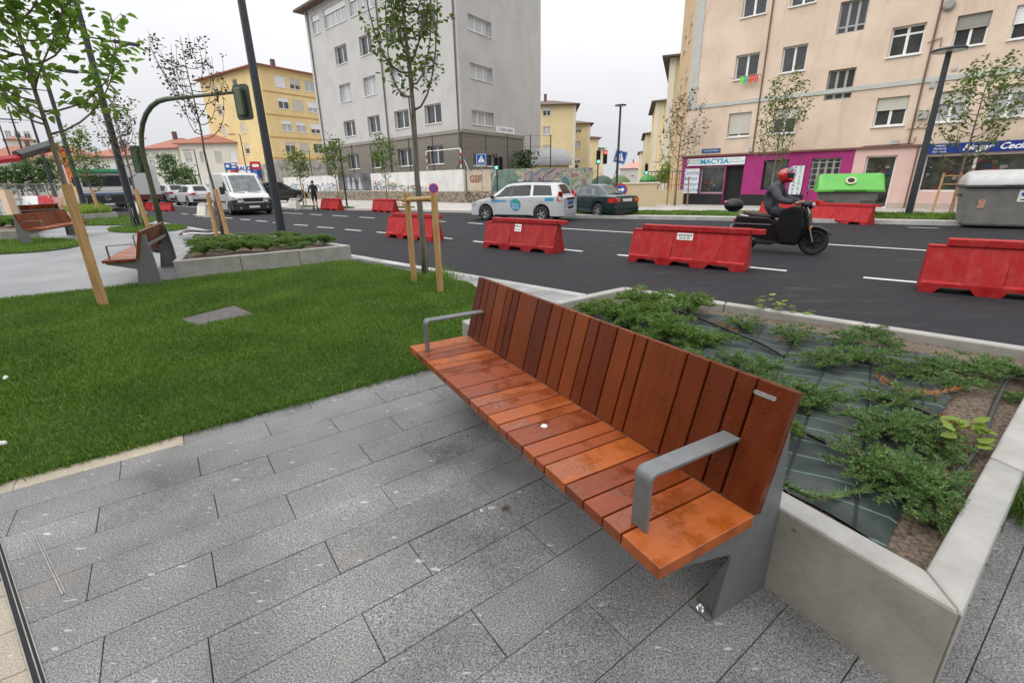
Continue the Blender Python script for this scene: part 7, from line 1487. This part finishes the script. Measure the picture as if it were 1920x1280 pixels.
g3 = onray(1213, 372, 38); c3 = thing('bottle_bank', 'grey bin with green domed lid by the lane', 'container', (g3.x, g3.y, .02), az2rz(95)); mb = MB(); taper(mb, .48, .45, .56, .52, .45, 1.35); mb.build('tub', m_cdark, c3, bevel=.05); MB(T(0, 0, 1.35)).lathe([(.62, 0), (.60, .1), (.42, .32), (.2, .42), (0, .44)], 16).build('lid', mat('lid_green', (.04, .25, .05), rough=.5), c3, auto=50); MB().box(-.5, -.45, 0, .5, .45, .45).build('plinth', m_beige, c3)
for px, d_, rr_, lab, cc in ((1128, 44, 1.15, 'dark green igloo bottle bank behind the saloon', (.03, .07, .045)), (1160, 46, 1.1, 'green and yellow igloo recycling bank behind the disc lamp', (.1, .16, .04))):
    q = onray(px, 366, d_); ig = thing('igloo_bank', lab, 'container', (q.x, q.y, .02)); MB().lathe([(rr_ * .92, 0), (rr_, .5), (rr_ * .97, .95), (rr_ * .8, 1.4), (rr_ * .45, 1.72), (.1, 1.85), (0, 1.86)], 20).build('shell', mat('igloo_%d' % px, cc, rough=.5), ig, auto=40); MB().lathe([(rr_ * 1.005, .52), (rr_ * 1.02, .56), (rr_ * 1.0, .66)], 20).build('band', m_clime, ig)

# ------------------------------------------------------------------ left background: seats, planters, works
bench('reddish bench at the left with its planked back seen from the front', G(83, 428, .45), -23.5, 3.3, even(3.3, 24), even(3.3, 11), detail=False)
q = G(105, 382, .85); bench('grey-backed bench seen from behind at far left', (q.x - .55, q.y + .05), 176, 2.26, even(2.26, 16), even(2.26, 14), detail=False)
pl4, _ = planter('concrete planter with a leafy hedge at the left frame edge', [G(-150, 442, .3), G(70, 430, .3), G(62, 414, .3), G(-110, 420, .3)], .30, soil=.25)
for i, (px, py) in enumerate([(-20, 425), (5, 426), (25, 424), (45, 424), (58, 422), (15, 419), (38, 418), (-5, 420), (60, 418)]): jun(px, py, 4 + i % 3, 1.7, 'low leafy shrub in the planter at the left frame edge', 'shrubs in the left edge planter', z=.27)
pl5, _ = planter('concrete planter with yellow-green grass behind the left bench', [G(135, 403, .3), G(220, 398, .3), G(185, 393, .3), G(118, 396, .3)], .30, soil=.26)
pq = [tuple(G(*p_, .3)[:2]) for p_ in ((139, 402.5), (214, 398), (183, 394), (122, 396.5))]; gb_ = blades(scatter(pq, 260), .4, .05, .26, .9, 'ornamental_grass'); gb_.data.materials[0] = m_leafy; tag(gb_, 'yellow-green ornamental grass in the planter behind the left bench', 'grass', kind='stuff')
# road works at far left: mesh fence, boards, tape
wf = thing('works_fence', 'steel mesh site fence across the far left roadworks', 'fence', (0, 0, 0)); fa = onray(-30, 380, 40); fb = onray(112, 378, 46); fa.z = fb.z = 0
for i in range(8):
    p = fa.lerp(fb, i / 7); MB().tube([(p.x, p.y, 0), (p.x, p.y, 1.9)], .035, 6).build('post', m_steel, wf)
for z_ in (.25, 1.0, 1.85): MB().tube([(fa.x, fa.y, z_), (fb.x, fb.y, z_)], .022, 5).build('rail', m_steel, wf)
ms = MB(); 
for i in range(70): p = fa.lerp(fb, i / 69); ms.tube([(p.x, p.y, .25), (p.x, p.y, 1.85)], .006, 3, cap=False)
tag(ms.build('mesh', m_steel, wf), kind='stuff')
rbx = random.Random(5); bcol = [m_white, m_signred, mat('board_pink', (.5, .25, .2), rough=.7), mat('board_beige', (.5, .4, .3), rough=.7), m_carblack]
for i, nm_ in enumerate(('white', 'red', 'pinkish', 'beige', 'black')):
    p = fa.lerp(fb, (i + .5) / 5) + Vector((0, 2.0, 0)); w_, h_ = rbx.uniform(.9, 1.6), rbx.uniform(.8, 1.3)
    b_ = thing('works_board', nm_ + ' board propped behind the far left site fence', 'board', (p.x, p.y, 0), az2rz(100 + rbx.uniform(-12, 12))); MB(T(0, 0, 0, 0, R(-10))).box(-w_ / 2, -.02, 0, w_ / 2, .02, h_).build('panel', bcol[i], b_); MB().tube([(0, .0, h_ * .7), (0, .45, 0)], .02, 5).build('strut', m_steel, b_)
q = onray(14, 372, 30); q.z = 0; MB(T(q.x, q.y, 0, az2rz(120))).box(-.38, -.12, 0, .38, .12, 1.55).build('timber_panel', mat('plywood_pale', (.55, .40, .28), (.6, .46, .33), scale=3, rough=.75)); tag(COL.objects[-1], 'pale timber panel standing at the far left edge', 'panel')
tpp = onray(117, 380, 42); mb = MB(); pts = [Vector((tpp.x - .8, tpp.y, 1.2))]
for _ in range(16): pts.append(pts[-1] + Vector((rbx.uniform(-.02, .28), rbx.uniform(-.1, .1), rbx.uniform(-.2, .08))))
for i, (a, b) in enumerate(zip(pts, pts[1:])): a = Vector((a.x, a.y, max(a.z, .1))); b = Vector((b.x, b.y, max(b.z, .1))); mb.cur = i % 2; mb.quad(a, b, b + Vector((0, 0, -.1)), a + Vector((0, 0, -.1)))
tag(mb.build('warning_tape', [m_white, m_signred]), 'loose red and white tape trailing by the orange lorry body', 'tape')
# bicycle against the dark lamp post
bq = G(262, 426); bk = thing('bicycle', 'dark bicycle leaning against the nearest lamp post at left', 'bicycle', (bq.x + .05, bq.y - .25, 0), az2rz(-32))
for x in (.52, -.52):
    o = MB(T(x, 0, .34, 0, R(90))).tube([(.33 * math.cos(a), .33 * math.sin(a), 0) for a in np.linspace(0, 6.283, 25)], .018, 6, cap=False).build('wheel', m_tyre, bk); sp = MB(T(x, 0, .34, 0, R(90)))
    for k in range(12): sp.tube([(0, 0, 0), (.32 * math.cos(k * .5236), .32 * math.sin(k * .5236), 0)], .003, 3, cap=False)
    sp.build('spokes', m_steel, o)
MB().tube([(-.52, 0, .34), (-.08, 0, .30), (-.2, 0, .86), (-.52, 0, .34)], .016, 6).tube([(-.08, 0, .30), (.38, 0, .78), (-.18, 0, .78)], .018, 6).tube([(.52, 0, .34), (.36, 0, .95)], .016, 6).build('frame', m_carblack, bk); MB().tube([(.32, -.28, 1.0), (.4, -.1, .98), (.4, .1, .98), (.32, .28, 1.0)], .013, 6).build('handlebar', m_trim, bk); MB(T(-.21, 0, .9)).ball((0, 0, 0), (.13, .07, .04), 8).build('saddle', m_trim, bk)
# fallen cone and cable coils behind the second bench
cq = G(268, 446, .09); cn = thing('traffic_cone', 'orange traffic cone lying behind the second bench', 'cone', (cq.x, cq.y, 0), az2rz(95)); MB(T(0, 0, .11, 0, 0, R(90))).lathe([(.10, 0), (.10, .02), (.09, .03), (.03, .52), (.0, .53)], 16).build('cone_body', mat('cone_orange', (.75, .15, .03), rough=.5), cn, auto=40); MB(T(0, 0, .11, 0, 0, R(90))).lathe([(.071, .2), (.073, .2), (.057, .3), (.055, .3)], 16).build('band', m_white, cn)
cp_ = G(372, 444); cc = thing('cable_coil', 'brown and white cable coils lying behind the second planter', 'cables', (cp_.x, cp_.y, 0)); rc = random.Random(2)
for k in range(5):
    r_ = .28 + .07 * rc.random(); ox, oy = rc.uniform(-.35, .5), rc.uniform(-.15, .15); MB().tube([(ox + r_ * 1.5 * math.cos(a), oy + r_ * math.sin(a), .03 + k * .035 + .02 * math.sin(3 * a)) for a in np.linspace(0, 6.283, 25)], .022, 6, cap=False).build('coil', [mat('cable_brown', (.12, .07, .05), rough=.6), m_carblack, MATS['cable_brown'], m_white, m_carblack][k], cc)

# unseen block, added behind the camera to shade the near bench and planter
bo_ = Vector((-9.8, -3.6, 0)) + azv(150.5) * 20
block('added_shade_block', 'unseen beige block added behind the viewpoint to shade the near seats', bo_, 330.5, 27, 11, 15.5, m_beige, [1.4, 4.4, 7.4, 10.4, 13.0], [1.6 + 3.2 * i for i in range(8)], m_clay, trim=False, seed=77)
